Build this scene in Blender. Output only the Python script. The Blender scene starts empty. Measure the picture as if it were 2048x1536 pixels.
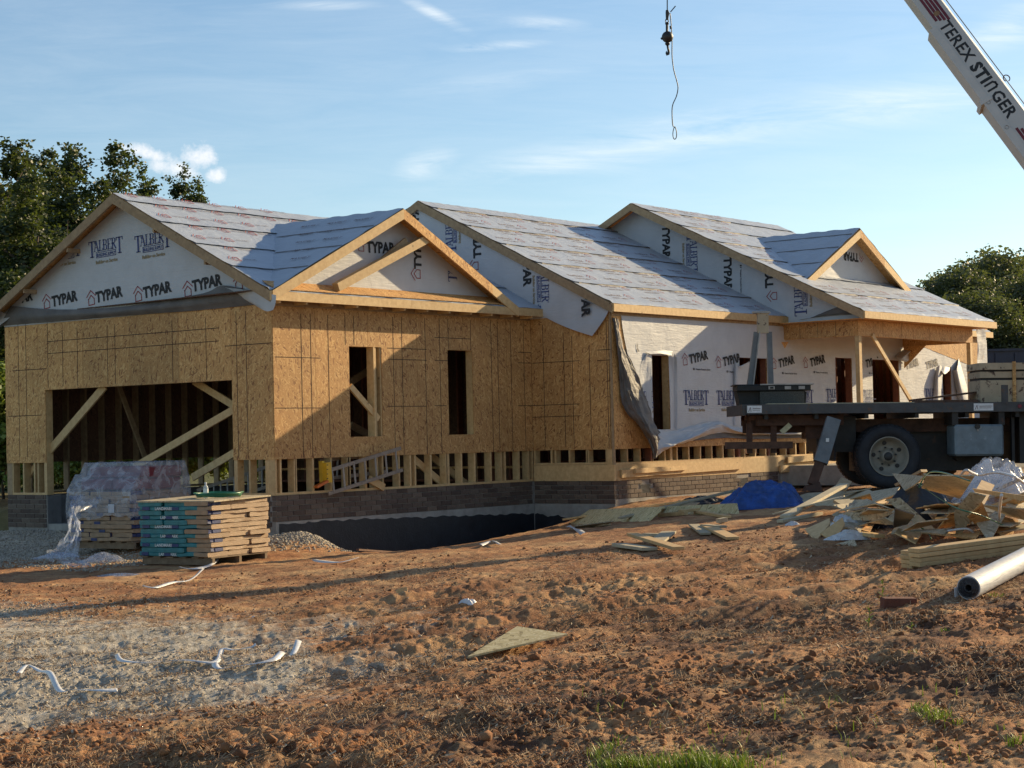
import bpy, bmesh, math, random
import numpy as np
from mathutils import Vector, Matrix
random.seed(7); np.random.seed(7)
S = bpy.context.scene
COL = S.collection
R_ = math.radians
# ------------------------------------------------------------------ camera
FPX = 3590.85
CAM = Vector((-19.5077, -19.9395, 0.844)); YAW, PIT, ROL = 0.9065, 0.0286, -0.0231
Fw = Vector((math.sin(YAW)*math.cos(PIT), math.cos(YAW)*math.cos(PIT), math.sin(PIT)))
R0 = Vector((math.cos(YAW), -math.sin(YAW), 0)); U0 = R0.cross(Fw)
Rt = math.cos(ROL)*R0 + math.sin(ROL)*U0; Up = -math.sin(ROL)*R0 + math.cos(ROL)*U0
cd = bpy.data.cameras.new('camera'); cam = bpy.data.objects.new('camera', cd); COL.objects.link(cam)
M = Matrix((Rt, Up, -Fw)).transposed().to_4x4(); M.translation = CAM; cam.matrix_world = M
cd.sensor_width = 36; cd.lens = FPX/2048*36; cd.clip_end = 6000; cd.clip_start = .1
S.camera = cam
# ------------------------------------------------------------------ sun, sky, exposure
SUN = Vector((3.6, -1.0, 1.3)).normalized()
sl = bpy.data.lights.new('sun', 'SUN'); sl.energy = 5.0; sl.angle = R_(.53); sl.color = (1, .77, .45)
so = bpy.data.objects.new('sun', sl); COL.objects.link(so); so.rotation_euler = SUN.to_track_quat('Z', 'Y').to_euler()
S.view_settings.view_transform = 'Standard'; S.view_settings.look = 'None'
S.view_settings.exposure = 0.68; S.view_settings.gamma = 1; S.view_settings.use_curve_mapping = False
W = bpy.data.worlds.new('World'); S.world = W; W.use_nodes = True
def world():
    nt = W.node_tree; N = nt.nodes; L = nt.links; N.clear()
    def n(t, **k):
        o = N.new(t)
        for a, b in k.items(): setattr(o, a, b)
        return o
    def mth(op, a, b=None, c=None, clamp=False):
        o = n('ShaderNodeMath', operation=op, use_clamp=clamp)
        for i, v in enumerate((a, b, c)):
            if v is None: continue
            if isinstance(v, (int, float)): o.inputs[i].default_value = v
            else: L.new(v, o.inputs[i])
        return o.outputs[0]
    sky = n('ShaderNodeTexSky', sky_type='NISHITA', sun_disc=False)
    sky.sun_elevation = math.asin(SUN.z); sky.sun_rotation = math.atan2(SUN.x, SUN.y)
    sky.air_density = 1.0; sky.dust_density = .45; sky.ozone_density = 1.7; sky.altitude = 200
    tc = n('ShaderNodeTexCoord')
    def dot(v):
        o = n('ShaderNodeVectorMath', operation='DOT_PRODUCT'); L.new(tc.outputs['Generated'], o.inputs[0]); o.inputs[1].default_value = v
        return o.outputs['Value']
    f = mth('MAXIMUM', dot(Fw), .05); u = mth('DIVIDE', dot(Rt), f); v = mth('DIVIDE', dot(Up), f)
    def blob(px, py, rx, ry, ang):
        cu, cv = (px-1024)/FPX, (768-py)/FPX; a, b = math.cos(ang), math.sin(ang)
        du = mth('SUBTRACT', u, cu); dv = mth('SUBTRACT', v, cv)
        s = mth('ADD', mth('MULTIPLY', du, a*FPX/rx), mth('MULTIPLY', dv, b*FPX/rx))
        t = mth('ADD', mth('MULTIPLY', du, -b*FPX/ry), mth('MULTIPLY', dv, a*FPX/ry))
        q = mth('ADD', mth('MULTIPLY', s, s), mth('MULTIPLY', t, t))
        return mth('EXPONENT', mth('MULTIPLY', q, -1.0))
    cmb = n('ShaderNodeCombineXYZ'); L.new(u, cmb.inputs[0]); L.new(v, cmb.inputs[1])
    mp = n('ShaderNodeMapping'); mp.inputs['Rotation'].default_value = (0, 0, -.2); mp.inputs['Scale'].default_value = (9, 70, 1); L.new(cmb.outputs[0], mp.inputs[0])
    nz = n('ShaderNodeTexNoise'); nz.inputs['Scale'].default_value = 1.0; nz.inputs['Detail'].default_value = 8; nz.inputs['Roughness'].default_value = .68; nz.inputs['Distortion'].default_value = .6
    L.new(mp.outputs[0], nz.inputs['Vector'])
    st = mth('MULTIPLY', mth('SUBTRACT', nz.outputs[0], .34), 3.0, clamp=True)
    m = None
    for b in ((1380, 268, 460, 44, .19), (1090, 330, 180, 28, .1), (1750, 215, 330, 46, .16), (990, 92, 85, 9, .06), (865, 25, 90, 12, -.5), (1090, 48, 80, 14, -.05), (2010, 60, 110, 40, .35), (1000, 160, 250, 22, .1), (850, 330, 60, 30, .3), (640, 10, 110, 10, 0)):
        g = blob(*b); k = {9: 1.3}.get(int(b[3]), .95 if b[1] != 160 else .4); g = mth('MULTIPLY', g, k); m = g if m is None else mth('MAXIMUM', m, g)
    cir = mth('MULTIPLY', mth('MULTIPLY', m, st), .62, clamp=True)
    base = mth('MULTIPLY', st, .10)
    cir = mth('MAXIMUM', cir, base)
    # small cumulus
    nc = n('ShaderNodeTexNoise'); nc.inputs['Scale'].default_value = 90; nc.inputs['Detail'].default_value = 9; nc.inputs['Roughness'].default_value = .66
    L.new(cmb.outputs[0], nc.inputs['Vector'])
    cm = None
    for b in ((400, 315, 40, 34, 0), (295, 306, 75, 17, -.30), (345, 338, 75, 22, -.2), (428, 348, 26, 18, 0)):
        g = blob(*b); cm = g if cm is None else mth('MAXIMUM', cm, g)
    cu = mth('MULTIPLY', mth('SUBTRACT', mth('ADD', cm, mth('MULTIPLY', nc.outputs[0], 1.9)), 1.40), 1.7, clamp=True)
    cu = mth('MULTIPLY', cu, .66)
    def mix(fac, a, bcol):
        o = n('ShaderNodeMix', data_type='RGBA'); L.new(fac, o.inputs['Factor']); L.new(a, o.inputs['A']); o.inputs['B'].default_value = bcol
        return o.outputs['Result']
    tn = n('ShaderNodeMix', data_type='RGBA', blend_type='MULTIPLY'); tn.inputs['Factor'].default_value = 1; L.new(sky.outputs[0], tn.inputs['A']); tn.inputs['B'].default_value = (.95, 1.02, 1.05, 1)
    c = mix(cir, tn.outputs['Result'], (7.6, 8.0, 8.1, 1)); c = mix(cu, c, (8.6, 8.3, 8.2, 1))
    bg = n('ShaderNodeBackground'); bg.inputs[1].default_value = .088; L.new(c, bg.inputs[0])
    out = n('ShaderNodeOutputWorld'); L.new(bg.outputs[0], out.inputs[0])
world()
# ------------------------------------------------------------------ projection helpers: a measured picture point put on a known plane of the place
def ray(px, py):
    return (Fw + Rt*((px-1024)/FPX) - Up*((py-768)/FPX))
def onX(px, py, c): d = ray(px, py); return CAM + d*((c-CAM.x)/d.x)
def onY(px, py, c): d = ray(px, py); return CAM + d*((c-CAM.y)/d.y)
def at(px, py, dep): return CAM + ray(px, py)*dep
F2 = Vector((math.sin(YAW), math.cos(YAW), 0))
# ground plane z = GA + GB.(p)
GB = R0*.065 + F2*.01; GA = -.6 - .27 - GB.x*CAM.x - GB.y*CAM.y
def ld(x, y): return ((x-CAM.x)*R0.x+(y-CAM.y)*R0.y, (x-CAM.x)*F2.x+(y-CAM.y)*F2.y)
def zbase(x, y, lat, dep):
    z = GA + GB.x*x + GB.y*y + .062*(np.logaddexp(0, (-lat-3.6)*2.5)/2.5)
    z = z - .24*smooth(30, 35, dep)*smooth(2.5, 5, lat)*(1-smooth(50, 60, dep))
    return z - .22*np.exp(-(((x-2.9)/3.0)**4+((y+1.6)/2.0)**2))
def gz(x, y): lat, dep = ld(x, y); return float(zbase(np.float64(x), np.float64(y), lat, dep))
def gnd0(px, py, h=0):
    d = ray(px, py); t = (GA + h + GB.x*CAM.x + GB.y*CAM.y - CAM.z)/(d.z - GB.x*d.x - GB.y*d.y)
    return CAM + d*t
TT = np.concatenate([np.arange(6, 40, .02), np.arange(40, 120, .5)])
def gnd(px, py, h=0):
    d = ray(px, py); x = CAM.x+d.x*TT; y = CAM.y+d.y*TT; z = CAM.z+d.z*TT; lat, dep = ld(x, y)
    g = zbase(x, y, lat, dep)+h; i = int(np.argmax(z < g))
    return Vector((x[i], y[i], z[i])) if (z < g).any() else gnd0(px, py, h)
def yat(px, c=0, py=800): return onX(px, py, c).y
def xat(px, c=0, py=800): return onY(px, py, c).x
# ------------------------------------------------------------------ noise
def vnoise(x, y, seed=0):
    xi = np.floor(x).astype(np.int64); yi = np.floor(y).astype(np.int64); fx = x-xi; fy = y-yi
    def h(a, b):
        n = (a*374761393 + b*668265263 + seed*974634777) & 0xffffffff
        n = ((n ^ (n >> 13))*1274126177) & 0xffffffff
        return ((n ^ (n >> 16)) & 0xffff)/65535.
    u = fx*fx*(3-2*fx); v = fy*fy*(3-2*fy)
    return (h(xi, yi)*(1-u)+h(xi+1, yi)*u)*(1-v)+(h(xi, yi+1)*(1-u)+h(xi+1, yi+1)*u)*v
def fbm(x, y, o=4, seed=0, r=.5):
    s = 0; a = 1; t = 0
    for i in range(o): s = s+a*vnoise(x*2**i, y*2**i, seed+i*17); t += a; a *= r
    return s/t
def smooth(a, b, x): t = np.clip((x-a)/(b-a), 0, 1); return t*t*(3-2*t)
# ------------------------------------------------------------------ mesh builder
class MB:
    def __init__(s): s.v = []; s.f = []
    def add(s, vs, fs):
        k = len(s.v); s.v += [tuple(v) for v in vs]; s.f += [tuple(i+k for i in f) for f in fs]; return s
    def box(s, c, size, m=None):
        x, y, z = size[0]/2, size[1]/2, size[2]/2; c = Vector(c)
        vs = [Vector((a, b, d)) for a in (-x, x) for b in (-y, y) for d in (-z, z)]
        if m: vs = [m @ v for v in vs]
        return s.add([c+v for v in vs], [(0,1,3,2),(4,6,7,5),(0,4,5,1),(2,3,7,6),(0,2,6,4),(1,5,7,3)])
    def bx(s, a, b): 
        return s.box([(a[i]+b[i])/2 for i in range(3)], [abs(b[i]-a[i]) for i in range(3)])
    def bar(s, p, q, w, t, up=(0,0,1), e=0):     # board from p to q: w across 'up' side, t thick the other way
        p, q = Vector(p), Vector(q); d = (q-p).normalized(); up = Vector(up); side = d.cross(up)
        if side.length < 1e-4: side = d.cross(Vector((1,0,0)))
        side.normalize(); u = side.cross(d).normalized(); p = p-d*e; q = q+d*e
        vs = [a + side*(i*t/2) + u*(j*w/2) for a in (p, q) for i in (-1,1) for j in (-1,1)]
        return s.add(vs, [(0,1,3,2),(4,6,7,5),(0,4,5,1),(2,3,7,6),(0,2,6,4),(1,5,7,3)])
    def slab(s, pts, n, t):                      # polygon extruded by t along n
        n = Vector(n).normalized(); k = len(pts); a = [Vector(p) for p in pts]; b = [p+n*t for p in a]
        fs = [tuple(range(k))[::-1], tuple(range(k, 2*k))]+[(i, (i+1) % k, (i+1) % k+k, i+k) for i in range(k)]
        return s.add(a+b, fs)
    def tube(s, pts, r, seg=8, cap=True):
        P = [Vector(p) for p in pts]; n = len(P); rr = r if isinstance(r, (list, tuple)) else [r]*n; rings = []
        ref = None
        for i in range(n):
            d = (P[min(i+1, n-1)]-P[max(i-1, 0)]).normalized()
            if ref is None: ref = d.orthogonal().normalized()
            ref = (ref-d*ref.dot(d)).normalized(); b = d.cross(ref)
            rings.append([P[i]+(ref*math.cos(2*math.pi*j/seg)+b*math.sin(2*math.pi*j/seg))*rr[i] for j in range(seg)])
        vs = [v for g in rings for v in g]; fs = [(i*seg+j, i*seg+(j+1) % seg, (i+1)*seg+(j+1) % seg, (i+1)*seg+j) for i in range(n-1) for j in range(seg)]
        if cap: fs += [tuple(range(seg))[::-1], tuple(range((n-1)*seg, n*seg))]
        return s.add(vs, fs)
    def lathe(s, prof, axis, org, seg=32):       # prof: (radius, along)
        ax = Vector(axis).normalized(); u = ax.orthogonal().normalized(); w = ax.cross(u); org = Vector(org); k = len(prof)
        vs = [org+ax*h+(u*math.cos(2*math.pi*j/seg)+w*math.sin(2*math.pi*j/seg))*r for r, h in prof for j in range(seg)]
        fs = [(i*seg+j, i*seg+(j+1) % seg, (i+1)*seg+(j+1) % seg, (i+1)*seg+j) for i in range(k-1) for j in range(seg)]
        return s.add(vs, fs)
    def grid(s, A):                              # A: array rows x cols x 3
        r, c = A.shape[:2]; return s.add(A.reshape(-1, 3).tolist(), [(i*c+j, i*c+j+1, (i+1)*c+j+1, (i+1)*c+j) for i in range(r-1) for j in range(c-1)])
OFF = {}
def uvbox(me):
    nl = len(me.loops); co = np.empty(len(me.vertices)*3); me.vertices.foreach_get('co', co); co = co.reshape(-1, 3)
    vi = np.empty(nl, np.int32); me.loops.foreach_get('vertex_index', vi)
    nr = np.empty(len(me.polygons)*3); me.polygons.foreach_get('normal', nr); nr = np.abs(nr.reshape(-1, 3))
    tot = np.empty(len(me.polygons), np.int32); me.polygons.foreach_get('loop_total', tot)
    ax = np.repeat(np.argmax(nr, 1), tot); c = co[vi]
    uv = np.where((ax == 0)[:, None], c[:, [1, 2]], np.where((ax == 1)[:, None], c[:, [0, 2]], c[:, [0, 1]]))
    me.uv_layers.new(name='uv').data.foreach_set('uv', uv.ravel())
def mesh(name, mb, mat, smooth=False, bevel=0, fix=True):
    me = bpy.data.meshes.new(name); me.from_pydata(mb.v, [], mb.f)
    if fix and len(mb.f) < 60000:
        bm = bmesh.new(); bm.from_mesh(me); bmesh.ops.recalc_face_normals(bm, faces=bm.faces)
        if bevel: bmesh.ops.bevel(bm, geom=bm.edges[:], offset=bevel, segments=1, affect='EDGES')
        bm.to_mesh(me); bm.free()
    me.update(); uvbox(me)
    for m in (mat if isinstance(mat, list) else [mat]): me.materials.append(m)
    if smooth: me.polygons.foreach_set('use_smooth', [True]*len(me.polygons))
    return me
def link(name, me, parent=None, label=None, cat=None, group=None, kind=None):
    o = bpy.data.objects.new(name, me); COL.objects.link(o)
    if parent is not None:
        o.parent = parent
        if parent.get('_root'): o.location = -parent.location
    if label: o['label'] = label
    if cat: o['category'] = cat
    if group: o['group'] = group
    if kind: o['kind'] = kind
    return o
def obj(name, mb, mat, parent=None, label=None, cat=None, group=None, kind=None, **k):
    return link(name, mesh(name, mb, mat, **k), parent, label, cat, group, kind)
def root(name, label, cat, loc=(0,0,0), group=None):
    o = bpy.data.objects.new(name, None); COL.objects.link(o); o.location = loc; o['label'] = label; o['category'] = cat; o['_root'] = 1
    if group: o['group'] = group
    return o
def lroot(name, label, cat, loc, rot, group=None):           # children in local coordinates
    o = root(name, label, cat, loc, group); del o['_root']; o.rotation_euler = rot; return o
def centre(o):                                               # move a world-built single mesh's origin onto its own base
    me = o.data; n = len(me.vertices); co = np.empty(n*3); me.vertices.foreach_get('co', co); co = co.reshape(-1, 3)
    c = (co.min(0)+co.max(0))/2; c[2] = co[:, 2].min(); co -= c; me.vertices.foreach_set('co', co.ravel()); me.update(); o.location = c; return o
# ------------------------------------------------------------------ materials
def material(name, build, rough=.8, **k):
    m = bpy.data.materials.new(name); m.use_nodes = True; nt = m.node_tree; b = nt.nodes['Principled BSDF']; b.inputs['Roughness'].default_value = rough
    for a, v in k.items(): b.inputs[a].default_value = v
    if isinstance(build, tuple): b.inputs['Base Color'].default_value = (*build, 1)
    else: build(nt, b)
    return m
class T:
    def __init__(s, nt, coord='UV'):
        s.nt = nt; s.N = nt.nodes; s.L = nt.links; s.tc = s.N.new('ShaderNodeTexCoord').outputs[coord]
    def map(s, scale, rot=(0,0,0), loc=(0,0,0), src=None):
        m = s.N.new('ShaderNodeMapping'); m.inputs['Scale'].default_value = scale; m.inputs['Rotation'].default_value = rot; m.inputs['Location'].default_value = loc
        s.L.new(src or s.tc, m.inputs[0]); return m.outputs[0]
    def noise(s, scale, detail=4, rough=.55, vec=None, dist=0, col=False):
        n = s.N.new('ShaderNodeTexNoise'); n.inputs['Scale'].default_value = scale; n.inputs['Detail'].default_value = detail; n.inputs['Roughness'].default_value = rough; n.inputs['Distortion'].default_value = dist
        s.L.new(vec or s.tc, n.inputs['Vector']); return n.outputs[1 if col else 0]
    def voro(s, scale, vec=None, feat='F1', out='Color', rand=1):
        n = s.N.new('ShaderNodeTexVoronoi'); n.feature = feat; n.inputs['Scale'].default_value = scale; n.inputs['Randomness'].default_value = rand
        s.L.new(vec or s.tc, n.inputs['Vector']); return n.outputs[out]
    def ramp(s, fac, stops):
        r = s.N.new('ShaderNodeValToRGB'); e = r.color_ramp.elements
        while len(e) < len(stops): e.new(.5)
        for i, (p, c) in enumerate(stops): e[i].position = p; e[i].color = (*c, 1) if isinstance(c, tuple) else (c, c, c, 1)
        s.L.new(fac, r.inputs[0]); return r.outputs[0]
    def mix(s, fac, a, b, mode='MIX'):
        n = s.N.new('ShaderNodeMix'); n.data_type = 'RGBA'; n.blend_type = mode
        for i, v in (('Factor', fac), ('A', a), ('B', b)):
            if isinstance(v, (int, float)): n.inputs[i].default_value = v if i == 'Factor' else (v, v, v, 1)
            elif isinstance(v, tuple): n.inputs[i].default_value = (*v, 1)
            else: s.L.new(v, [x for x in n.inputs if x.name == i and x.enabled][0])
        return [x for x in n.outputs if x.enabled][0]
    def math(s, op, a, b=0, clamp=False):
        n = s.N.new('ShaderNodeMath'); n.operation = op; n.use_clamp = clamp
        for i, v in enumerate((a, b)):
            if isinstance(v, (int, float)): n.inputs[i].default_value = v
            else: s.L.new(v, n.inputs[i])
        return n.outputs[0]
    def bump(s, b, h, st=.3, dist=.01):
        n = s.N.new('ShaderNodeBump'); n.inputs['Strength'].default_value = st; n.inputs['Distance'].default_value = dist; s.L.new(h, n.inputs['Height']); s.L.new(n.outputs[0], b.inputs['Normal'])
    def attr(s, name):
        n = s.N.new('ShaderNodeAttribute'); n.attribute_name = name; return n.outputs['Fac']
def rnd(t):   # per-object random value
    return t.N.new('ShaderNodeObjectInfo').outputs['Random']
def osb(dark, mid, light, grey=0.0):
    def f(nt, b):
        t = T(nt); L = nt.links
        w = t.noise(6, 3, .5, col=True); wv = t.mix(.025, t.tc, w, 'ADD')
        c1 = t.voro(1, t.map((15, 52, 1), src=t.map((1, 1, 1), (0,0,.55), src=wv))); c2 = t.voro(1, t.map((17, 58, 1), src=t.map((1, 1, 1), (0,0,-.65), src=wv))); c3 = t.voro(1, t.map((14, 50, 1), src=t.map((1, 1, 1), (0,0,1.4), src=wv)))
        def val(c):
            s = nt.nodes.new('ShaderNodeSeparateColor'); L.new(c, s.inputs[0]); return s.outputs[0], s.outputs[1]
        a, a2 = val(c1); d, d2 = val(c2); e, e2 = val(c3)
        k = t.mix(t.ramp(a2, [(.45, 0.), (.5, 1.)]), a, d); k = t.mix(t.ramp(e2, [(.6, 0.), (.64, 1.)]), k, e)
        col = t.ramp(k, [(0, dark), (.05, dark), (.16, mid), (.62, mid), (.9, light), (1, light)])
        big = t.noise(1.3, 3); col = t.mix(.7, col, t.ramp(big, [(.3, .78), (.7, 1.1)]), 'MULTIPLY')
        if grey: col = t.mix(t.ramp(t.noise(2.1, 4), [(.35, 0.), (.7, grey)]), col, (.2, .17, .13))
        hs = nt.nodes.new('ShaderNodeHueSaturation'); L.new(col, hs.inputs['Color']); L.new(t.math('ADD', t.math('MULTIPLY', rnd(t), .40), .80), hs.inputs['Value'])
        L.new(hs.outputs[0], b.inputs['Base Color']); t.bump(b, k, .35, .003)
    return f
M_OSB = material('osb', osb((.26, .11, .036), (.51, .27, .092), (.66, .40, .155)), .75)
M_OSBD = material('osb_shade_toned', osb((.06, .03, .018), (.11, .055, .032), (.15, .08, .045)), .85)  # interior dimness put into the colour; the sheets are ordinary OSB
M_OSBG = material('osb_weathered', osb((.24, .18, .11), (.50, .41, .265), (.64, .55, .39), .3), .8)
def wood(base, dark, sc=1.):
    def f(nt, b):
        t = T(nt, 'Object'); L = nt.links
        g = t.noise(1, 5, .6, t.map((3*sc, 3*sc, 40*sc)), .4); g2 = t.noise(14*sc, 4, .6)
        col = t.ramp(g2, [(.3, dark), (.75, base)])
        kn = t.voro(3.2, None, 'F1', 'Distance'); col = t.mix(t.ramp(kn, [(.04, .85), (.09, 0.)]), col, tuple(.45*x for x in dark))
        hs = nt.nodes.new('ShaderNodeHueSaturation'); L.new(col, hs.inputs['Color']); L.new(t.math('ADD', t.math('MULTIPLY', rnd(t), .3), .82), hs.inputs['Value'])
        L.new(hs.outputs[0], b.inputs['Base Color']); t.bump(b, g, .2, .004)
    return f
M_PINE = material('pine_lumber', wood((.66, .465, .225), (.49, .31, .135)), .7)
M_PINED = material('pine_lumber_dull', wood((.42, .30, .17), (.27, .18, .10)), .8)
M_PINER = material('pine_shade_toned', wood((.24, .085, .045), (.14, .05, .028)), .85)  # red-brown look of low interior light painted onto ordinary pine studs
M_PINEG = material('pine_weathered', wood((.52, .45, .31), (.36, .30, .20)), .85)
M_OLDW = material('old_brown_board', wood((.16, .08, .05), (.08, .04, .025)), .85)
def fabric(col, var=.12, sc=2., wr=.5, rough=.55):
    def f(nt, b):
        t = T(nt, 'Object'); L = nt.links
        n = t.noise(sc, 5, .6); c = t.ramp(n, [(.3, tuple(x*(1-var) for x in col)), (.7, tuple(min(1, x*(1+var)) for x in col))])
        L.new(c, b.inputs['Base Color'])
        fine = t.noise(90, 2, .5); w = t.noise(3.5, 5, .6, dist=1.2); rr = t.noise(1, 4, .6, t.map((2, 2, 16)), 1.0)
        t.bump(b, t.math('ADD', t.math('MULTIPLY', fine, .03), t.math('ADD', w, rr)), wr, .02)
    return f
M_WRAP = material('house_wrap', fabric((.46, .475, .50), .06, 3, .35), .6)
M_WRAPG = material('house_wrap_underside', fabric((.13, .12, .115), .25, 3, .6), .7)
M_UNDER = material('roof_underlayment', fabric((.37, .41, .475), .05, 2.5, .8), .45)
M_BLUE = material('tarp_blue', fabric((.010, .055, .24), .5, 6, 1.0), .38)
M_TARPB = material('tarp_black', fabric((.02, .022, .03), .3, 7, .8), .4)
M_PLAS = material('white_plastic', fabric((.60, .61, .63), .1, 9, .9), .3)
def m_clear():
    m = bpy.data.materials.new('clear_plastic'); m.use_nodes = True; nt = m.node_tree; t = T(nt, 'Object'); b = nt.nodes['Principled BSDF']
    b.inputs['Base Color'].default_value = (.72, .76, .84, 1); b.inputs['Roughness'].default_value = .22
    w = t.noise(5, 4, .55, dist=1.2); w2 = t.noise(2.0, 3, .5, dist=1.5)
    t.bump(b, t.math('ADD', w, w2), .45, .03)
    tr = nt.nodes.new('ShaderNodeBsdfTransparent'); tr.inputs[0].default_value = (.9, .92, .96, 1); mx = nt.nodes.new('ShaderNodeMixShader')
    fac = t.ramp(w, [(.30, .13), (.5, .24), (.72, .50)])
    nt.links.new(fac, mx.inputs[0]); nt.links.new(tr.outputs[0], mx.inputs[1]); nt.links.new(b.outputs[0], mx.inputs[2])
    nt.links.new(mx.outputs[0], nt.nodes['Material Output'].inputs[0]); return m
M_CLEAR = m_clear()
def plain(col, var=.2, sc=8, bump=.2, coord='Object', spots=None):
    def f(nt, b):
        t = T(nt, coord); n = t.noise(sc, 6, .6)
        c = t.ramp(n, [(.28, tuple(x*(1-var) for x in col)), (.72, tuple(min(1, x*(1+var)) for x in col))])
        if spots: c = t.mix(t.ramp(t.noise(sc*spots[1], 5, .65), [(spots[2], 0.), (spots[2]+.07, 1.)]), c, spots[0])
        nt.links.new(c, b.inputs['Base Color'])
        if bump: t.bump(b, t.noise(sc*6, 4), bump, .01)
    return f
def brickm(nt, b):
    t = T(nt, 'Object'); L = nt.links
    c = t.ramp(rnd(t), [(0, (.075, .052, .042)), (.4, (.11, .078, .06)), (.75, (.155, .118, .09)), (1, (.095, .066, .055))])
    n = t.noise(38, 5, .7); c = t.mix(.8, c, t.ramp(n, [(.3, .6), (.7, 1.35)]), 'MULTIPLY'); L.new(c, b.inputs['Base Color']); t.bump(b, n, .5, .006)
M_BRICK = material('brick', brickm, .9)
M_MORT = material('mortar', plain((.27, .25, .225), .2, 9, .5), .95)
M_CONC = material('concrete', plain((.30, .285, .26), .3, 4, .4), .95)
M_TAR = material('tar_coating', plain((.012, .014, .02), .4, 5, .5, spots=((.03, .03, .035), 2, .62)), .55)
M_BLOCK = material('concrete_block', plain((.17, .17, .175), .25, 6, .5), .95)
M_INK = material('black_print', plain((.022, .024, .027), .3, 20, 0), .8)
M_INKF = material('faded_print', plain((.21, .20, .19), .3, 20, 0), .8)
M_INKB = material('blue_print', plain((.055, .075, .20), .3, 20, 0), .8)
M_INKT = material('tan_print', plain((.28, .22, .13), .3, 20, 0), .8)
M_INKR = material('red_print', plain((.30, .045, .05), .3, 20, 0), .8)
M_INKG = material('grey_print', plain((.17, .12, .12), .35, 14, 0), .8)
M_CHALK = material('marker_line', plain((.035, .022, .016), .4, 30, 0), .9)
M_DARK = material('dark_steel', plain((.022, .02, .02), .4, 6, .3, spots=((.06, .03, .02), 1.5, .6)), .6)
M_RUST = material('rusty_steel', plain((.075, .035, .022), .5, 7, .4), .85)
M_DECK = material('deck_rail_steel', plain((.055, .055, .058), .3, 6, .3, spots=((.10, .055, .035), 1.4, .56)), .55)
M_GREY = material('grey_painted_steel', plain((.13, .14, .15), .25, 6, .2, spots=((.10, .06, .04), 2, .66)), .5)
M_ALU = material('aluminium', plain((.30, .29, .28), .25, 6, .1), .5, Metallic=.4)
M_CREAM = material('rusted_cream_steel', plain((.42, .33, .22), .15, 4, .3, spots=((.06, .025, .018), 1.8, .57)), .7)
M_BOOM = material('boom_paint', plain((.50, .48, .45), .06, 3, .03), .42)
M_BOOMT = material('boom_paint_tan', plain((.55, .50, .42), .06, 3, .03), .42)
M_TYRE = material('tyre_rubber', plain((.016, .017, .022), .4, 9, .3), .75)
M_RIM = material('rim_paint', plain((.26, .235, .19), .15, 8, .15, spots=((.09, .06, .04), 1.2, .68)), .5)
M_BLACKP = material('black_plastic', plain((.008, .010, .011), .4, 20, .4), .6)
M_NAVY = material('navy_steel', plain((.02, .035, .07), .3, 4, .1), .5)
M_YEL = material('yellow_fibreglass', plain((.62, .36, .015), .15, 8, .05), .4)
M_ORG = material('orange_plastic', plain((.55, .13, .02), .15, 8, .05), .4)
M_GREEN = material('green_hose', plain((.015, .14, .075), .3, 8, .1), .35)
M_KRAFT = material('kraft_wrapper', plain((.33, .22, .13), .22, 9, .6), .6)
M_TEAL = material('teal_wrapper', plain((.02, .17, .19), .3, 9, .5), .45)
M_NAVYP = material('navy_wrapper', plain((.02, .035, .13), .3, 12, .3), .5)
M_REDW = material('red_wrapper', plain((.15, .018, .032), .25, 7, .4), .5)
M_LABEL = material('white_label', plain((.66, .66, .66), .15, 22, 0), .6)
M_CAST = material('cast_iron', plain((.02, .02, .02), .4, 14, .3), .5)
M_WOODD = material('pallet_wood', wood((.26, .19, .12), (.15, .10, .06)), .85)
# ------------------------------------------------------------------ ground
DIRT = None
def ground_mat(nt, b):
    t = T(nt, 'Object'); L = nt.links
    big = t.noise(.35, 4); mid = t.noise(2.2, 6, .65); fine = t.noise(26, 6, .7); vf = t.noise(110, 3, .7)
    c = t.ramp(mid, [(.25, (.18, .068, .026)), (.5, (.35, .155, .060)), (.72, (.52, .29, .13))])
    dk = t.ramp(t.noise(.9, 5, .6), [(.40, 0.), (.56, 1.)])
    c = t.mix(t.math('MULTIPLY', dk, t.attr('wet')), c, (.10, .042, .020))
    c = t.mix(t.ramp(t.noise(1.1, 6, .7, dist=.8), [(.48, 0.), (.66, .8)]), c, (.54, .34, .165))
    c = t.mix(.75, c, t.ramp(fine, [(.25, .42), (.75, 1.6)]), 'MULTIPLY')
    g = t.ramp(t.voro(26, None, 'F1', 'Color'), [(0, (.25, .22, .175)), (.5, (.48, .435, .35)), (1, (.64, .58, .48))])
    g = t.mix(.6, g, t.ramp(fine, [(.3, .6), (.7, 1.3)]), 'MULTIPLY')
    gm = t.math('ADD', t.attr('gravel'), t.math('MULTIPLY', t.math('SUBTRACT', t.noise(3.1, 6, .7), .5), 1.3))
    gm = t.ramp(gm, [(.34, 0.), (.66, .92)]); gm = t.mix(1, gm, t.ramp(t.attr('gravel'), [(.02, 0.), (.12, 1.)]), 'MULTIPLY')
    c = t.mix(gm, c, g)
    # grassy far field
    c = t.mix(t.attr('field'), c, t.ramp(t.noise(.6, 5), [(.3, (.05, .075, .02)), (.7, (.11, .12, .045))]))
    L.new(c, b.inputs['Base Color'])
    t.bump(b, t.math('ADD', fine, t.math('MULTIPLY', vf, .4)), .75, .03)
M_GROUND = material('ground_clay', ground_mat, .95)
def px_of(P):    # numpy projection, only used to size masks
    pass
GE = [(-6.2, 15.2, 4.6, 3.2, 1.3), (-3.3, 13.2, 2.4, 1.8, 1.1), (-9, 13, 5, 3, .9), (-6.4, 19.2, 2.0, 1.0, .8)]
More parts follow.
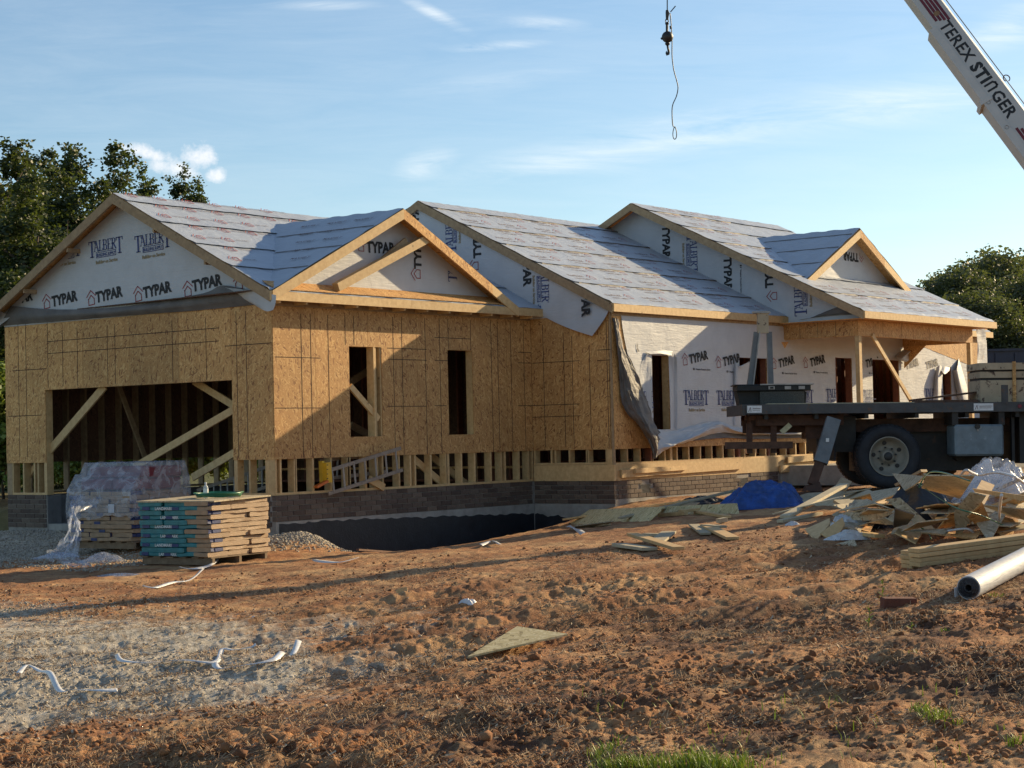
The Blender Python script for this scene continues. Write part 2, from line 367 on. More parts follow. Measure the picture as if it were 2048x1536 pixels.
def gfield(x, y, detail=True):
    lat, dep = ld(x, y)
    z = zbase(x, y, lat, dep)
    # far away: level out
    zf = np.clip(z, -1.3, .25); far = smooth(34, 60, dep); z = z*(1-far)+(zf*.5-.15)*far
    # garage apron lower at left
    inner = smooth(-2.2, -.4, x)*smooth(8.5, 6.5, y)*smooth(-2, .5, y)*smooth(1, .3, x)
    z = z*(1-inner*.8) + (-.58)*inner*.8
    # trench along the front wall
    tr = smooth(-.2, 1.6, x)*smooth(7.3, 6.2, x)*smooth(-1.75, -.75, y)
    z = z - tr*(.62+.06*(x-3))
    z = np.where((y > .05) & (x > .3) & (y < 7) & (x < 23), np.minimum(z, -.72), z)
    tr2 = smooth(6.0, 7.5, x)*smooth(14, 11, x)*smooth(-3.6, -2.3, y)*smooth(-1.2, -1.9, y)
    # gravel spill heap at the corner
    z = z + .17*np.exp(-(((x-.25)/.75)**2+((y+.55)/.45)**2))
    gravel = np.zeros_like(z)
    for a, c, rx, ry, k in GE: gravel = np.maximum(gravel, k*np.exp(-(((lat-a)/rx)**2+((dep-c)/ry)**2)))
    gravel = np.maximum(gravel, smooth(-5.5, -3, x)*smooth(.3, 0, x)*smooth(10, 8, y)*smooth(.6, 3.0, y-.35*x*-1)*1.1)
    gravel = np.maximum(gravel, 1.1*np.exp(-(((x-.3)/.9)**2+((y+.5)/.6)**2)*1.2))
    field = smooth(42, 55, dep)
    field = np.maximum(field, smooth(7.2, 9, y)*smooth(3, -1, x-y*.4))
    wet = smooth(18, 12, dep+.35*lat*-1)*(1-np.clip(gravel*1.4, 0, 1))
    wet = np.maximum(wet, .35)
    if detail:
        near = smooth(26, 11, dep+np.abs(lat)*.2)
        rough = near*(1-.75*np.clip(gravel*1.3, 0, 1)) + .12
        far2 = smooth(45, 30, dep)
        n1 = fbm(x*.7, y*.7, 3, 3)-.5; n2 = fbm(x*3.1, y*3.1, 4, 11)-.5; n3 = np.abs(fbm(x*7.3, y*7.3, 3, 23)-.5)*2; n4 = vnoise(x*31, y*31, 31)-.5; n5 = vnoise(x*64, y*64, 37)-.5
        cl = smooth(.46, .64, fbm(x*.8, y*.8, 3, 51))*1.25; lump = smooth(.5, .8, fbm(x*2.3+3, y*2.3, 3, 91))*cl*smooth(12.6, 10.4, dep)
        z = z + far2*lump*.055*(1-np.clip(gravel*1.5, 0, 1))
        z = z + far2*(n1*.09 + n2*.07*rough + (n3*.030 + .02)*rough*(.2+.8*cl) + n4*.011*rough + n5*.009*rough + (fbm(x*15, y*15, 4, 41, .6)-.5)*.050*rough*(.35+cl) + (vnoise(x*40, y*40, 77)-.5)*.014*np.clip(gravel, 0, 1)+(fbm(x*9,y*9,3,61)-.5)*.03)
        # wheel ruts
        for o in (0, .95, 1.9, 3.3, 4.2, 5.0):
            s = dep-.50*lat-18.3+o*1.0; z = z - .06*np.exp(-(s/.17)**2)*far2*smooth(9, 4, np.abs(lat+1.5))+.03*np.exp(-((s-.3)/.14)**2)*far2
    return z, np.clip(gravel, 0, 1), field, wet
def ground():
    s = np.concatenate([np.linspace(1.5, 12.5, 40)[:-1], np.geomspace(12.5, 48, 820), np.geomspace(48, 2600, 60)[1:]])   # distance from a point 5 m behind the camera
    t = np.concatenate([-np.geomspace(3.5, .36, 40)[:-1], np.linspace(-.36, .36, 760), np.geomspace(.36, 3.5, 40)[1:]])
    Sg, Tg = np.meshgrid(s, t, indexing='ij'); dep = Sg-4.5
    lat = Tg*(Sg*.8+.6)
    x = CAM.x+lat*R0.x+dep*F2.x; y = CAM.y+lat*R0.y+dep*F2.y
    z, g, fi, we = gfield(x, y)
    r, c = x.shape; co = np.stack([x, y, z], -1).reshape(-1, 3)
    i = np.arange(r*c).reshape(r, c); f = np.stack([i[:-1, :-1], i[:-1, 1:], i[1:, 1:], i[1:, :-1]], -1).reshape(-1, 4)
    me = bpy.data.meshes.new('ground'); me.vertices.add(len(co)); me.vertices.foreach_set('co', co.ravel())
    me.loops.add(f.size); me.loops.foreach_set('vertex_index', f.ravel().astype(np.int32)); me.polygons.add(len(f))
    me.polygons.foreach_set('loop_start', np.arange(0, f.size, 4, dtype=np.int32)); me.update(calc_edges=True); me.validate()
    for n, a in (('gravel', g), ('field', fi), ('wet', we)):
        at_ = me.attributes.new(n, 'FLOAT', 'POINT'); at_.data.foreach_set('value', a.ravel().astype(np.float32))
    me.polygons.foreach_set('use_smooth', [True]*len(me.polygons)); me.materials.append(M_GROUND)
    link('ground', me, kind='structure')
ground()
def gh(x, y):
    z = gfield(np.array([float(x)]), np.array([float(y)]))[0][0]; return float(z)
# ------------------------------------------------------------------ the house
HW, ZB, ZT, L1 = 6.72, .5575, 2.973, 6.54
D2 = -1.79; X3 = 12.667; D3 = -3.49; L3 = 5.52; X4 = 22.75
O1, E1, ZF1, ZP1 = .30, .28, 3.127, 4.983
E2, ZF2, ZP2, YP2 = .24, 3.128, 5.384, 2.593
XR3, ZF3, ZP3, YP3, YE3 = 12.284, 3.116, 5.757, 1.609, -3.80
GX, GZ, GR = 2.747, 4.63, 5.788
FH = .143
house = root('unfinished_house', 'single storey house under construction with bare sheathing, house wrap and papered roof', 'house', (0, 0, -.6))
def part(name, mb, mat, label=None, **k): return obj(name, mb, mat, house, label, **k)
# ---- letters
def text2d(s, size, bold=0.0, sx=1.0, space=1.0):
    c = bpy.data.curves.new('t', 'FONT'); c.body = s; c.size = size; c.offset = bold; c.resolution_u = 2; c.space_character = space
    o = bpy.data.objects.new('t', c); COL.objects.link(o); bpy.context.view_layer.update()
    me = bpy.data.meshes.new_from_object(o.evaluated_get(bpy.context.evaluated_depsgraph_get()))
    v = [(p.co.x*sx, p.co.y) for p in me.vertices]; f = [tuple(p.vertices) for p in me.polygons]
    bpy.data.objects.remove(o); bpy.data.curves.remove(c); bpy.data.meshes.remove(me)
    return v, f
def shift(g, dx, dy, k=1.0, ang=0.0):
    ca, sa = math.cos(ang)*k, math.sin(ang)*k
    return [(x*ca-y*sa+dx, x*sa+y*ca+dy) for x, y in g[0]], g[1]
def join(*gs):
    v, f = [], []
    for a in gs: k = len(v); v += a[0]; f += [tuple(i+k for i in q) for q in a[1]]
    return v, f
def rect(x0, y0, x1, y1): return [(x0, y0), (x1, y0), (x1, y1), (x0, y1)], [(0, 1, 2, 3)]
def stroke(pts, w):
    v, f = [], []
    for a, b in zip(pts[:-1], pts[1:]):
        a, b = Vector(a), Vector(b); d = (b-a).normalized(); n = Vector((-d.y, d.x))*w/2; k = len(v); a = a-d*w/2; b = b+d*w/2
        v += [tuple(a-n), tuple(b-n), tuple(b+n), tuple(a+n)]; f.append((k, k+1, k+2, k+3))
    return v, f
TYP = text2d('TYPAR', .25, .0115, .92, 1.0)
TYW = max(x for x, y in TYP[0])
def pent(k): return [(-.5*k, -.55*k), (-.5*k, .1*k), (0, .55*k), (.5*k, .1*k), (.5*k, -.55*k), (-.5*k, -.55*k)]
LOGO = join(stroke(pent(.11), .011), stroke([(-.085, .045), (0, .12), (.085, .045)], .011))
LOGO = join(LOGO, ([], []))
def serif(ch, h):   # simple serif capitals: thick stems, thin arms, slab feet; returns (glyph, width)
    W_, s, th = .62*h, .14*h, .06*h; R = lambda a, b, c, d: rect(a, b, c, d)
    if ch == 'T': return join(R(.24*h, 0, .24*h+s, h), R(.13*h, 0, .49*h, th), R(0, h-th, .62*h, h), R(0, h-.2*h, th, h), R(.62*h-th, h-.2*h, .62*h, h)), .62*h
    if ch == 'L': return join(R(.08*h, 0, .08*h+s, h), R(0, h-th, .32*h, h), R(0, 0, .55*h, th), R(.55*h-th, 0, .55*h, .25*h)), .58*h
    if ch == 'E': return join(R(.08*h, 0, .08*h+s, h), R(0, h-th, .54*h, h), R(0, 0, .56*h, th), R(.1*h, .47*h, .42*h, .53*h), R(.56*h-th, 0, .56*h, .24*h), R(.54*h-th, .78*h, .54*h, h)), .6*h
    if ch == 'A': return join(stroke([(.1*h, .03*h), (.34*h, .95*h)], th), stroke([(.36*h, .93*h), (.62*h, .05*h)], s), R(.2*h, .33*h, .5*h, .39*h), R(0, 0, .22*h, th), R(.46*h, 0, .76*h, th)), .74*h
    b = join(R(.08*h, 0, .08*h+s, h), R(0, h-th, .4*h, h), R(0, h*.48, .4*h, h*.54), stroke([(.4*h, .97*h), (.5*h, .88*h)], th), R(.44*h, .6*h, .44*h+s, .92*h), stroke([(.5*h, .64*h), (.4*h, .51*h)], th))
    if ch == 'B': return join(b, R(0, 0, .4*h, th), R(.46*h, .08*h, .46*h+s, .44*h), stroke([(.4*h, .03*h), (.52*h, .1*h)], th), stroke([(.4*h, .51*h), (.52*h, .44*h)], th)), .66*h
    return join(b, stroke([(.3*h, .5*h), (.58*h, .06*h)], s), R(0, 0, .3*h, th), R(.52*h, 0, .7*h, th)), .68*h
def talbert(h=.17):
    gs, x = [], 0
    for i, c in enumerate('TALBERT'):
        k = h*1.5 if i in (0, 6) else h; g, w = serif(c, k); gs.append(shift(g, x, 0 if i not in (0, 6) else -h*.5)); x += w*(.9 if i == 0 else .97)
        if i == 0: x -= h*.12
    w = x; g = join(*gs); x0, x1 = .22*w, .80*w
    fr = join(rect(x0, -h*.62, x1, -h*.56), rect(x0, -h*.14, x1, -h*.08), rect(x0, -h*.62, x0+.012, -h*.08), rect(x1-.012, -h*.62, x1, -h*.08))
    tx = text2d('BUILDING SUPPLY', h*.40, .002, 1.0); tw = max(a for a, b in tx[0]); tx = ([(a*(x1-x0-.03)/tw, b) for a, b in tx[0]], tx[1])
    sc = text2d('Building on Service', h*.42, .003, 1.0); sw = max(a for a, b in sc[0]); sc = ([(a*(x1-x0+.05)/sw, b) for a, b in sc[0]], sc[1])
    return join(g, fr, shift(tx, x0+.015, -h*.50)), shift(sc, x0-.02, -h*1.15), w
TAL, TALS, TALW = talbert()
SML = text2d('Weather Protection System', .045, .001, 1.0)
DOTS = join(rect(0, 0, .03, .04), rect(.045, 0, .06, .04), shift(SML, .10, 0))
def decal(g, O, u, v, n, items, ang=0.0, k=1.0, off=.006):    # adds flat print g at O to items
    u, v, n, O = Vector(u), Vector(v), Vector(n), Vector(O); ca, sa = math.cos(ang)*k, math.sin(ang)*k
    vs = [O+n*off+u*(x*ca-y*sa)+v*(x*sa+y*ca) for x, y in g[0]]; items.append((vs, g[1]))
def print_part(name, items, mat, parent, planes=(), label=None, kind=None):
    for grp in ([items] if kind else [[q] for q in items]):
        bm = bmesh.new()
        for vs, fs in grp:
            b = [bm.verts.new(p) for p in vs]
            for f in fs:
                try: bm.faces.new([b[i] for i in f])
                except ValueError: pass
        for co, no in planes:
            bmesh.ops.bisect_plane(bm, geom=bm.verts[:]+bm.edges[:]+bm.faces[:], plane_co=co, plane_no=no, clear_outer=True)
        if not bm.faces: bm.free(); continue
        me = bpy.data.meshes.new(name); bm.to_mesh(me); bm.free(); uvbox(me); me.materials.append(mat)
        link(name, me, parent, label, kind=kind)
# ---- OSB sheets on the walls, each sheet its own part
ST = .4064
def sheet(poly, n, t=.012, mat=M_OSB): part('osb_panel', MB().slab(poly, n, t), mat)
def sheetsY(x0, x1, z0, z1, y, n=-1, holes=(), first=None, mat=M_OSB):       # wall in a plane y=const
    xs = [x0]; x = first if first is not None else x0+1.22
    while x < x1-.05: xs.append(x); x += 1.22
    xs.append(x1)
    for a, b in zip(xs[:-1], xs[1:]):
        cuts = sorted({a, b} | {min(max(h[i], a), b) for h in holes for i in (0, 1)})
        mb = MB()
        for c, d in zip(cuts[:-1], cuts[1:]):
            hs = [h for h in holes if h[0] <= (c+d)/2 <= h[1]]; c2 = c+(.0025 if c == a else 0); d2 = d-(.0025 if d == b else 0)
            zz = [(z0, z1)] if not hs else [q for q in ((z0, hs[0][2]), (hs[0][3], z1)) if q[1]-q[0] > .02]
            for p, q in zz: mb.bx((c2, y, p), (d2, y+n*.012, q))
        if mb.v: part('osb_panel', mb, mat)
def sheetsX(y0, y1, z0, z1, x, n=-1, holes=(), first=None, mat=M_OSB):
    ys = [y0]; y = first if first is not None else y0+1.22
    while y < y1-.05: ys.append(y); y += 1.22
    ys.append(y1)
    for a, b in zip(ys[:-1], ys[1:]):
        cuts = sorted({a, b} | {min(max(h[i], a), b) for h in holes for i in (0, 1)}); mb = MB()
        for c, d in zip(cuts[:-1], cuts[1:]):
            hs = [h for h in holes if h[0] <= (c+d)/2 <= h[1]]; c2 = c+(.0025 if c == a else 0); d2 = d-(.0025 if d == b else 0)
            zz = [(z0, z1)] if not hs else [q for q in ((z0, hs[0][2]), (hs[0][3], z1)) if q[1]-q[0] > .02]
            for p, q in zz: mb.bx((x, c2, p), (x+n*.012, d2, q))
        if mb.v: part('osb_panel', mb, mat)
DOORH = (.915, 5.60, -2, 1.816)
sheetsX(0, HW, ZB, 2.96, 0, -1, [DOORH], first=.92)
WIN1 = (1.70, 2.25, .88, 2.345); WIN2 = (4.16, 4.83, .88, 2.345)
sheetsY(-.010, L1-.012, ZB, 2.99, 0, -1, [(1.69, 2.47, .88, 2.345), WIN2], first=.92)
sheetsX(D2, -.014, ZB, 3.0, L1, -1, first=-.9)
# back and inner sheathing
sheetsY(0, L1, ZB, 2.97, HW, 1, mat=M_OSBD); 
# ---- marker lines (nail lines snapped over the studs)
mk = MB()
lat_lines = [(35.5, 640, 915), (50.6, 640, 915), (94.3, 640, 775), (124.4, 660, 773), (153.7, 655, 771), (214, 650, 769), (229, 648, 768), (343.7, 640, 763), (411, 636, 760), (471.7, 622, 915), (490.8, 622, 915)]
for px, a, b in lat_lines:
    p, q = onX(px, a, -.014), onX(px, b, -.014); mk.bar((-.0135, p.y, p.z), (-.0135, p.y, q.z), .010, .002, (0, 1, 0))
for (xa, ya), (xb, yb) in (((95, 683), (438, 656)), ((95, 707), (438, 682)), ((25, 741), (92, 738)), ((450, 692), (543, 686)), ((17, 832), (82, 831))):
    p, q = onX(xa, ya, -.014), onX(xb, yb, -.014); z = (p.z+q.z)/2; mk.bar((-.0135, p.y, z), (-.0135, q.y, z), .011, .002, (0, 0, 1))
part('marker_lines', mk, M_CHALK, kind='stuff')
mk = MB()
for px, a, b in ((603, 628, 915), (622, 628, 915), (657, 630, 915), (689, 632, 690), (706.5, 632, 690), (787, 634, 915), (804.5, 634, 915), (851, 636, 912), (880, 636, 912), (895, 638, 698), (940, 640, 700), (983, 640, 908), (996, 640, 908), (1022, 642, 905), (1048, 643, 903)):
    x = xat(px, 0, (a+b)/2); z0 = onY(px, b, 0).z; z1 = onY(px, a, 0).z; mk.bar((x, -.0135, max(z0, ZB)), (x, -.0135, min(z1, 2.93)), .010, .002, (1, 0, 0))
for xa, ya, xb, yb in ((549, 714, 640, 716), (549, 815, 640, 817), (773, 696, 852, 699), (775, 718, 852, 721), (868, 720, 894, 722), (868, 675, 940, 678), (775, 811, 852, 814), (1035, 704, 1062, 706), (1035, 725, 1064, 727), (868, 811, 892, 812), (1035, 811, 1064, 812)):
    p, q = onY(xa, ya, 0), onY(xb, yb, 0); z = (p.z+q.z)/2; mk.bar((p.x, -.0135, z), (min(q.x, L1-.02), -.0135, z), .011, .002, (0, 0, 1))
part('marker_lines', mk, M_CHALK, kind='stuff')
mk = MB()
for px, a, b in ((1086, 650, 895), (1127, 665, 895), (1144, 672, 895), (1179, 690, 895), (1213, 640, 897), (1217, 640, 897)):
    p, q = onX(px, a, L1), onX(px, b, L1); mk.bar((L1-.0135, p.y, max(q.z, ZB)), (L1-.0135, p.y, p.z), .010, .002, (0, 1, 0))
for xa, ya, xb, yb in ((1066, 726, 1160, 722), (1066, 811, 1160, 808), (1066, 834, 1162, 832), (1195, 700, 1222, 699), (1195, 721, 1222, 720)):
    p, q = onX(xa, ya, L1), onX(xb, yb, L1); z = (p.z+q.z)/2; mk.bar((L1-.0135, p.y, z), (L1-.0135, q.y, z), .011, .002, (0, 0, 1))
part('marker_lines', mk, M_CHALK, kind='stuff')
# ---- framing: plates with studs as sub-parts
def frameY(x0, x1, y0, z0, z1, d=.14, holes=(), dbl=(), skip=None, M_PINE=M_PINE, MJ=None):
    MJ = MJ or M_PINE
    mb = MB().bx((x0, y0, z0), (x1, y0+d, z0+.038)).bx((x0, y0, z1-.076), (x1, y0+d, z1))
    pl = part('wall_plates', mb, M_PINE)
    x = x0+.019
    n = 0
    while x < x1:
        if not any(h[0]-.02 < x < h[1]+.02 for h in holes):
            mm = mesh('stud', MB().bx((x-.019, y0+.001, z0+.038), (x+.019, y0+d-.001, z1-.076)), M_PINE); link('stud', mm, pl)
        else:
            h = [h for h in holes if h[0]-.02 < x < h[1]+.02][0]
            if h[2]-z0 > .2: link('stud', mesh('stud', MB().bx((x-.019, y0+.001, z0+.038), (x+.019, y0+d-.001, h[2]-.04)), M_PINE), pl)
        x += ST
    for h in holes:
        for e in (h[0]-.019, h[1]+.019, h[0]-.058, h[1]+.058):
            link('stud', mesh('stud', MB().bx((e-.0185, y0+.001, z0+.038), (e+.0185, y0+d-.001, z1-.076)), M_PINE if (MJ is not M_PINE and e > h[1] and h is holes[0]) else MJ), pl)
        link('header', mesh('header', MB().bx((h[0], y0+.002, h[3]), (h[1], y0+d-.002, min(h[3]+.28, z1-.08))), MJ), pl)
        if h[2]-z0 > .2: link('window_sill', mesh('window_sill', MB().bx((h[0], y0+.002, h[2]-.04), (h[1], y0+d-.002, h[2])), M_PINE), pl)
    for e in dbl: link('stud', mesh('stud', MB().bx((e-.0185, y0+.001, z0+.038), (e+.0185, y0+d-.001, z1-.076)), M_PINE), pl)
    return pl
def frameX(y0, y1, x0, z0, z1, d=.14, holes=(), dbl=(), M_PINE=M_PINE):
    mb = MB()
    segs = [(y0, y1)] if not [h for h in holes if h[2] < z0] else None
    if segs is None:
        h = [h for h in holes if h[2] < z0][0]; segs = [(y0, h[0]), (h[1], y1)]
    for a, b in segs: mb.bx((x0, a, z0), (x0+d, b, z0+.038))
    mb.bx((x0, y0, z1-.076), (x0+d, y1, z1)); pl = part('wall_plates', mb, M_PINE)
    y = y0+.019; sv = []
    while y < y1: sv.append(y); y += ST
    sv.append(y1-.019)
    for y in sv:
        if any(h[0]-.02 < y < h[1]+.02 for h in holes): continue
        link('stud', mesh('stud', MB().bx((x0+.001, y-.019, z0+.038), (x0+d-.001, y+.019, z1-.076)), M_PINE), pl)
    for h in holes:
        for e in (h[0]-.019, h[1]+.019, h[0]-.058, h[1]+.058):
            link('stud', mesh('stud', MB().bx((x0+.001, e-.0185, z0+.038), (x0+d-.001, e+.0185, z1-.076)), M_PINE), pl)
        link('header', mesh('header', MB().bx((x0+.002, h[0], h[3]), (x0+d-.002, h[1], h[3]+.3)), M_PINE), pl)
    for e in dbl: link('stud', mesh('stud', MB().bx((x0+.001, e-.0185, z0+.038), (x0+d-.001, e+.0185, z1-.076)), M_PINE), pl)
    return pl
frameX(.142, HW-.142, 0.001, 0, ZT, holes=[DOORH], dbl=(.2, 5.95))
frameY(0, L1, 0.001, 0, ZT, holes=[(1.69, 2.27, .88, 2.345), WIN2], dbl=(.12, .45, 3.15, 5.6, 6.4))
frameY(0, L1, HW-.141, 0, ZT, M_PINE=M_PINED)  # duller pine here: the garage's inner shade put into the stud colour
frameX(D2+.142, -.01, L1+.001, .29, ZT, dbl=(-.5, -1.2))
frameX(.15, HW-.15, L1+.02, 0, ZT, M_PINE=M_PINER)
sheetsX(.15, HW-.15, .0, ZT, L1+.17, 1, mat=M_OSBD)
part('corner_post', MB().bx((L1-.013, D2-.001, .285), (L1+.05, D2+.03, 2.98)), M_PINED)
# far-side window jamb boards
part('window_jamb', MB().bx((2.27, -.013, .88), (2.30, .14, 2.345)), M_PINE)
# section two front wall
S2H = [(xat(1303, D2, 780), xat(1337, D2, 780), onY(1320, 859, D2).z, onY(1320, 711, D2).z),
       (xat(1478, D2, 780), xat(1533, D2, 780), onY(1500, 852, D2).z, onY(1500, 716, D2).z),
       (xat(1670, D2, 780), xat(1703, D2, 780), .35, onY(1690, 716, D2).z),
       (xat(1744, D2, 780), xat(1797, D2, 780), .35, onY(1770, 720, D2).z),
       (xat(1884, D2, 780), xat(1901, D2, 780), .9, onY(1890, 734, D2).z)]
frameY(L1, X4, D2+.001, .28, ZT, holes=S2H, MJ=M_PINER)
sheetsY(L1+.02, X4, ZB, 3.0, D2, -1, S2H, first=L1+.92)
# inner partitions seen through the openings
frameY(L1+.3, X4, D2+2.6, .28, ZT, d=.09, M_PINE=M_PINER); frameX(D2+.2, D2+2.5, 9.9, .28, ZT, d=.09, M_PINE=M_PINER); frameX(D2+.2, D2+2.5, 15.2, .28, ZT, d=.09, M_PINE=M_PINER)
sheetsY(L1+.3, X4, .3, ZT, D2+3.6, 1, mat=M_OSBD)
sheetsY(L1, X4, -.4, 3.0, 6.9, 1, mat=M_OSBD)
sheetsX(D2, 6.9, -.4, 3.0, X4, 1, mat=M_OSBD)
part('subfloor', MB().bx((L1+.02, D2+.01, .24), (X4, 6.9, .28)), M_OSB)
part('garage_slab', MB().bx((.02, .2, -.62), (L1-.02, HW-.2, -.50)), M_CONC)
# ceilings keep the interior dark: joists and deck
cj = MB(); 
for i in range(11): cj.bx((.1+i*.6, .05, ZT), (.14+i*.6, HW-.05, ZT+.19))
part('ceiling_joists', cj, M_PINE, kind='stuff')
cj = MB()
for i in range(26): cj.bx((L1+.2+i*.62, D2+.05, ZT), (L1+.24+i*.62, 6.8, ZT+.19))
part('ceiling_joists', cj, M_PINE, kind='stuff')
# ---- braces
def brace(p, q, w=.089, t=.038, up=(0, 0, 1), m=M_PINE, name='brace'): part(name, MB().bar(p, q, w, t, up), m)
def bx_(px1, py1, px2, py2, x, **k): brace(onX(px1, py1, x), onX(px2, py2, x), **k)
def by_(px1, py1, px2, py2, y, **k): brace(onY(px1, py1, y), onY(px2, py2, y), **k)
bx_(88, 915, 210, 772, .10, up=(1, 0, 0), w=.038, t=.14); bx_(388, 762, 470, 812, .6, up=(1, 0, 0), w=.038, t=.12); bx_(268, 935, 470, 818, .3, up=(1, 0, 0), w=.038, t=.12)
bx_(385, 955, 470, 905, .5, up=(1, 0, 0), w=.038, t=.12); by_(237, 770, 290, 915, 5.4, m=M_PINED, w=.09)
bx_(50, 965, 72, 930, .16, up=(1, 0, 0), w=.038, t=.09)
by_(700, 772, 757, 838, .03, up=(0, 1, 0), w=.038, t=.10); by_(700, 765, 757, 728, .9, up=(0, 1, 0), w=.038, t=.12, m=M_PINED); by_(702, 850, 757, 880, 1.2, up=(0, 1, 0), w=.038, t=.12, m=M_PINED)
by_(812, 905, 900, 1000-20, .16, up=(0, 1, 0), w=.038, t=.12); by_(862, 912, 935, 985-15, .4, up=(0, 1, 0), w=.038, t=.12); by_(738, 958, 768, 975, -.03, w=.12, t=.038)
# ---- foundation: mortar core, bricks, concrete, tar
BC, BL = .0813, .254
fnd = part('foundation', MB().bx((.012, .012, -1.5), (L1+.1, .30, -.002)), M_MORT)
for nm_, m_, L_ in (('foundation', M_MORT, [((L1+.012, D2+.012, -1.5), (L1+.3, .008, -.002)), ((L1+.304, D2+.012, -1.5), (X4, D2+.30, -.002)), ((.012, .304, -1.5), (.3, .90, -.002)), ((.012, 5.62, -1.5), (.3, HW, -.002))]),
    ('concrete_footing', M_CONC, [((-.004, -.006, -1.6), (L1-.01, .01, -5*BC-.004)), ((L1-.004, D2-.006, -1.6), (L1+.006, -.007, -5*BC-.004)), ((L1+.008, D2-.006, -1.6), (12.4, D2+.01, -4*BC-.004)), ((12.402, D2-.006, -1.6), (X4, D2+.01, -.002)), ((-.004, .012, -1.6), (.01, .9, -7*BC-.004)), ((-.004, 5.62, -1.6), (.01, HW, -8*BC-.004))])):
    for a, b in L_: part(nm_, MB().bx(a, b), m_)
bmeshes = {}
def brick_at(x, y, z, l, axis):
    key = (round(l, 3), axis)
    if key not in bmeshes:
        s = (l-.01, .09, BC-.011) if axis == 'x' else (.09, l-.01, BC-.011); bmeshes[key] = mesh('brick', MB().box((0, 0, 0), s), M_BRICK, bevel=.003)
    o = bpy.data.objects.new('brick', bmeshes[key]); COL.objects.link(o); o.parent = fnd
    o.location = (x+random.uniform(-.001, .001), y+random.uniform(-.002, .001), z); BR.append(o)
BR = []
def brickrunY(x0, x1, y, nc, skip=()):
    for c in range(nc):
        z = -BC*(c+.5); x = x0+(-BL/2 if c % 2 else 0)
        while x < x1-.02:
            a = max(x, x0); b = min(x+BL, x1)
            if b-a > .05 and not any(s[0] < (a+b)/2 < s[1] and z > s[2] for s in skip): brick_at((a+b)/2, y+.040, z, b-a, 'x')
            x += BL
def brickrunX(y0, y1, x, nc):
    for c in range(nc):
        z = -BC*(c+.5); y = y1-(BL/2 if c % 2 else 0)-.0
        if c % 2: brick_at(x+.040, y1-BL/4, z, BL/2, 'y')
        while y > y0+.02:
            b = y; a = max(y-BL, y0)
            if b-a > .05: brick_at(x+.040, (a+b)/2, z, b-a, 'y')
            y -= BL
V1 = (xat(1279, D2, 970), xat(1303, D2, 970), -.26); V2 = (xat(1476, D2, 955), xat(1497, D2, 955), -.26)
brickrunY(-.004, L1-.05, 0, 5)
brickrunX(D2, -.01, L1, 5)
brickrunX(5.64, HW, 0, 7); brickrunX(.1, .9, 0, 7)
brickrunY(L1+.1, 12.3, D2, 4, (V1, V2))
for (a, b, z) in (V1, V2):
    g = MB().bx((a, D2+.02, -.25), (b, D2+.03, -.08))
    for i in range(7): g.bx((a+.02, D2-.004, -.24+i*.023), (b-.02, D2+.008, -.232+i*.023))
    part('crawlspace_vent', g, M_DARK)
# tar coating with a ragged upper edge
def tar():
    mb = MB(); n = 90; A = []
    for i in range(n+1):
        x = .05+(L1-.08)*i/n; top = -.43-.028*max(0, x-1.5)-.03*abs(math.sin(i*.7)*math.sin(i*.23))-random.uniform(0, .012)
        A.append([(x, -.009, -1.6), (x, -.009, top), (x, -.006, top+.004)])
    mb.grid(np.array(A)); A = []
    for i in range(31):
        y = -.012+(D2+.03)*i/30; top = -.60+.02*math.sin(i*.9)+.01*math.sin(i*2.3)-.12*(i/30)
        A.append([(L1-.007, y, -1.6), (L1-.007, y, top)])
    mb.grid(np.array(A)); part('tar_coating', mb, M_TAR)
tar()
part('stem_wall', MB().bx((.3, HW-.2, -1), (L1, HW+.02, -.02)).bx((.3, 5.7, -1), (.5, HW-.2, -.02)).bx((.02, 5.61, -1), (.3, 5.615, -.02)), M_BLOCK)
# rim boards
part('rim_board', MB().bx((L1-.012, D2-.012, .0), (L1+.02, -.015, .285)), M_PINE)
part('rim_board', MB().bx((L1+.02, D2-.012, .0), (X4, D2+.02, .285)), M_PINE)
part('ledger_board', MB().bar(onY(1243, 958, D2-.04)+Vector((0, 0, .09)), onY(1482, 940, D2-.04)+Vector((0, 0, .09)), .14, .038), M_PINE)
part('ledger_board', MB().bar(onY(1270, 942, D2-.08), onY(1372, 935, D2-.08), .089, .038), M_PINE)
part('ledger_board', MB().bar(onY(1560, 938, D2-.04), onY(1720, 930, D2-.04), .14, .038), M_PINE)
part('ledger_board', MB().bar(onY(1575, 920, D2-.07), onY(1655, 913, D2-.07), .12, .038), M_PINE)
part('sill_plate', MB().bx((-.008, -.01, -.001), (L1-.02, .13, .002)), M_PINED)
# ---- roof slopes
def deckroof(pts, name='roof_deck', t=.018, mat=M_OSB, label=None):
    a = [Vector(p) for p in pts]; n = (a[1]-a[0]).cross(a[2]-a[0]).normalized()
    if n.z < 0: n = -n
    return part(name, MB().slab([p-n*t for p in a], n, t), mat, label)
SL1 = (ZP1-ZF1)/(HW/2+E1); SL2 = (ZP2-ZF2)/(YP2-D2+E2); SL3 = (ZP3-ZF3)/(YP3-YE3)
YE2 = D2-E2+.14; 
YE2 = -1.888
SL2 = (ZP2-ZF2)/(YP2-YE2)
def garz(y): return ZF1+SL1*(y+E1)
XG0, XG1 = -O1+.0, L1
deckroof([(XG0, -E1, ZF1), (XG1, -E1, ZF1), (XG1, HW/2, ZP1), (XG0, HW/2, ZP1)])
deckroof([(XG0+.02, .02, ZT+.2), (XG1-.02, .02, ZT+.2), (XG1-.02, HW-.02, ZT+.2), (XG0+.4, HW-.02, ZT+.2)], 'ceiling_panel', mat=M_OSBD)
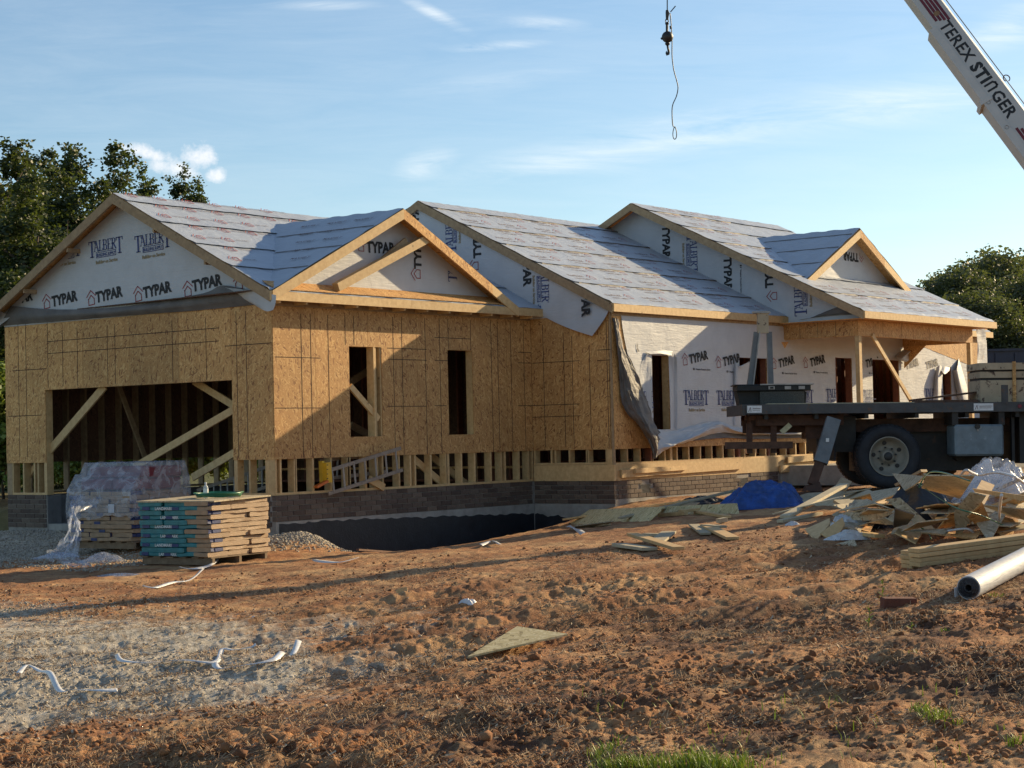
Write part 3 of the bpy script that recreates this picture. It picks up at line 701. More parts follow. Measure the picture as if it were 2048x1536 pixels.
deckroof([(XG0, HW+E1, ZF1), (XG1, HW+E1, ZF1), (XG1, HW/2, ZP1), (XG0, HW/2, ZP1)])
XR2 = 6.49
deckroof([(XR2, YE2, ZF2), (X3+.1, YE2, ZF2), (X3+.1, YP2, ZP2), (XR2, YP2, ZP2)])
YB2 = 2*YP2-YE2
deckroof([(XR2, YB2, ZF2), (X3+.1, YB2, ZF2), (X3+.1, YP2, ZP2), (XR2, YP2, ZP2)])
XE3 = 18.57
deckroof([(XR3, YE3, ZF3), (XE3, YE3, ZF3), (XE3, YP3, ZP3), (XR3, YP3, ZP3)])
YB3 = 2*YP3-YE3
deckroof([(XR3, YB3, ZF3), (XE3, YB3, ZF3), (XE3, YP3, ZP3), (XR3, YP3, ZP3)])
# low rear wing roof past the porch
deckroof([(X3, YE2, ZF2), (X4+.1, YE2, ZF2), (X4+.1, YE2+1.5, ZF2+.5), (X3, YE2+1.5, ZF2+.75)])
deckroof([(X3, YB2, ZF2), (X4+.1, YB2, ZF2), (X4+.1, YE2+1.5, ZF2+.5), (X3, YE2+1.5, ZF2+.75)])
# underlayment strips
def strip_surface(P, Q, up, length_up, under, name='underlayment_strip', amp=.006, left_cut=None, right_cut=None, seed=0, thick=.003):
    """P,Q ends of the lower edge, up = unit vector up the slope; left_cut/right_cut(v)->offset along the edge at height v"""
    P, Q, up = Vector(P), Vector(Q), Vector(up).normalized(); L = (Q-P).length; d = (Q-P).normalized(); n = d.cross(up).normalized()
    if n.z < 0: n = -n
    h0, k = 0.0, 0; strips = []
    while h0 < length_up-.02:
        h1 = min(h0+1.06, length_up); nu = max(8, int(L/.07)); nv = 14; A = np.zeros((nv, nu, 3))
        for j in range(nv):
            v = h0+(h1-h0)*j/(nv-1); a = left_cut(v) if left_cut else 0; b = L-(right_cut(v) if right_cut else 0)
            if b < a+.02: b = a+.02
            for i in range(nu):
                u = a+(b-a)*i/(nu-1); w = amp*(math.sin(u*9+v*3+seed+math.sin(v*7+u*1.7)*1.6)*.5+math.sin(u*21+v*11+k*3)*.25+random.uniform(-.2, .2))
                edge = 1.0 if 0 < i < nu-1 else .5
                hh = .006+.024*max(0, 1-(v-h0)/.22)+max(0, w)*edge
                if j == 0: hh = .004 if k == 0 else .03; v2 = v+.012*math.sin(u*5+seed)+.006*math.sin(u*17)
                else: v2 = v
                p = P+d*u+up*v2+n*hh; A[j, i] = p
        strips.append(obj(name, MB().grid(A), M_UNDER, house, smooth=True)); h0 += .92; k += 1
    return n, d
def prints(P, d, up, n, L, H, parent, seed, col_step=.95, row0=.45, left=lambda v: 0, right=None, red=M_INKR, big=1.0):
    rs = random.Random(seed); ga, gb, gc = [], [], []
    txt = text2d('RoofShield', .085*big, .001); txu = text2d('UNDERLAYMENT', .05*big, .001); v = row0; row = 0
    while v < H-.15:
        u = left(v)+.25+(row % 2)*.4*col_step
        while u < (right(v) if right else L)-.75*big:
            O = P+d*u+up*v
            decal(txt, O, d, up, n, ga, 0, 1, .019); decal(txu, O+up*(-.09*big)+d*.06, d, up, n, ga, 0, 1, .019)
            decal(LOGO, O+d*(.56*big)+up*.01, d, up, n, gb, 0, .85*big, .019)
            u += col_step+rs.uniform(-.03, .03)
        v += .46; row += 1
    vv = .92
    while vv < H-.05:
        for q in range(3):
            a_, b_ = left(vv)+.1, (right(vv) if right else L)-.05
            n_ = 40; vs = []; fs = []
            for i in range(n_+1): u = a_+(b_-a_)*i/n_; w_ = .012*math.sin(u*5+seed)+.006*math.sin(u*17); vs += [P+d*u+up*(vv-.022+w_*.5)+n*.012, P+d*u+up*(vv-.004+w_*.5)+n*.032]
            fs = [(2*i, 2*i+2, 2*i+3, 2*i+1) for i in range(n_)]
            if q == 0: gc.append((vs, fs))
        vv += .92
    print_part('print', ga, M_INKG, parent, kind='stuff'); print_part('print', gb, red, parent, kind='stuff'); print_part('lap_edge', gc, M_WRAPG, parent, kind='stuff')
def upv(sl): return Vector((0, 1, sl)).normalized()
# garage front slope, cut along the valley of the cross gable
CS = (GZ-ZF1)/(GX+O1)                                        # cross gable slope
u1 = upv(SL1); LU1 = math.hypot(HW/2+E1, ZP1-ZF1)
n1, d1 = strip_surface((XG0-.01, -E1-.01, ZF1), (XG1, -E1-.01, ZF1), u1, LU1, None, amp=.012, seed=1)
g1, g2 = [], []
txtr = text2d('LOW SLOPE', .07, .001)
for r in range(9):
    v = .35+r*.46; y = -E1+v*u1.y
    for c in range(6):
        x = .05+c*.62+(r % 2)*.3; valley = XG0+(ZF1+SL1*(y+E1)-ZF1)/CS
        if x+.45 > valley and y < 2.9 or x > 5.5: continue
        O = Vector((x, y-.0, garz(y))); decal(LOGO, O, (1, 0, 0), u1, n1, g1, 1.57, 1.25, .024); decal(LOGO, O+Vector((.02, 0, 0)), (1, 0, 0), u1, n1, g1, 1.57, .8, .025); decal(txtr, O+Vector((.16, 0, 0)), (1, 0, 0), u1, n1, g2, 0, .8, .024)
# cross gable slopes
def cg(x, right=False): return ZF1+CS*((x+O1) if not right else (2*GX+O1-x))
YV = (GZ-ZF1)/SL1-E1
def cross_gable(xl, xp, xr, y0, zf, zp, yv, tag_, skew=None):
    # left and right triangular slopes: lower edge is the valley
    for s, xe in ((-1, xl), (1, xr)):
        nv, nu = 18, 60; A = np.zeros((nv, nu, 3))
        for j in range(nv):
            f = j/(nv-1); x = xe+(xp-xe)*f; z = zf+(zp-zf)*f; ya = y0-.03; yb = y0+(yv-y0)*f+.10
            for i in range(nu):
                g = i/(nu-1); y = ya+(yb-ya)*g
                A[j, i] = (x, y, z+.012+.008*math.sin(y*13+f*16+math.sin(f*9)*2)+.004*random.random())
        sheet_ = part('underlayment_strip', MB().grid(A), M_UNDER, smooth=True)
        a = [Vector((xe, y0, zf-.02)), Vector((xp, y0, zp-.02)), Vector((xp, yv+.1, zp-.02)), Vector((xe, y0+.1, zf-.02))]
        part('roof_deck', MB().slab([p-Vector((0, 0, .018)) for p in a], (0, 0, 1), .018), M_OSB)
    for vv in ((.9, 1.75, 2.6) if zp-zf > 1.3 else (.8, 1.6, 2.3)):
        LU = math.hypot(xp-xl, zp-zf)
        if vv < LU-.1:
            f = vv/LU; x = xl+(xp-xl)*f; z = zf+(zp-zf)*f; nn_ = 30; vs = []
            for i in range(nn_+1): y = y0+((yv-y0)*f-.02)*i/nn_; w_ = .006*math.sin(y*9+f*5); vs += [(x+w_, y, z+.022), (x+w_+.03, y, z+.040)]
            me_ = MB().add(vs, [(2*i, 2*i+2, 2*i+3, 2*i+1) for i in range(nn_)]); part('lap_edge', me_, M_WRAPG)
    return
cross_gable(-O1, GX, GR, -E1, ZF1, GZ, YV, 'a')
# lap shadows on the cross-gable left slope: overlapped courses as thin raised folds, plus print
dL = Vector((0, 1, 0)); upL = Vector((GX+O1, 0, GZ-ZF1)).normalized(); nL = dL.cross(upL)*-1
if nL.z < 0: nL = -nL
ga = []; txt = text2d('MAXFELT', .10, .001); LUc = math.hypot(GX+O1, GZ-ZF1)
for r in range(7):
    v = .45+r*.42
    for c in range(5):
        yy = -.05+c*.62+(r % 2)*.3
        if yy+.6 < (YV+E1)*v/LUc-E1: decal(txt, Vector((-O1, 0, ZF1))+upL*v+dL*(yy+.5), -dL, upL, nL, ga, 0, 1, .035)
print_part('print', ga, M_INKG, house, kind='stuff')
print_part('print', g1, M_INKR, house, kind='stuff'); print_part('print', g2, M_INKG, house, kind='stuff')
# main roofs
u2 = upv(SL2); LU2 = math.hypot(YP2-YE2, ZP2-ZF2)
n2, d2 = strip_surface((XR2-.02, YE2-.01, ZF2), (X3+.0, YE2-.01, ZF2), u2, LU2, None, amp=.012, seed=2)
prints(Vector((XR2, YE2, ZF2)), Vector((1, 0, 0)), u2, n2, X3-XR2, LU2, house, 5, 1.15, .35, big=1.3)
u3 = upv(SL3); LU3 = math.hypot(YP3-YE3, ZP3-ZF3)
n3, d3 = strip_surface((XR3-.02, YE3-.01, ZF3), (XE3, YE3-.01, ZF3), u3, LU3, None, amp=.012, seed=3)
DXp, DYp, DZp, DHW, DZf = 15.21, -2.25, 5.088, 2.372, 3.90
YV3 = (DZp-ZF3)/SL3+YE3
def r3left(v): return 0
prints(Vector((XR3, YE3, ZF3)), Vector((1, 0, 0)), u3, n3, XE3-XR3, 1.6, house, 6, 1.15, .35, big=1.3)
prints(Vector((XR3, YE3, ZF3)), Vector((1, 0, 0)), u3, n3, 1.2, LU3, house, 8, 1.0, 1.7, big=1.2, right=lambda v: 1.0+(v-1.7)*.62)
cross_gable(DXp-DHW, DXp, DXp+DHW, DYp, ZF3+SL3*(DYp-YE3), DZp, YV3, 'b')
# back slopes papered too
strip_surface((XR2-.02, YB2, ZF2), (X3, YB2, ZF2), Vector((0, -1, SL2)), LU2, None, amp=.01, seed=5)
strip_surface((X3, YE2-.01, ZF2), (X4+.1, YE2-.01, ZF2), upv(.35), 1.4, None, amp=.01, seed=6)
# ---- rake and fascia boards
def board(p, q, w=FH, t=.038, up=(0, 0, 1), m=M_PINE, name='rake_board', e=0): return part(name, MB().bar(p, q, w, t, up, e), m)
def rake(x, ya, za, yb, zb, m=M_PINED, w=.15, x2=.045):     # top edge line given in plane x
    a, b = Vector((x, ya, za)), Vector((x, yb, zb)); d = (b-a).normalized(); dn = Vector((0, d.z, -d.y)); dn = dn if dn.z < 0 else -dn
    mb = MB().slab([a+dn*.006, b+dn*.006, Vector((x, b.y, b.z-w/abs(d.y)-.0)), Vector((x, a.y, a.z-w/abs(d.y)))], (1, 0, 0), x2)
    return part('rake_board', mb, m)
rake(XG0-.02, HW/2, ZP1, -E1, ZF1); rake(XG0-.02, HW/2, ZP1, HW+E1, ZF1)
rake(XR2-.05, YP2, ZP2, YE2, ZF2); rake(XR2-.05, YP2, ZP2, YB2, ZF2)
rake(XR3-.03, YP3, ZP3, YE3, ZF3); rake(XR3-.03, YP3, ZP3, YB3, ZF3)
rake(XE3-.03, YP3, ZP3, YE3, ZF3); rake(XE3-.03, YP3, ZP3, YB3, ZF3)
def rakeY(y, xa, za, xb, zb, m=M_PINE, w=.15, t=.04):
    a, b = Vector((xa, y, za)), Vector((xb, y, zb)); d = (b-a).normalized()
    part('rake_board', MB().slab([a, b, Vector((b.x, y, b.z-w/abs(d.x))), Vector((a.x, y, a.z-w/abs(d.x)))], (0, 1, 0), t), m)
rakeY(-E1-.05, GX, GZ, -O1, ZF1+.0); 
fx = 5.05; fz = GZ-CS*(fx-GX)
rakeY(-E1-.05, GX, GZ, fx, fz, m=M_OSB, w=.15); rakeY(-E1-.046, fx+.003, fz, GR, ZF1+.0, w=.15)
part('roof_deck', MB().slab([(-.22, -E1-.01, ZF1+.03), (GR-.15, -E1-.01, ZF1+.03), (GR-.2, .0, garz(0)+.03), (-.2, .0, garz(0)+.03)], (0, 0, 1), .012), M_OSB, 'bare OSB strip at the foot of the cross gable')
# loose rafter inside the gable
part('loose_rafter', MB().bar(onY(672, 575, -.24), onY(853, 477, -.24), .14, .12, (0, 0, 1)), M_PINE)
part('loose_rafter', MB().bar(onY(706, 570, .1), onY(812, 480, -.15), .09, .05, (0, 0, 1)), M_PINED)
def fascia(x0, x1, y, z, m=M_PINE, h=FH): part('fascia_board', MB().bx((x0, y-.038, z-h), (x1, y, z-.004)), m)
fascia(-O1-.02, 2.9, -E1, ZF1); fascia(2.904, L1+.06, -E1, ZF1)
fascia(XR2-.03, 10.2, YE2, ZF2); fascia(10.204, X3+.12, YE2, ZF2)
fascia(XR3-.02, 16.0, YE3, ZF3); fascia(16.004, XE3+.05, YE3, ZF3)
fascia(X3+.2, X4+.15, YE2, ZF2)
# rafter tails
for i in range(12): part('rafter_tail', MB().bx((-.12+i*.575, -E1, ZF1-FH-.035), (-.08+i*.575, .0, ZF1-.07)), M_PINE)
for i in range(10): part('rafter_tail', MB().bx((L1+.25+i*.6, YE2, ZF2-FH-.01), (L1+.29+i*.6, D2, ZF2-.07)), M_PINED)
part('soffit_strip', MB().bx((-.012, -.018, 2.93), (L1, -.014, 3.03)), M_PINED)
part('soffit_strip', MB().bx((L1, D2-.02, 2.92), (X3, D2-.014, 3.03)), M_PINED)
# lookout blocks under garage rakes
for yy in (1.2, 2.4, 4.6, 5.8):
    z = garz(yy if yy < HW/2 else HW-yy)-.17; part('lookout_block', MB().bx((-.28, yy-.019, z-.07), (-.013, yy+.019, z)), M_PINED)
# ---- gable walls with house wrap
gz1 = garz(0)
gw = part('gable_wrap', MB().slab([(-.014, 0-.01, 2.97), (-.014, HW+.01, 2.97), (-.014, HW+.01, gz1-.05), (-.014, HW/2, ZP1-.05), (-.014, -.01, gz1-.05)], (1, 0, 0), .01), M_WRAP, 'white printed house wrap on garage gable')
gy = Vector((0, -1, 0)); gzv = Vector((0, 0, 1)); planes = [(Vector((0, HW/2, ZP1-.15)), Vector((0, 1, 1/SL1)).normalized()), (Vector((0, HW/2, ZP1-.15)), Vector((0, -1, 1/SL1)).normalized()), (Vector((0, 0, 2.95)), Vector((0, 0, -1)))]
k1, k2, k3, k4 = [], [], [], []
for i, (px, py) in enumerate(((18, 612), (105, 613), (193, 605), (288, 596), (386, 583))):
    O = onX(px, py, -.015); decal(TYP, O, gy, gzv, (-1, 0, 0), k1, .10, .98)
for px, py in ((5, 622), (94, 607), (183, 600), (277, 592), (376, 582), (478, 568)):
    decal(LOGO, onX(px, py, -.015), gy, gzv, (-1, 0, 0), k4, .1, 1.35)
for px, py in ((178, 506), (270, 495), (97, 512)):
    O = onX(px, py, -.015); decal(TAL, O, gy, gzv, (-1, 0, 0), k2, .035, 1.08); decal(TALS, O, gy, gzv, (-1, 0, 0), k3, .035, 1.08)
for px, py in ((370, 482),):
    O = onX(px, py, -.015); decal(TALS, O, gy, gzv, (-1, 0, 0), k3, .035, .86)
for it, m in ((k1, M_INK), (k2, M_INKB), (k3, M_INKT), (k4, M_INKR)): print_part('lettering', it, m, gw, planes)
# folded-up underside at the foot of the wrap
def cloth(ctrl, nu, nv, amp=0.0, sc=3.0, seed=0, dirn=None):
    C = np.array([[tuple(p) for p in r] for r in ctrl], float)
    def cr(A, n):      # catmull-rom along axis 0
        m = len(A); out = []
        for t in np.linspace(0, m-1-1e-6, n):
            i = int(t); f = t-i; p = [A[max(i-1, 0)], A[i], A[min(i+1, m-1)], A[min(i+2, m-1)]]
            out.append(.5*((2*p[1])+(-p[0]+p[2])*f+(2*p[0]-5*p[1]+4*p[2]-p[3])*f*f+(-p[0]+3*p[1]-3*p[2]+p[3])*f**3))
        return np.array(out)
    A = cr(C, nv); A = np.swapaxes(cr(np.swapaxes(A, 0, 1), nu), 0, 1)
    if amp:
        dx = np.gradient(A, axis=1); dy = np.gradient(A, axis=0); n = np.cross(dx, dy); n /= np.linalg.norm(n, axis=-1, keepdims=True)+1e-9
        ii, jj = np.meshgrid(np.linspace(0, 1, A.shape[1]), np.linspace(0, 1, A.shape[0]))
        w = (1-np.abs(fbm(ii*sc*(1.7), jj*sc, 4, seed)*2-1)*2.2)+.5*(1-np.abs(fbm(ii*sc*.6+jj*sc*2, jj*sc*.7-ii*sc, 3, seed+9)*2-1)*2.)
        A = A+n*(w*amp)[..., None]
    return A
pf = [(0, 655), (10, 650), (548, 612)]
bot = [(2, 655), (8, 651), (120, 642), (250, 631), (400, 620), (520, 608), (550, 604)]
top = [(22, 612), (32, 613), (120, 619), (250, 613), (400, 588), (450, 571), (530, 592)]
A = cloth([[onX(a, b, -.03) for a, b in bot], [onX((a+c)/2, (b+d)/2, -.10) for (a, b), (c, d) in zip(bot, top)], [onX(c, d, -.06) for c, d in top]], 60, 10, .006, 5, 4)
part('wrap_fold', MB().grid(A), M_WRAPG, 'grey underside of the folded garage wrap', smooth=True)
A = cloth([[onX(440, 574, -.05), onX(490, 580, -.2), onX(552, 590, -.34)], [onX(470, 590, -.05), onX(510, 600, -.2), onX(551, 606, -.34)], [onX(505, 608, -.05), onX(530, 622, -.25), onX(546, 620, -.3)]], 14, 10, .004, 3, 2)
part('wrap_flap', MB().grid(A), M_WRAP, smooth=True)
A = cloth([[onX(-8, 618, -.1), onX(8, 626, -.1)], [onX(-8, 634, -.1), onX(22, 632, -.1)], [onX(-8, 655, -.12), onX(0, 650, -.12)]], 8, 8, .003, 3, 2)
part('wrap_flap', MB().grid(A), M_WRAP, smooth=True)
# section two gable (plane x = L1)
gw2 = part('gable_wrap', MB().slab([(L1-.016, -1.70, 2.98), (L1-.016, HW/2, 2.9), (L1-.016, HW+.3, 2.9), (L1-.016, YP2+1.4, ZP2-SL2*1.4-.05), (L1-.016, YP2, ZP2-.05), (L1-.016, -1.75, ZF2+SL2*(-1.75-YE2)-.05)], (1, 0, 0), .01), M_WRAP, 'white wrap on the end wall above the garage roof')
planes2 = [(Vector((0, YP2, ZP2-.17)), Vector((0, -1, 1/SL2)).normalized()), (Vector((0, YP2, ZP2-.17)), Vector((0, 1, 1/SL2)).normalized())]
# hanging skirt of wrap below the eave
sk = [[onX(1078, 600, L1-.022), onX(1130, 600, L1-.022), onX(1180, 606, L1-.022), onX(1222, 612, L1-.022)],
      [onX(1084, 620, L1-.03), onX(1130, 635, L1-.05), onX(1170, 645, L1-.08), onX(1207, 640, L1-.10)],
      [onX(1086, 632, L1-.03), onX(1115, 647, L1-.06), onX(1150, 661, L1-.10), onX(1184, 672, L1-.12)]]
A = cloth(sk, 24, 12, .003, 3, 5); part('wrap_flap', MB().grid(A), M_WRAP, 'loose corner of wrap hanging below the eave', smooth=True)
k1, k2, k3, k4 = [], [], [], []; dwn = Vector((0, 0, -1)); upw = Vector((0, 0, 1)); nX = Vector((-1, 0, 0))
def rotL(g, px, py, items, down, k=1.0, off=.006, x=L1-.017):   # text running down or up the wall
    O = onX(px, py, x)
    decal(g, O, dwn if down else upw, -gy*-1 if down else -gy, nX, items, 0, k, off)
rotL(TYP, 838, 470, k1, False); rotL(TYP, 962, 515, k1, False)
rotL(TYP, 1046, 497, k1, True); rotL(TYP, 1167, 556, k1, True, off=.075)
rotL(TAL, 906, 505, k2, False); rotL(TALS, 906, 505, k3, False)
rotL(TAL, 1082, 620-88, k2, True); rotL(TALS, 1082, 620-88, k3, True)
rotL(LOGO, 950, 532, k4, False, 1.3)
for it, m in ((k1, M_INK), (k2, M_INKB), (k3, M_INKT), (k4, M_INKR)): print_part('lettering', it, m, gw2, planes2)
# section three gable above roof two and the porch beam
gw3 = part('gable_wrap', MB().slab([(X3-.016, D3-.02, 2.97), (X3-.016, 6, 2.97), (X3-.016, YP3+1.5, ZP3-SL3*1.5-.05), (X3-.016, YP3, ZP3-.05), (X3-.016, D3-.02, ZF3+SL3*(D3-YE3)-.06)], (1, 0, 0), .01), M_WRAP, 'white wrap on the end wall above the middle roof')
planes3 = [(Vector((0, YP3, ZP3-.19)), Vector((0, -1, 1/SL3)).normalized()), (Vector((0, YP3, ZP3-.19)), Vector((0, 1, 1/SL3)).normalized()), (Vector((X3, YE2, ZF2+.03)), Vector((0, SL2, -1)).normalized())]
k1, k2, k3, k4 = [], [], [], []
rotL(TYP, 1325, 452, k1, True, x=X3-.017); rotL(TYP, 1448, 515, k1, True, x=X3-.017); rotL(TYP, 1546, 575, k1, False, x=X3-.017)
rotL(TAL, 1606, 632, k2, False, 1.1, x=X3-.017); rotL(TALS, 1606, 632, k3, False, 1.1, x=X3-.017); rotL(TAL, 1380, 470, k2, True, 1.0, x=X3-.017); rotL(TALS, 1380, 470, k3, True, x=X3-.017)
rotL(LOGO, 1547, 592, k4, False, 1.3, x=X3-.017); rotL(DOTS, 1480, 530, k1, True, x=X3-.017)
for it, m in ((k1, M_INK), (k2, M_INKB), (k3, M_INKT), (k4, M_INKR)): print_part('lettering', it, m, gw3, planes3)
A = cloth([[onX(1595, 640, X3-.03), onX(1650, 632, X3-.04), onX(1712, 628, X3-.04)], [onX(1620, 636, X3-.05), onX(1660, 626, X3-.06), onX(1700, 622, X3-.06)], [onX(1640, 628, X3-.03), onX(1675, 614, X3-.04), onX(1692, 612, X3-.04)]], 20, 8, .005, 4, 6)
part('wrap_fold', MB().grid(A), M_WRAPG, 'grey folded underside of wrap above the porch beam', smooth=True)
# small gables
def small_gable(xa, xp, xb, y, zf, zp, base, lab):
    sl = (zp-zf)/(xp-xa)
    return part('gable_wrap', MB().slab([(xa+.2, y, base), (xb-.2, y, base), (xb-.2, y, zf+sl*.2-.03), (xp, y, zp-.04), (xa+.2, y, zf+sl*.2-.03)], (0, 1, 0), .01), M_WRAP, lab)
sg = small_gable(-O1, GX, GR, -.0, ZF1, GZ, ZF1-.2, 'white wrap in the garage cross gable')
k1, k2, k3, k4 = [], [], [], []; ux = Vector((1, 0, 0)); nY = Vector((0, -1, 0))
decal(TYP, onY(733, 504, -.0), ux, upw, nY, k1, .03, 1.0); decal(LOGO, onY(722, 494, 0), ux, upw, nY, k4, 0, 1.1)
decal(TYP, onY(842, 538, 0), upw, -ux, nY, k1, .0, 1.0); decal(LOGO, onY(834, 548, 0), upw, -ux, nY, k4, 0, 1.3)
decal(TAL, onY(908, 564, 0), upw, -ux, nY, k2, 0, .95); decal(TALS, onY(908, 564, 0), upw, -ux, nY, k3, 0, .95)
pc = [(Vector((GX, 0, GZ-.17)), Vector((1, 0, 1/CS)).normalized()), (Vector((GX, 0, GZ-.17)), Vector((-1, 0, 1/CS)).normalized()), (Vector((0, 0, ZF1+.15)), Vector((0, 0, -1)))]
for it, m in ((k1, M_INK), (k2, M_INKB), (k3, M_INKT), (k4, M_INKR)): print_part('lettering', it, m, sg, pc)
dsl = (DZp-(ZF3+SL3*(DYp-YE3)))/DHW; zfd = ZF3+SL3*(DYp-YE3)
sd = small_gable(DXp-DHW, DXp, DXp+DHW, DYp+.28, zfd, DZp, zfd-.1, 'white wrap in the small gable over the porch')
k1, k4 = [], []
decal(TYP, onY(1716, 508, DYp+.28), -ux, dwn, nY, k1, .0, 1.0); decal(TYP, onY(1764, 514, DYp+.28), -ux, dwn, nY, k1, 0, 1.0); decal(LOGO, onY(1722, 511, DYp+.28), -ux, dwn, nY, k4, 0, 1.2)
pd = [(Vector((DXp, 0, DZp-.17)), Vector((1, 0, 1/dsl)).normalized()), (Vector((DXp, 0, DZp-.17)), Vector((-1, 0, 1/dsl)).normalized())]
print_part('lettering', k1, M_INK, sd, pd); print_part('lettering', k4, M_INKR, sd, pd)
rakeY(DYp-.05, DXp, DZp-.03, DXp-DHW, zfd+.0); rakeY(DYp-.05, DXp+.003, DZp-.03, DXp+1.1, DZp-.03-dsl*1.1, m=M_OSB); rakeY(DYp-.046, DXp+1.104, DZp-.03-dsl*1.104, DXp+DHW, zfd)
# ---- porch
bz = 2.657
part('porch_beam', MB().bx((X3-.02, D3-.0, bz), (X3+L3-.1, D3+.12, 2.97)), M_OSB)
part('porch_beam', MB().bx((X3-.018, D3+.122, bz), (X3+.10, D2-.02, 2.97)), M_OSB)
part('porch_beam', MB().bx((X3+L3-.12, D3+.122, bz), (X3+L3, D2-.02, 2.97)), M_OSB)
mk = MB()
for x in (1.05, 1.9, 3.2, 4.3): mk.bx((X3+x, D3-.002, bz), (X3+x+.006, D3, 2.97))
for y in (.5, .9, 1.3): mk.bx((X3-.0215, D3+y, bz), (X3-.0200, D3+y+.006, 2.97))
part('marker_lines', mk, M_CHALK, kind='stuff')
part('porch_soffit', MB().bx((X3-.3, YE3+.03, 2.975), (X3+L3+.3, D2-.1, 2.985)), M_OSB)
gzp = .2
part('porch_post', MB().bx((X3-.01, D3, .05), (X3+.08, D3+.09, bz-.002)).bx((X3+.082, D3+.01, .05), (X3+.12, D3+.08, bz-.002)), M_PINE)
part('porch_post', MB().bx((X3+L3-.24, D3, .05), (X3+L3-.15, D3+.09, bz-.002)).bx((X3+L3-.148, D3+.01, .05), (X3+L3-.11, D3+.08, bz-.002)), M_PINE)
part('porch_brace', MB().bar(onY(1744, 670, D3-.02), onY(1822, 802, D3-.02), .089, .038, (1, 0, 0)), M_PINE)
part('porch_floor', MB().bx((X3, D3, -.3), (X3+L3, D2, .10)), M_CONC)
part('gusset', MB().slab([onY(1563, 684, D2-.03), onY(1577, 684, D2-.03), onY(1570, 697, D2-.03)], (0, 1, 0), .012), M_OSB)
part('gusset', MB().slab([(X3+L3-.13, D2-.05, bz), (X3+L3-.13, D2-.6, bz), (X3+L3-.13, D2-.05, bz-.5)], (1, 0, 0), .012), M_OSB)
# torn wrap and sheathing at the far right end
part('osb_panel', MB().slab([onY(1838, 690, D2-.03), onY(1957, 655, D2-.03), onY(1975, 658, D2-.03), onY(1967, 715, D2-.03), onY(1955, 736, D2-.03), onY(1900, 715, D2-.03)], (0, 1, 0), .012), M_OSB)
# ---- wrap on the front wall of section two
wy = D2-.016
WL = 1.0
def wallwrap(x0, x1, z0, z1, holes, leftcut=None):
    cuts = sorted({x0, x1} | {v for h in holes for v in h[:2] if x0 < v < x1} | set(np.arange(x0, x1, .4))); mb = MB()
    def low(x):   # lower edge of the wrap, lifted and ragged
        return z0+.05*math.sin(x*2.1)+.04*math.sin(x*5.3)
    def leftlim(z): return leftcut(z) if leftcut else -99
    for a, b in zip(cuts[:-1], cuts[1:]):
        hs = [h for h in holes if h[0] <= (a+b)/2 <= h[1]]
        zs = [(low(a), low(b), z1, z1)] if not hs else [q for q in ((low(a), low(b), hs[0][2], hs[0][2]), (hs[0][3], hs[0][3], z1, z1)) if q[2]-q[0] > .03]
        for za, zb, zc, zd in zs:
            n = 10
            for i in range(n):
                f0, f1 = i/n, (i+1)/n; p = [(a, za+(zc-za)*f0), (b, zb+(zd-zb)*f0), (b, zb+(zd-zb)*f1), (a, za+(zc-za)*f1)]
                p = [(max(x, leftlim(z)), z) for x, z in p]
                if abs(p[0][0]-p[1][0])+abs(p[2][0]-p[3][0]) < 1e-4: continue
                mb.add([(x, wy-.008*abs(math.sin(x*4+z*2))-.003, z) for x, z in p], [(0, 1, 2, 3)])
    return mb
holes = [(h[0], h[1], h[2], h[3]) for h in S2H]
lc = lambda z: xat(1240, D2, 640)+max(0, 2.95-z)**1.5*.30
ww = part('wall_wrap', wallwrap(L1+.12, X4, onY(1400, 868, D2).z, 2.93, holes, lc), M_WRAP, 'white printed house wrap on the front wall', fix=False)
k1, k2, k3, k4, k5 = [], [], [], [], []
for px, py, f in ((1238, 712, 1), (1380, 727, 0), (1447, 732, 0), (1558, 735, 0), (1621, 733, 0), (1732, 735, 0), (1813, 738, 1), (1853, 738, 1)):
    O = onY(px, py, wy-.012); decal(TYP, O, ux, upw, nY, k5 if f else k1, .16, .93)
    if not f: decal(LOGO, onY(px-10, py-5, wy-.012), ux, upw, nY, k1 if f else k4, .1, 1.2); decal(DOTS, onY(px+6, py+13, wy-.012), ux, upw, nY, k1)
for px, py in ((1264, 803), (1367, 800), (1433, 800), (1560+25, 797), (1652, 795), (1722, 796), (1850, 793), (1870, 793)):
    O = onY(px, py, wy-.012); decal(TAL, O, ux, upw, nY, k2, .0, 1.08); decal(TALS, O, ux, upw, nY, k3, .0, 1.08)
LN = []
for it, m in ((k1, M_INK), (k5, M_INKF), (k2, M_INKB), (k3, M_INKT), (k4, M_INKR)):
    bm_items = []
    for vs, fs in it:
        keep = [f for f in fs if not any(h[0]-.02 < sum(vs[i].x for i in f)/len(f) < h[1]+.02 and h[2] < sum(vs[i].z for i in f)/len(f) < h[3]+.04 for h in S2H)]
        bm_items.append((vs, keep))
    print_part('lettering', bm_items, m, ww, [(Vector((lc(1.6), 0, 0)), Vector((-1, 0, 0)))])
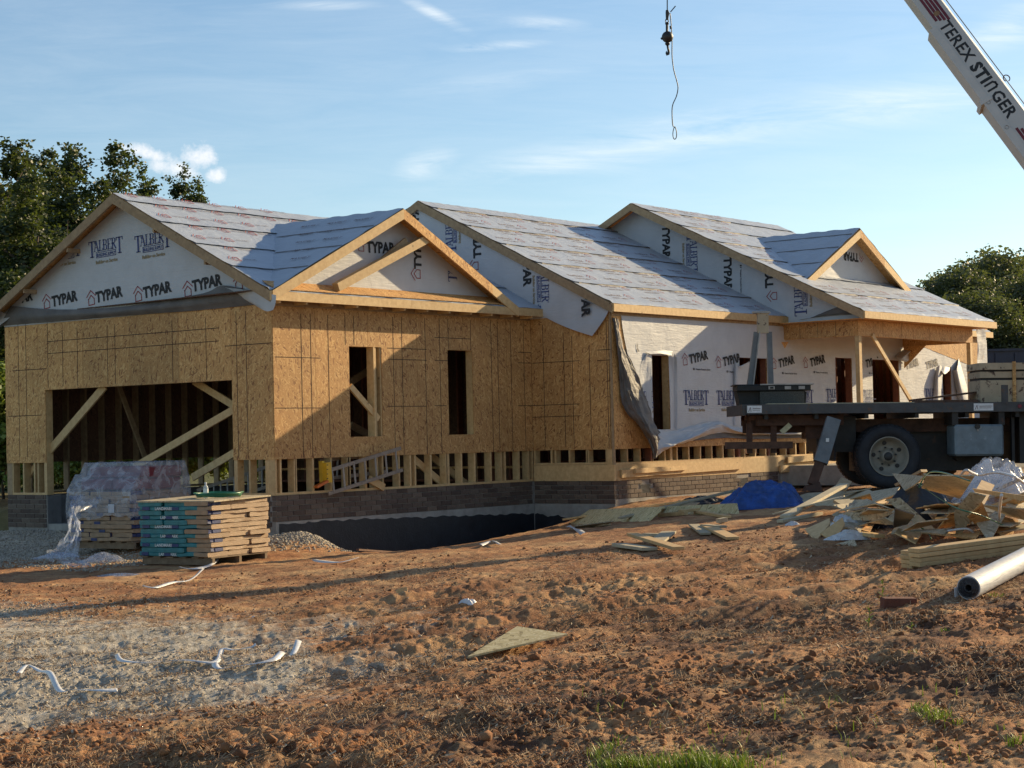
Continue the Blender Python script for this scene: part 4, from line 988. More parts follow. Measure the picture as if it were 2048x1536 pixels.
# cut flaps beside the openings
def flap(pts, y0, out, label=None, m=M_WRAP):
    A = cloth([[onY(px, py, y0-o) for px, py, o in r] for r in pts], 10, 12, .008, 3, int(pts[0][0][0])); part('wrap_flap', MB().grid(A), m, label, smooth=True)
flap([[(1288, 715, .02), (1296, 708, .05), (1304, 704, .02)], [(1281, 738, .015), (1292, 735, .022), (1303, 733, .04)], [(1283, 800, .015), (1292, 800, .022), (1304, 800, .05)], [(1293, 858, .015), (1298, 856, .02), (1306, 854, .03)]], wy, 0)
flap([[(1292, 703, .03), (1320, 700, .06), (1346, 702, .03)], [(1302, 708, .07), (1322, 707, .09), (1344, 711, .06)]], wy, 0)
flap([[(1347, 706, .02), (1352, 714, .1)], [(1349, 760, .02), (1355, 760, .05)], [(1350, 855, .02), (1355, 862, .05)]], wy, 0)
flap([[(1468, 716, .02), (1478, 735, .1), (1487, 740, .02)], [(1468, 730, .02), (1476, 742, .1), (1500, 728, .04)], [(1467, 850, .02), (1472, 850, .04), (1480, 848, .02)]], wy, 0)
flap([[(1872, 735, .02), (1880, 730, .1), (1888, 738, .04)], [(1868, 770, .02), (1876, 765, .15), (1884, 762, .04)], [(1866, 800, .02), (1876, 800, .1), (1882, 800, .02)]], wy, 0)
flap([[(1880, 733, .02), (1892, 733, .1), (1900, 735, .02)], [(1882, 740, .1), (1890, 748, .2), (1899, 741, .1)]], wy, 0)
flap([[(1905, 740, .02), (1914, 738, .15), (1918, 716, .02)], [(1912, 780, .02), (1922, 778, .2), (1935, 776, .05)], [(1918, 810, .02), (1930, 812, .1), (1945, 812, .03)]], wy, 0)
flap([[(1812, 695, .02), (1830, 695, .15), (1842, 694, .02)], [(1790, 714, .05), (1806, 716, .3), (1820, 705, .1)], [(1800, 720, .02), (1812, 724, .2), (1826, 716, .1)]], wy, 0, 'torn flap of wrap by the porch corner')
A = cloth([[at(1952, 652, 40.2), at(1970, 655, 40.4)], [at(1956, 690, 40.1), at(1973, 690, 40.4)], [at(1955, 738, 40), at(1962, 730, 40.3)]], 8, 16, .012, 4, 8)
part('wrap_flap', MB().grid(A), M_WRAP, 'loose wrap hanging off the far right corner', smooth=True)
# peeled wrap hanging in dark folds from the corner
def cpt(px, py, o): return onY(px, py, D2-o)
A = cloth([[cpt(1225, 636, .02), cpt(1231, 636, .08), cpt(1240, 638, .03)],
           [cpt(1233, 700, .05), cpt(1240, 695, .16), cpt(1250, 690, .04)],
           [cpt(1240, 770, .06), cpt(1258, 760, .18), cpt(1276, 748, .05)],
           [cpt(1248, 815, .08), cpt(1274, 802, .22), cpt(1296, 795, .05)],
           [cpt(1276, 855, .12), cpt(1296, 850, .34), cpt(1312, 842, .06)],
           [cpt(1300, 890, .15), cpt(1312, 880, .40), cpt(1325, 872, .12)],
           [cpt(1306, 918, .15), cpt(1313, 915, .30), cpt(1322, 905, .15)]], 60, 90, .035, 7, 12)
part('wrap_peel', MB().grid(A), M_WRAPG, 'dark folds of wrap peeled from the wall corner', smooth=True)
A = cloth([[cpt(1288, 838, .05), cpt(1330, 862, .06), cpt(1380, 852, .04), cpt(1436, 842, .04), cpt(1500, 858, .04), cpt(1640, 846, .04)],
           [cpt(1296, 862, .18), cpt(1340, 878, .16), cpt(1390, 862, .12), cpt(1440, 846, .10), cpt(1500, 864, .14), cpt(1640, 858, .12)],
           [cpt(1306, 900, .25), cpt(1345, 890, .30), cpt(1395, 872, .22), cpt(1442, 852, .14), cpt(1495, 866, .2), cpt(1640, 868, .16)],
           [cpt(1310, 918, .20), cpt(1340, 896, .22), cpt(1380, 884, .10), cpt(1440, 866, .08), cpt(1500, 870, .1), cpt(1640, 870, .08)]], 120, 26, .016, 7, 15)
part('wrap_drape', MB().grid(A), M_WRAP, 'bottom edge of wrap sagging off the wall', smooth=True)
A = cloth([[cpt(1380, 870, .03), cpt(1440, 858, .03), cpt(1500, 868, .03), cpt(1640, 862, .03)], [cpt(1380, 882, .05), cpt(1450, 876, .06), cpt(1510, 878, .06), cpt(1640, 874, .05)]], 60, 8, .006, 5, 19)
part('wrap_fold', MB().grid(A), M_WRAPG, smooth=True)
#STAGE2
# ------------------------------------------------------------------ trees
def leafm(c1, c2, c3):
    m = bpy.data.materials.new('leaves'); m.use_nodes = True; nt = m.node_tree; t = T(nt, 'Object'); b = nt.nodes['Principled BSDF']; b.inputs['Roughness'].default_value = .55
    c = t.ramp(t.math('ADD', t.math('MULTIPLY', t.noise(1.1, 3, .6), .6), t.math('MULTIPLY', t.attr('lv'), .4)), [(.25, c1), (.5, c2), (.78, c3)])
    nt.links.new(c, b.inputs['Base Color'])
    tr = nt.nodes.new('ShaderNodeBsdfTranslucent'); mx = nt.nodes.new('ShaderNodeMixShader'); mx.inputs[0].default_value = .28
    c2_ = t.mix(.5, c, (.20, .26, .03)); nt.links.new(c2_, tr.inputs[0]); nt.links.new(b.outputs[0], mx.inputs[1]); nt.links.new(tr.outputs[0], mx.inputs[2]); nt.links.new(mx.outputs[0], nt.nodes['Material Output'].inputs[0]); return m
M_LEAFD = leafm((.012, .024, .008), (.028, .046, .013), (.062, .078, .022))
M_LEAFL = leafm((.06, .10, .015), (.13, .19, .03), (.22, .27, .05))
M_LEAFO = leafm((.045, .053, .03), (.07, .08, .036), (.11, .112, .052))
M_BARK = material('bark', plain((.085, .065, .05), .4, 6, .6), .95)
def crown_mesh(name, blobs, n, size, mat, seed):
    r = np.random.default_rng(seed); P = []
    vol = np.array([b[3]*b[4]*b[5] for b in blobs])**.75; cnt = (vol/vol.sum()*n).astype(int)
    for b, k in zip(blobs, cnt):
        nc = max(6, k//45); d = r.normal(size=(nc, 3)); d /= np.linalg.norm(d, axis=1)[:, None]; rad = r.uniform(.45, 1.0, nc)**.5
        cc = d*rad[:, None]*np.array(b[3:6])+np.array(b[:3])
        idx = r.integers(0, nc, k); P.append(cc[idx]+r.normal(size=(k, 3))*.25*np.array(b[3:6]).mean()*np.array([1, 1, .7]))
    P = np.concatenate(P); k = len(P); a = r.normal(size=(k, 3)); a /= np.linalg.norm(a, axis=1)[:, None]; a[:, 2] *= .6
    c = np.cross(a, r.normal(size=(k, 3))); c /= np.linalg.norm(c, axis=1)[:, None]; s = size*r.uniform(.6, 1.3, k)[:, None]
    V = np.stack([P-a*s, P-c*s*.55, P+a*s, P+c*s*.55], 1).reshape(-1, 3); f = np.arange(4*k)
    me = bpy.data.meshes.new(name); me.vertices.add(4*k); me.vertices.foreach_set('co', V.ravel()); me.loops.add(4*k); me.loops.foreach_set('vertex_index', f.astype(np.int32))
    me.polygons.add(k); me.polygons.foreach_set('loop_start', np.arange(0, 4*k, 4, dtype=np.int32)); me.update(calc_edges=True)
    at_ = me.attributes.new('lv', 'FLOAT', 'FACE'); at_.data.foreach_set('value', r.uniform(0, 1, k).astype(np.float32)); me.materials.append(mat); return me
def trunk_mesh(h, r0, seed, limbs=6, lean=.2):
    rs = random.Random(seed); mb = MB(); pts = [Vector((math.sin(i*1.3+seed)*.06*i*lean*3, math.cos(i+seed)*.05*i*lean*3, h*i/7)) for i in range(8)]
    mb.tube(pts, [r0*(1-.85*i/7) for i in range(8)], 8)
    for k in range(limbs):
        i = rs.randint(2, 6); a = rs.uniform(0, 6.28); L = h*rs.uniform(.15, .32); p = pts[i]; q = p+Vector((math.cos(a)*L*.6, math.sin(a)*L*.6, L*.5)); e = q+Vector((math.cos(a)*L*.3, math.sin(a)*L*.3, L*.5)); mb.tube([p, q, e], [r0*.3, r0*.18, r0*.05], 5)
    return mesh('trunk', mb, M_BARK, smooth=True)
def tall_blobs(h, w, seed, n=24):
    rs = random.Random(seed); B = []
    for i in range(n):
        f = .12+.84*i/(n-1); ww = w*(1-.82*max(0, f-.40)/.60)*rs.uniform(.55, 1.0); a = rs.uniform(0, 6.28); o = ww*.45
        B.append((math.cos(a)*o, math.sin(a)*o, h*f, ww*.55, ww*.55, h*.085*rs.uniform(.8, 1.4)))
    B.append((0, 0, h*.97, w*.16, w*.16, h*.06)); return B
def round_blobs(h, w, seed, n=12):
    rs = random.Random(seed); B = []
    for i in range(n):
        a = rs.uniform(0, 6.28); f = rs.uniform(.3, .92); ww = w*math.sqrt(max(.1, 1-((f-.5)/.55)**2)); o = ww*rs.uniform(.2, .65)
        B.append((math.cos(a)*o, math.sin(a)*o, h*f, w*.3*rs.uniform(.7, 1.2), w*.3*rs.uniform(.7, 1.2), h*.13*rs.uniform(.7, 1.2)))
    return B
TV = [(crown_mesh('crown', tall_blobs(10, 3.0, 1), 42000, .085, M_LEAFD, 1), trunk_mesh(8.5, .16, 1)),
      (crown_mesh('crown', tall_blobs(10, 3.6, 5, 16), 44000, .085, M_LEAFD, 2), trunk_mesh(8.5, .18, 2)),
      (crown_mesh('crown', tall_blobs(10, 2.2, 9), 28000, .08, M_LEAFD, 3), trunk_mesh(7.5, .12, 3))]
RV = [(crown_mesh('crown', round_blobs(10, 4.6, 3, 20), 36000, .13, M_LEAFO, 4), trunk_mesh(6.5, .2, 4)),
      (crown_mesh('crown', round_blobs(10, 5.2, 8, 24), 38000, .13, M_LEAFO, 5), trunk_mesh(6.5, .22, 5))]
BV = [(crown_mesh('crown', round_blobs(3, 2.0, 3, 12), 6500, .10, M_LEAFL, 6), trunk_mesh(2, .04, 6, 8)), (crown_mesh('crown', round_blobs(3, 2.2, 13, 12), 6000, .11, M_LEAFL, 7), trunk_mesh(2, .04, 7, 8))]
def tree(name, label, cat, px, pytop, dep, var, group, hbase=10., rot=0, wid=1., pybase=None):
    p = at(px, pytop, dep); g = gh(p.x, p.y) if dep < 60 else -.6; h = p.z-g
    r = bpy.data.objects.new(name, None); COL.objects.link(r); r.location = (p.x, p.y, g); r.rotation_euler = (0, 0, rot); s = h/hbase; r.scale = (s*wid, s*wid, s)
    r['label'] = label; r['category'] = cat; r['group'] = group
    for n, me in (('crown', var[0]), ('trunk', var[1])):
        o = bpy.data.objects.new(n, me); COL.objects.link(o); o.parent = r
LT = [(-75, 285, 62, 1, 1.0, 'tall dark tree cut off by the left picture edge'), (28, 298, 64, 0, 1.0, 'tall dark tree with a pointed top nearest the left picture edge'), (88, 330, 70, 1, .8, 'dark tree with a lower top between two taller ones at far left'), (150, 304, 66, 0, .85, 'tall narrow dark tree left of the garage peak'),
      (243, 318, 67, 1, .85, 'broad topped dark tree right behind the garage peak'), (295, 350, 74, 2, .9, 'dark tree showing above the left end of the garage ridge'), (355, 348, 72, 2, .85, 'small pointed tree over the garage ridge left of the last one'), (395, 370, 72, 2, .8, 'rightmost small tree peeking over the garage ridge'),
      (60, 380, 54, 1, 1.1, 'lower dark tree behind the left garage eave'), (195, 385, 58, 1, .9, 'dark lower tree hidden mostly by the garage gable'), (118, 365, 57, 1, 1.0, 'mid height dark tree between the taller ones at left')]
for i, (px, py, d, v, w, lb) in enumerate(LT): tree('broadleaf_tree', lb, 'tree', px, py, d, TV[v], 'dark trees behind the garage', rot=i*1.9, wid=w)
RTr = [(2040, 510, 92, 1, .9, 'tall olive tree cut by the right picture edge'), (1985, 512, 98, 0, 1.05, 'olive tree with the highest crown at far right'), (1930, 540, 96, 1, 1.0, 'olive tree next to the highest one at far right'), (1885, 552, 90, 0, 1.0, 'lower olive tree near the porch roof slope'), (1845, 565, 92, 1, .95, 'leftmost olive tree touching the porch roof slope'),
       (2075, 560, 84, 0, .9, 'olive tree partly outside the right picture edge'), (1905, 600, 80, 1, 1.05, 'low rounded olive tree in front of the right tree line'), (1975, 590, 78, 0, 1.05, 'wide low olive tree above the navy container'), (2030, 600, 80, 1, 1.05, 'low olive tree right of the wide one above the container'), (1800, 590, 95, 0, 1.0, 'olive tree mostly hidden behind the porch roof'), (1868, 556, 99, 1, .8, 'olive tree just right of the leftmost one at the porch roof'), (1960, 535, 100, 0, .8, 'olive tree squeezed between the highest ones at far right')]
for i, (px, py, d, v, w, lb) in enumerate(RTr): tree('broadleaf_tree', lb, 'tree', px, py, d, RV[v], 'olive trees at the right horizon', rot=i*2.3, wid=w)
for i in range(19):
    px = -30+i*33; tree('bush', '%s bush from the left in the row behind the garage stud wall' % ('first second third fourth fifth sixth seventh eighth ninth tenth eleventh twelfth thirteenth fourteenth fifteenth sixteenth seventeenth eighteenth nineteenth'.split()[i]), 'bush', px, random.uniform(800, 845) if px > 60 else random.uniform(690, 800), random.uniform(45, 52), BV[i % 2], 'bushes behind the garage', 3., i*1.7, .9)
wm = MB()
def woods():      # far wood that reads as one mass
    bl = []; rs = random.Random(3)
    for i in range(60): p = at(-500+i*55, 700, rs.uniform(95, 120)); bl.append((p.x, p.y, rs.uniform(1, 3.0), 3.6, 3.6, 2.4))
    for i in range(14): p = at(1790+i*45, 700, rs.uniform(100, 112)); bl.append((p.x, p.y, rs.uniform(1, 3.5), 4, 4, 3.4))
    link('distant_wood', crown_mesh('distant_wood', bl, 30000, .5, M_LEAFO, 12), None, 'dense olive wood closing the horizon behind the house', 'wood', kind='stuff')
woods()
# ------------------------------------------------------------------ shingle pallets
def bundle_mesh(l, w, h, seed, style):
    rs = random.Random(seed); mb = MB(); n = 10; A = []
    def rr(): return rs.uniform(-.006, .006)
    # slightly sagging wrapped bundle: rounded long edges
    prof = [(-.5, -.35), (-.5, .3), (-.46, .5), (.46, .5), (.5, .3), (.5, -.35), (.46, -.5), (-.46, -.5)]
    vs = []; 
    for i in range(n+1):
        x = -l/2+l*i/n; b = .006*math.sin(i*1.9+seed)
        for a, c in prof: vs.append((x, a*w+rr()*.5, c*h+b+rr()*.4))
    fs = [(i*8+j, i*8+(j+1) % 8, (i+1)*8+(j+1) % 8, (i+1)*8+j) for i in range(n) for j in range(8)]+[tuple(range(8)), tuple(range(n*8, n*8+8))]
    mb.add(vs, fs); me = mesh('shingle_bundle', mb, [M_KRAFT, M_TEAL, M_NAVYP, M_REDW])
    for p in me.polygons:
        x = p.center.x/l
        if style == 1: p.material_index = 1 if x < .12 or p.normal.x < -.8 else 0
        if style == 2: p.material_index = 2 if -.5 < x < -.28 else 0
        if style == 3: p.material_index = 2 if x < -.36 else (1 if x < .05 else 0)
        if style == 4: p.material_index = 3
        if style == 5: p.material_index = 1 if x < .26 else 0
        if style == 6: p.material_index = 1 if x < -.3 else 0
    return me
LMK = text2d('LANDMARK', .058, .0015, 1.05); LMW = max(x for x, y in LMK[0])
def lettermesh(name, g, mat, k=1):
    me = bpy.data.meshes.new(name); me.from_pydata([(0, 0, 0)]*0+[(x*k, 0, y*k) for x, y in g[0]], [], g[1]); me.update(); uvbox(me); me.materials.append(mat); return me
LM_ME = lettermesh('lettering', LMK, M_LABEL)
BM = {s: [bundle_mesh(1.26, .42, .062, s*10+i, s) for i in range(3)] for s in range(7)}
ORD = ('lowest', 'second', 'third', 'fourth', 'fifth', 'sixth', 'seventh', 'eighth', 'ninth', 'tenth', 'eleventh', 'topmost')
def stack(cx, cy, zb, ang, key, layers=12):
    pr = lroot('pallet', 'wooden pallet under the %s stack of shingle bundles' % ('left plastic covered' if key == 'a' else 'right teal'), 'pallet', (cx, cy, zb), (0, 0, ang), 'pallets under the shingle stacks')
    for i in range(3): obj('runner', MB().box((0, -.56+.56*i, .045), (1.26, .05, .09)), M_WOODD, pr)
    for i in range(6): obj('deck_board', MB().box((-.57+.228*i, 0, .10), (.12, 1.22, .018)), M_WOODD, pr)
    rs = random.Random(ord(key)); z = zb+.112+.031
    for L in range(layers):
        alt = L % 2
        for k in range(3):
            off = -.42+.42*k; a = ang+(math.pi/2 if alt else 0)
            if key == 'b': st = (5 if k == 0 else 0) if not alt else (6 if k < 2 else 2)
            else: st = 2 if (k == 0 or alt) else 0
            p = Matrix.Rotation(ang, 3, 'Z') @ Vector((0, off, 0) if not alt else (off, 0, 0)); j = rs.uniform(-.028, .028)
            o = bpy.data.objects.new('shingle_bundle', BM[st][L % 3]); COL.objects.link(o); o.location = (cx+p.x+j, cy+p.y+rs.uniform(-.028, .028), z); o.rotation_euler = (rs.uniform(-.008, .008), 0, a+rs.uniform(-.03, .03))
            side = (('left face', 'middle', 'far side') if not alt else ('left end', 'middle', 'right face'))[k]; colr = {5: 'teal', 6: 'teal ended', 2: 'navy cornered', 0: 'brown'}[st]
            o['label'] = '%s shingle bundle in the %s layer, %s of the %s stack' % (colr, ORD[L], side, 'plastic covered left' if key == 'a' else 'teal right'); o['category'] = 'bundle'; o['group'] = 'shingle bundles on the two pallets'
            if not alt and k == 0:
                if key == 'b': t_ = bpy.data.objects.new('lettering', LM_ME); COL.objects.link(t_); t_.parent = o; t_.location = (-.36+.1*(L % 4 == 0), -.2165, -.022)
                obj('print_patch', MB().box((-.52, -.2145, 0), (.13, .006, .046)), M_NAVYP, o); obj('print_patch', MB().box((.0-.1*(L % 4 == 0), -.2147, -.003), (.12, .006, .042)), M_NAVYP, o)
            if alt and k == 2: obj('print_patch', MB().box((-.46, -.2145, 0), (.17, .006, .042)), M_NAVYP, o)
        z += .0627
    return z
a0 = gnd(420, 1137); 
AX = Vector((R0.x, R0.y, 0)); ANG = math.atan2(R0.y, R0.x)-R_(31)      # bundle long axis direction: left face of stack runs back-left
axu = Matrix.Rotation(ANG, 3, 'Z') @ Vector((1, 0, 0)); axv = Matrix.Rotation(ANG, 3, 'Z') @ Vector((0, 1, 0))
# left-hand visible face runs from the near corner away to the left
cb = a0-axu*.52+axv*.52*1 if False else a0+Vector((0,0,0))
def put_stack(pxc, pyc, key, k=1.0, layers=12):
    g = gnd(pxc, pyc); c = g-axu*.63+axv*.63; zb = gh(c.x, c.y); top = stack(c.x, c.y, zb+.01, ANG, key, layers); return c, zb, top
cB, zB, tB = put_stack(421, 1137, 'b')
cA, zA, tA = put_stack(264, 1114, 'a')
# board and things on top of the right stack
o = obj('cover_board', MB().box((0, 0, 0), (1.34, 1.30, .02)), M_OSBG, None, 'grey weathered board lying on top of the teal shingle stack', 'board'); o.location = (cB.x, cB.y, tB-.018); o.rotation_euler = (.02, 0, ANG+.05)
tz = tB-.006
mb = MB()
for k in range(5):
    r = .30+.012*k; P = [(math.cos(i/24*6.283)*r*(1+.03*math.sin(i+k)), math.sin(i/24*6.283)*r*.95, .016+.011*k+.006*math.sin(i*1.1+k)) for i in range(25)]; mb.tube(P, .011, 6, cap=False)
o = obj('hose_coil', mb, M_GREEN, None, 'coil of green hose lying on the board over the teal stack', 'hose', smooth=True); pc_ = cB+axv*.12+axu*.16; o.location = (pc_.x, pc_.y, tz+.005)
bt = lroot('water_bottle', 'clear plastic water bottle standing on the teal shingle stack', 'bottle', at(412, 1000, 1).copy(), (0, 0, 0))
pb = at(412, 1004, (cB-CAM).dot(F2)-.15); bt.location = (pb.x, pb.y, tz)
M_GLASSY = material('bottle_plastic', (.75, .8, .82), .08, **{'Transmission Weight': .55, 'IOR': 1.2})
obj('body', MB().lathe([(0, 0), (.032, 0), (.035, .012), (.035, .06), (.032, .066), (.035, .072), (.035, .135), (.030, .16), (.014, .185), (.0125, .20), (0, .20)], (0, 0, 1), (0, 0, 0), 20), M_GLASSY, bt, smooth=True)
obj('cap', MB().lathe([(0, .195), (.016, .195), (.016, .218), (0, .22)], (0, 0, 1), (0, 0, 0), 16), M_LABEL, bt)
obj('sleeve', MB().lathe([(.0358, .075), (.0358, .13)], (0, 0, 1), (0, 0, 0), 20), M_LABEL, bt)
# red packages on the left stack under clear plastic
def redb(u, v, dz, l, w_, lab):
    o = obj('red_package', MB().box((0, 0, 0), (l, w_, .17)), M_REDW, None, lab, 'package', 'red packages on the left stack', bevel=.02); p = cA+axu*u+axv*v; o.location = (p.x, p.y, tA+.07+dz); o.rotation_euler = (0, 0, ANG+R_(4)); return o
RP = [(-.30, .05, 0, .62, .95), (.33, .05, 0, .58, .95), (-.22, .12, .18, .66, .80), (.40, .10, .18, .50, .80)]
for q, lb in zip(RP, ('dark red package under clear plastic, lower left of its pile', 'dark red package under clear plastic, lower right of its pile', 'upper left dark red package under clear plastic', 'upper right dark red package under clear plastic')): redb(*q, lb)
o = obj('white_notice', MB().box((0, 0, 0), (.12, .004, .13)), M_LABEL, None, 'small white notice stuck on the left shingle stack', 'label')
fc = cA-axv*.655+axu*.25; o.location = (fc.x, fc.y, zA+.62); o.rotation_euler = (0, 0, ANG)
D_ = lambda px, py, d: at(px, py, d)
def drape():
    n = 120; q = np.linspace(-.80, .80, n); Uq, Vq = np.meshgrid(q, q); H = np.full_like(Uq, .0)
    def boxh(cu, cv, l, w_, h, soft): return h*np.clip(1-np.maximum(np.abs(Uq-cu)-l/2, 0)/soft, 0, 1)*np.clip(1-np.maximum(np.abs(Vq-cv)-w_/2, 0)/soft, 0, 1)
    for u, v, dz, l, w_ in RP: H = np.maximum(H, boxh(u, v, l+.11, w_+.11, dz+.175+.05, .18))
    over = np.maximum(np.maximum(np.abs(Uq), np.abs(Vq))-.66, 0); H = H-over*(2.4+1.5*fbm(Uq*3+7, Vq*3+2, 3, 5))
    H = H+.035*(fbm(Uq*5+3, Vq*5+9, 4, 8)-.3)+.012*(1-np.abs(fbm(Uq*9, Vq*9+4, 3, 15)*2-1)); k = 1-.16*np.clip(over/.14, 0, 1)
    X = cA.x+axu.x*Uq*k+axv.x*Vq*k; Y = cA.y+axu.y*Uq*k+axv.y*Vq*k; A = np.stack([X, Y, tA-.02+H], -1)
    centre(obj('plastic_sheet', MB().grid(A), M_CLEAR, None, 'clear plastic sheet draped over the red packages on the left stack', 'plastic sheet', smooth=True))
drape()
A = cloth([[D_(150, 985, 26.6), D_(170, 985, 26.4), D_(200, 1000, 26.0)], [D_(137, 1010, 25.8), D_(146, 1008, 25.6), D_(158, 1020, 25.4)], [D_(134, 1040, 25.2), D_(144, 1040, 25.0), D_(155, 1045, 24.6)], [D_(120, 1080, 25.0), D_(138, 1082, 24.7), D_(154, 1085, 24.5)],
           [D_(96, 1100, 24.6), D_(120, 1110, 24.2), D_(160, 1112, 24.2)], [D_(92, 1112, 24.3), D_(140, 1126, 23.9), D_(190, 1126, 24.0)]], 60, 90, .05, 5, 9)
centre(obj('plastic_sheet', MB().grid(A), M_CLEAR, None, 'crumpled clear plastic trailing from the left stack to the ground', 'plastic sheet', smooth=True))
def mound(px, py, rx, ry, h, mat, name, label, cat, amp=.4, sc=5, seed=1, n=90, ang=0, dep=None, kind=None):
    g = gnd(px, py) if dep is None else at(px, py, dep); n = int(n*1.4); th = np.linspace(0, 2*np.pi, n); rr = np.linspace(0, 1, n//2); TH, RR = np.meshgrid(th, rr)
    wob = 1+.25*(fbm(np.cos(TH)*2+5, np.sin(TH)*2+5, 3, seed)-.5)*2; X = RR*np.cos(TH)*wob; Y = RR*np.sin(TH)*wob
    f = 1-np.abs(fbm(X*sc*.6+9, Y*sc*.9+9, 4, seed+2)*2-1)*1.6; f2 = 1-np.abs(fbm(X*sc*2+3, Y*sc*1.7+3, 3, seed+5)*2-1)*1.6
    Z = h*((1-RR**2.2)*(1-amp+amp*f)+(.12 if mat is M_BLUE else .09)*f2*amp*(1-RR**4))*(.6+.8*fbm(X*1.3+seed, Y*1.3, 2, seed+40)); ca, sa = math.cos(YAW+ang), math.sin(YAW+ang)
    x = g.x+X*rx*ca+Y*ry*sa; y = g.y-X*rx*sa+Y*ry*ca; z0 = gh(g.x, g.y) if dep is None else g.z
    A = np.stack([x, y, z0-.02+Z+0*x], -1); return centre(obj(name, MB().grid(A), mat, None, label, cat, smooth=True, kind=kind))
mound(118, 1119, .42, .22, .10, M_CLEAR, 'plastic_sheet', 'heap of clear plastic on the ground left of the left stack', 'plastic sheet', .7, 5, 4)
mound(205, 1128, .38, .16, .13, M_CLEAR, 'plastic_sheet', 'bunched clear plastic on the ground before the left stack', 'plastic sheet', .7, 6, 8)
mound(245, 1152, .45, .14, .04, M_CLEAR, 'plastic_scrap', 'flat scrap of clear film lying before the two pallet stacks', 'plastic scrap', .7, 6, 18)
# ------------------------------------------------------------------ ladders
M_LADR = material('ladder_rail', plain((.24, .19, .15), .25, 8, .1), .6)
def ladder(name, label, p, q, w, rungs, up, mat=M_LADR, rail=.055):
    p, q = Vector(p), Vector(q); r = root(name, label, 'ladder', (p.x, p.y, min(p.z, q.z))); d = (q-p).normalized(); s = Vector(up).normalized()*w/2
    for k in (-1, 1): obj('rail', MB().bar(p+s*k, q+s*k, rail, .028, up), mat, r)
    for i in range(rungs): c = p+(q-p)*((i+.5)/rungs); obj('rung', MB().tube([c-s, c+s], .016, 8), M_ALU, r)
    return r
y_ = -.12
ladder('extension_ladder', 'aluminium ladder lying on edge through the open studs of the garage front', onY(655, 965, -.10), onY(803, 918, -.16), .36, 7, (-.1, 0, 1))
ladder('extension_ladder', 'shorter aluminium ladder leaning behind the one through the studs', onY(640, 940, .25), onY(775, 925, .10), .30, 6, (.1, 0, 1))
ladder('extension_ladder', 'long ladder lying inside the garage behind the pallets', onX(395, 1000, 2.2), onX(560, 945, 2.2), .34, 12, (0, 0, 1))
sl_ = root('step_ladder', 'yellow and orange folded step ladder end poking out between the studs', 'ladder', onY(648, 960, -.1))
obj('side_rail', MB().bar(onY(653, 925, -.08), onY(656, 965, -.08), .11, .09, (1, 0, 0)), M_YEL, sl_); obj('side_rail', MB().bar(onY(643, 922, -.0), onY(645, 965, .0), .05, .08, (1, 0, 0)), M_YEL, sl_)
obj('foot', MB().bar(onY(632, 974, -.06), onY(654, 962, -.1), .04, .09, (0, 0, 1)), M_ORG, sl_)
for i in range(4): obj('marking', MB().box(onY(655, 930+i*9, -.13), (.03, .004, .012)), M_INK, sl_)
# ------------------------------------------------------------------ boards and panels on the ground
def plank(px1, py1, px2, py2, w, t, label, cat='board', lift=0.0, lift2=None, mat=M_PINE, name='plank', group=None, roll=0.0, bev=.003):
    a = gnd(px1, py1); b = gnd(px2, py2); a.z = gh(a.x, a.y)+t/2+.012+lift; b.z = gh(b.x, b.y)+t/2+.012+(lift if lift2 is None else lift2)
    up = Vector((0, 0, 1)); d = (b-a).normalized(); side = d.cross(up).normalized(); wv = (side*math.cos(roll)+up*math.sin(roll))
    return centre(obj(name, MB().bar(a, b, w, t, wv), mat, None, label, cat, group, bevel=bev))
M_TRI = material('osb_pale', osb((.26, .19, .08), (.60, .48, .24), (.74, .62, .36)), .8)
def gslab(pts, label, t=.012, mat=M_OSBG, name='osb_offcut', cat='board', group=None):
    P = [gnd(px, py, h) for px, py, h in pts]; P = [p+Vector((0, 0, gh(p.x, p.y)-gz(p.x, p.y)+.015)) for p in P]
    n = (P[1]-P[0]).cross(P[2]-P[0]).normalized(); n = n if n.z > 0 else -n
    if len(P) > 3: P = P[:3]+[p-n*((p-P[0]).dot(n)) for p in P[3:]]
    return centre(obj(name, MB().slab(P, n, t), mat, None, label, cat, group))
gslab([(935, 1308, .03), (1035, 1262, .075), (1136, 1272, .06)], 'triangular OSB offcut lying alone on the dirt in the foreground', .014, M_TRI)
# flat pile before the house
gslab([(1048, 1042, .08), (1255, 1020, .14), (1475, 1012, .12), (1420, 1030, .1), (1200, 1045, .07)], 'largest pale OSB sheet on the flat board pile before the house', .015, M_TRI, 'osb_sheet')
gslab([(1040, 1050, .03), (1230, 1045, .05), (1150, 1056, .02)], 'small OSB sheet at the near left corner of the flat board pile', .014, M_OSBG, 'osb_sheet')
gslab([(1060, 1030, .16), (1180, 1022, .18), (1330, 1018, .16), (1230, 1031, .15)], 'OSB strip lying across the top of the flat board pile', .014, M_TRI, 'osb_sheet')
gslab([(1120, 1022, .06), (1340, 1006, .08), (1400, 1008, .05), (1300, 1022, .05)], 'grey sheet at the back of the flat board pile', .012, M_PINEG, 'osb_sheet')
plank(985, 1052, 1160, 1046, .14, .03, 'thin board along the left end of the flat pile', mat=M_PINED)
plank(930, 1068, 1010, 1056, .16, .02, 'short pale board left of the flat pile by the black foundation', mat=M_PINEG)
plank(1045, 1062, 1215, 1052, .12, .03, 'board on the dirt in front of the flat pile', mat=M_PINED)
plank(1130, 1050, 1400, 1020, .14, .03, 'long board bridging the middle of the flat pile', lift=.05, lift2=.14, mat=M_PINE)
plank(1240, 1045, 1480, 1008, .12, .03, 'long bowed board rising at the right end of the flat pile', lift=.04, lift2=.2, mat=M_PINEG)
plank(1320, 1036, 1372, 1034, .10, .06, 'short pale block at the end of the bowed board', mat=M_PINE)
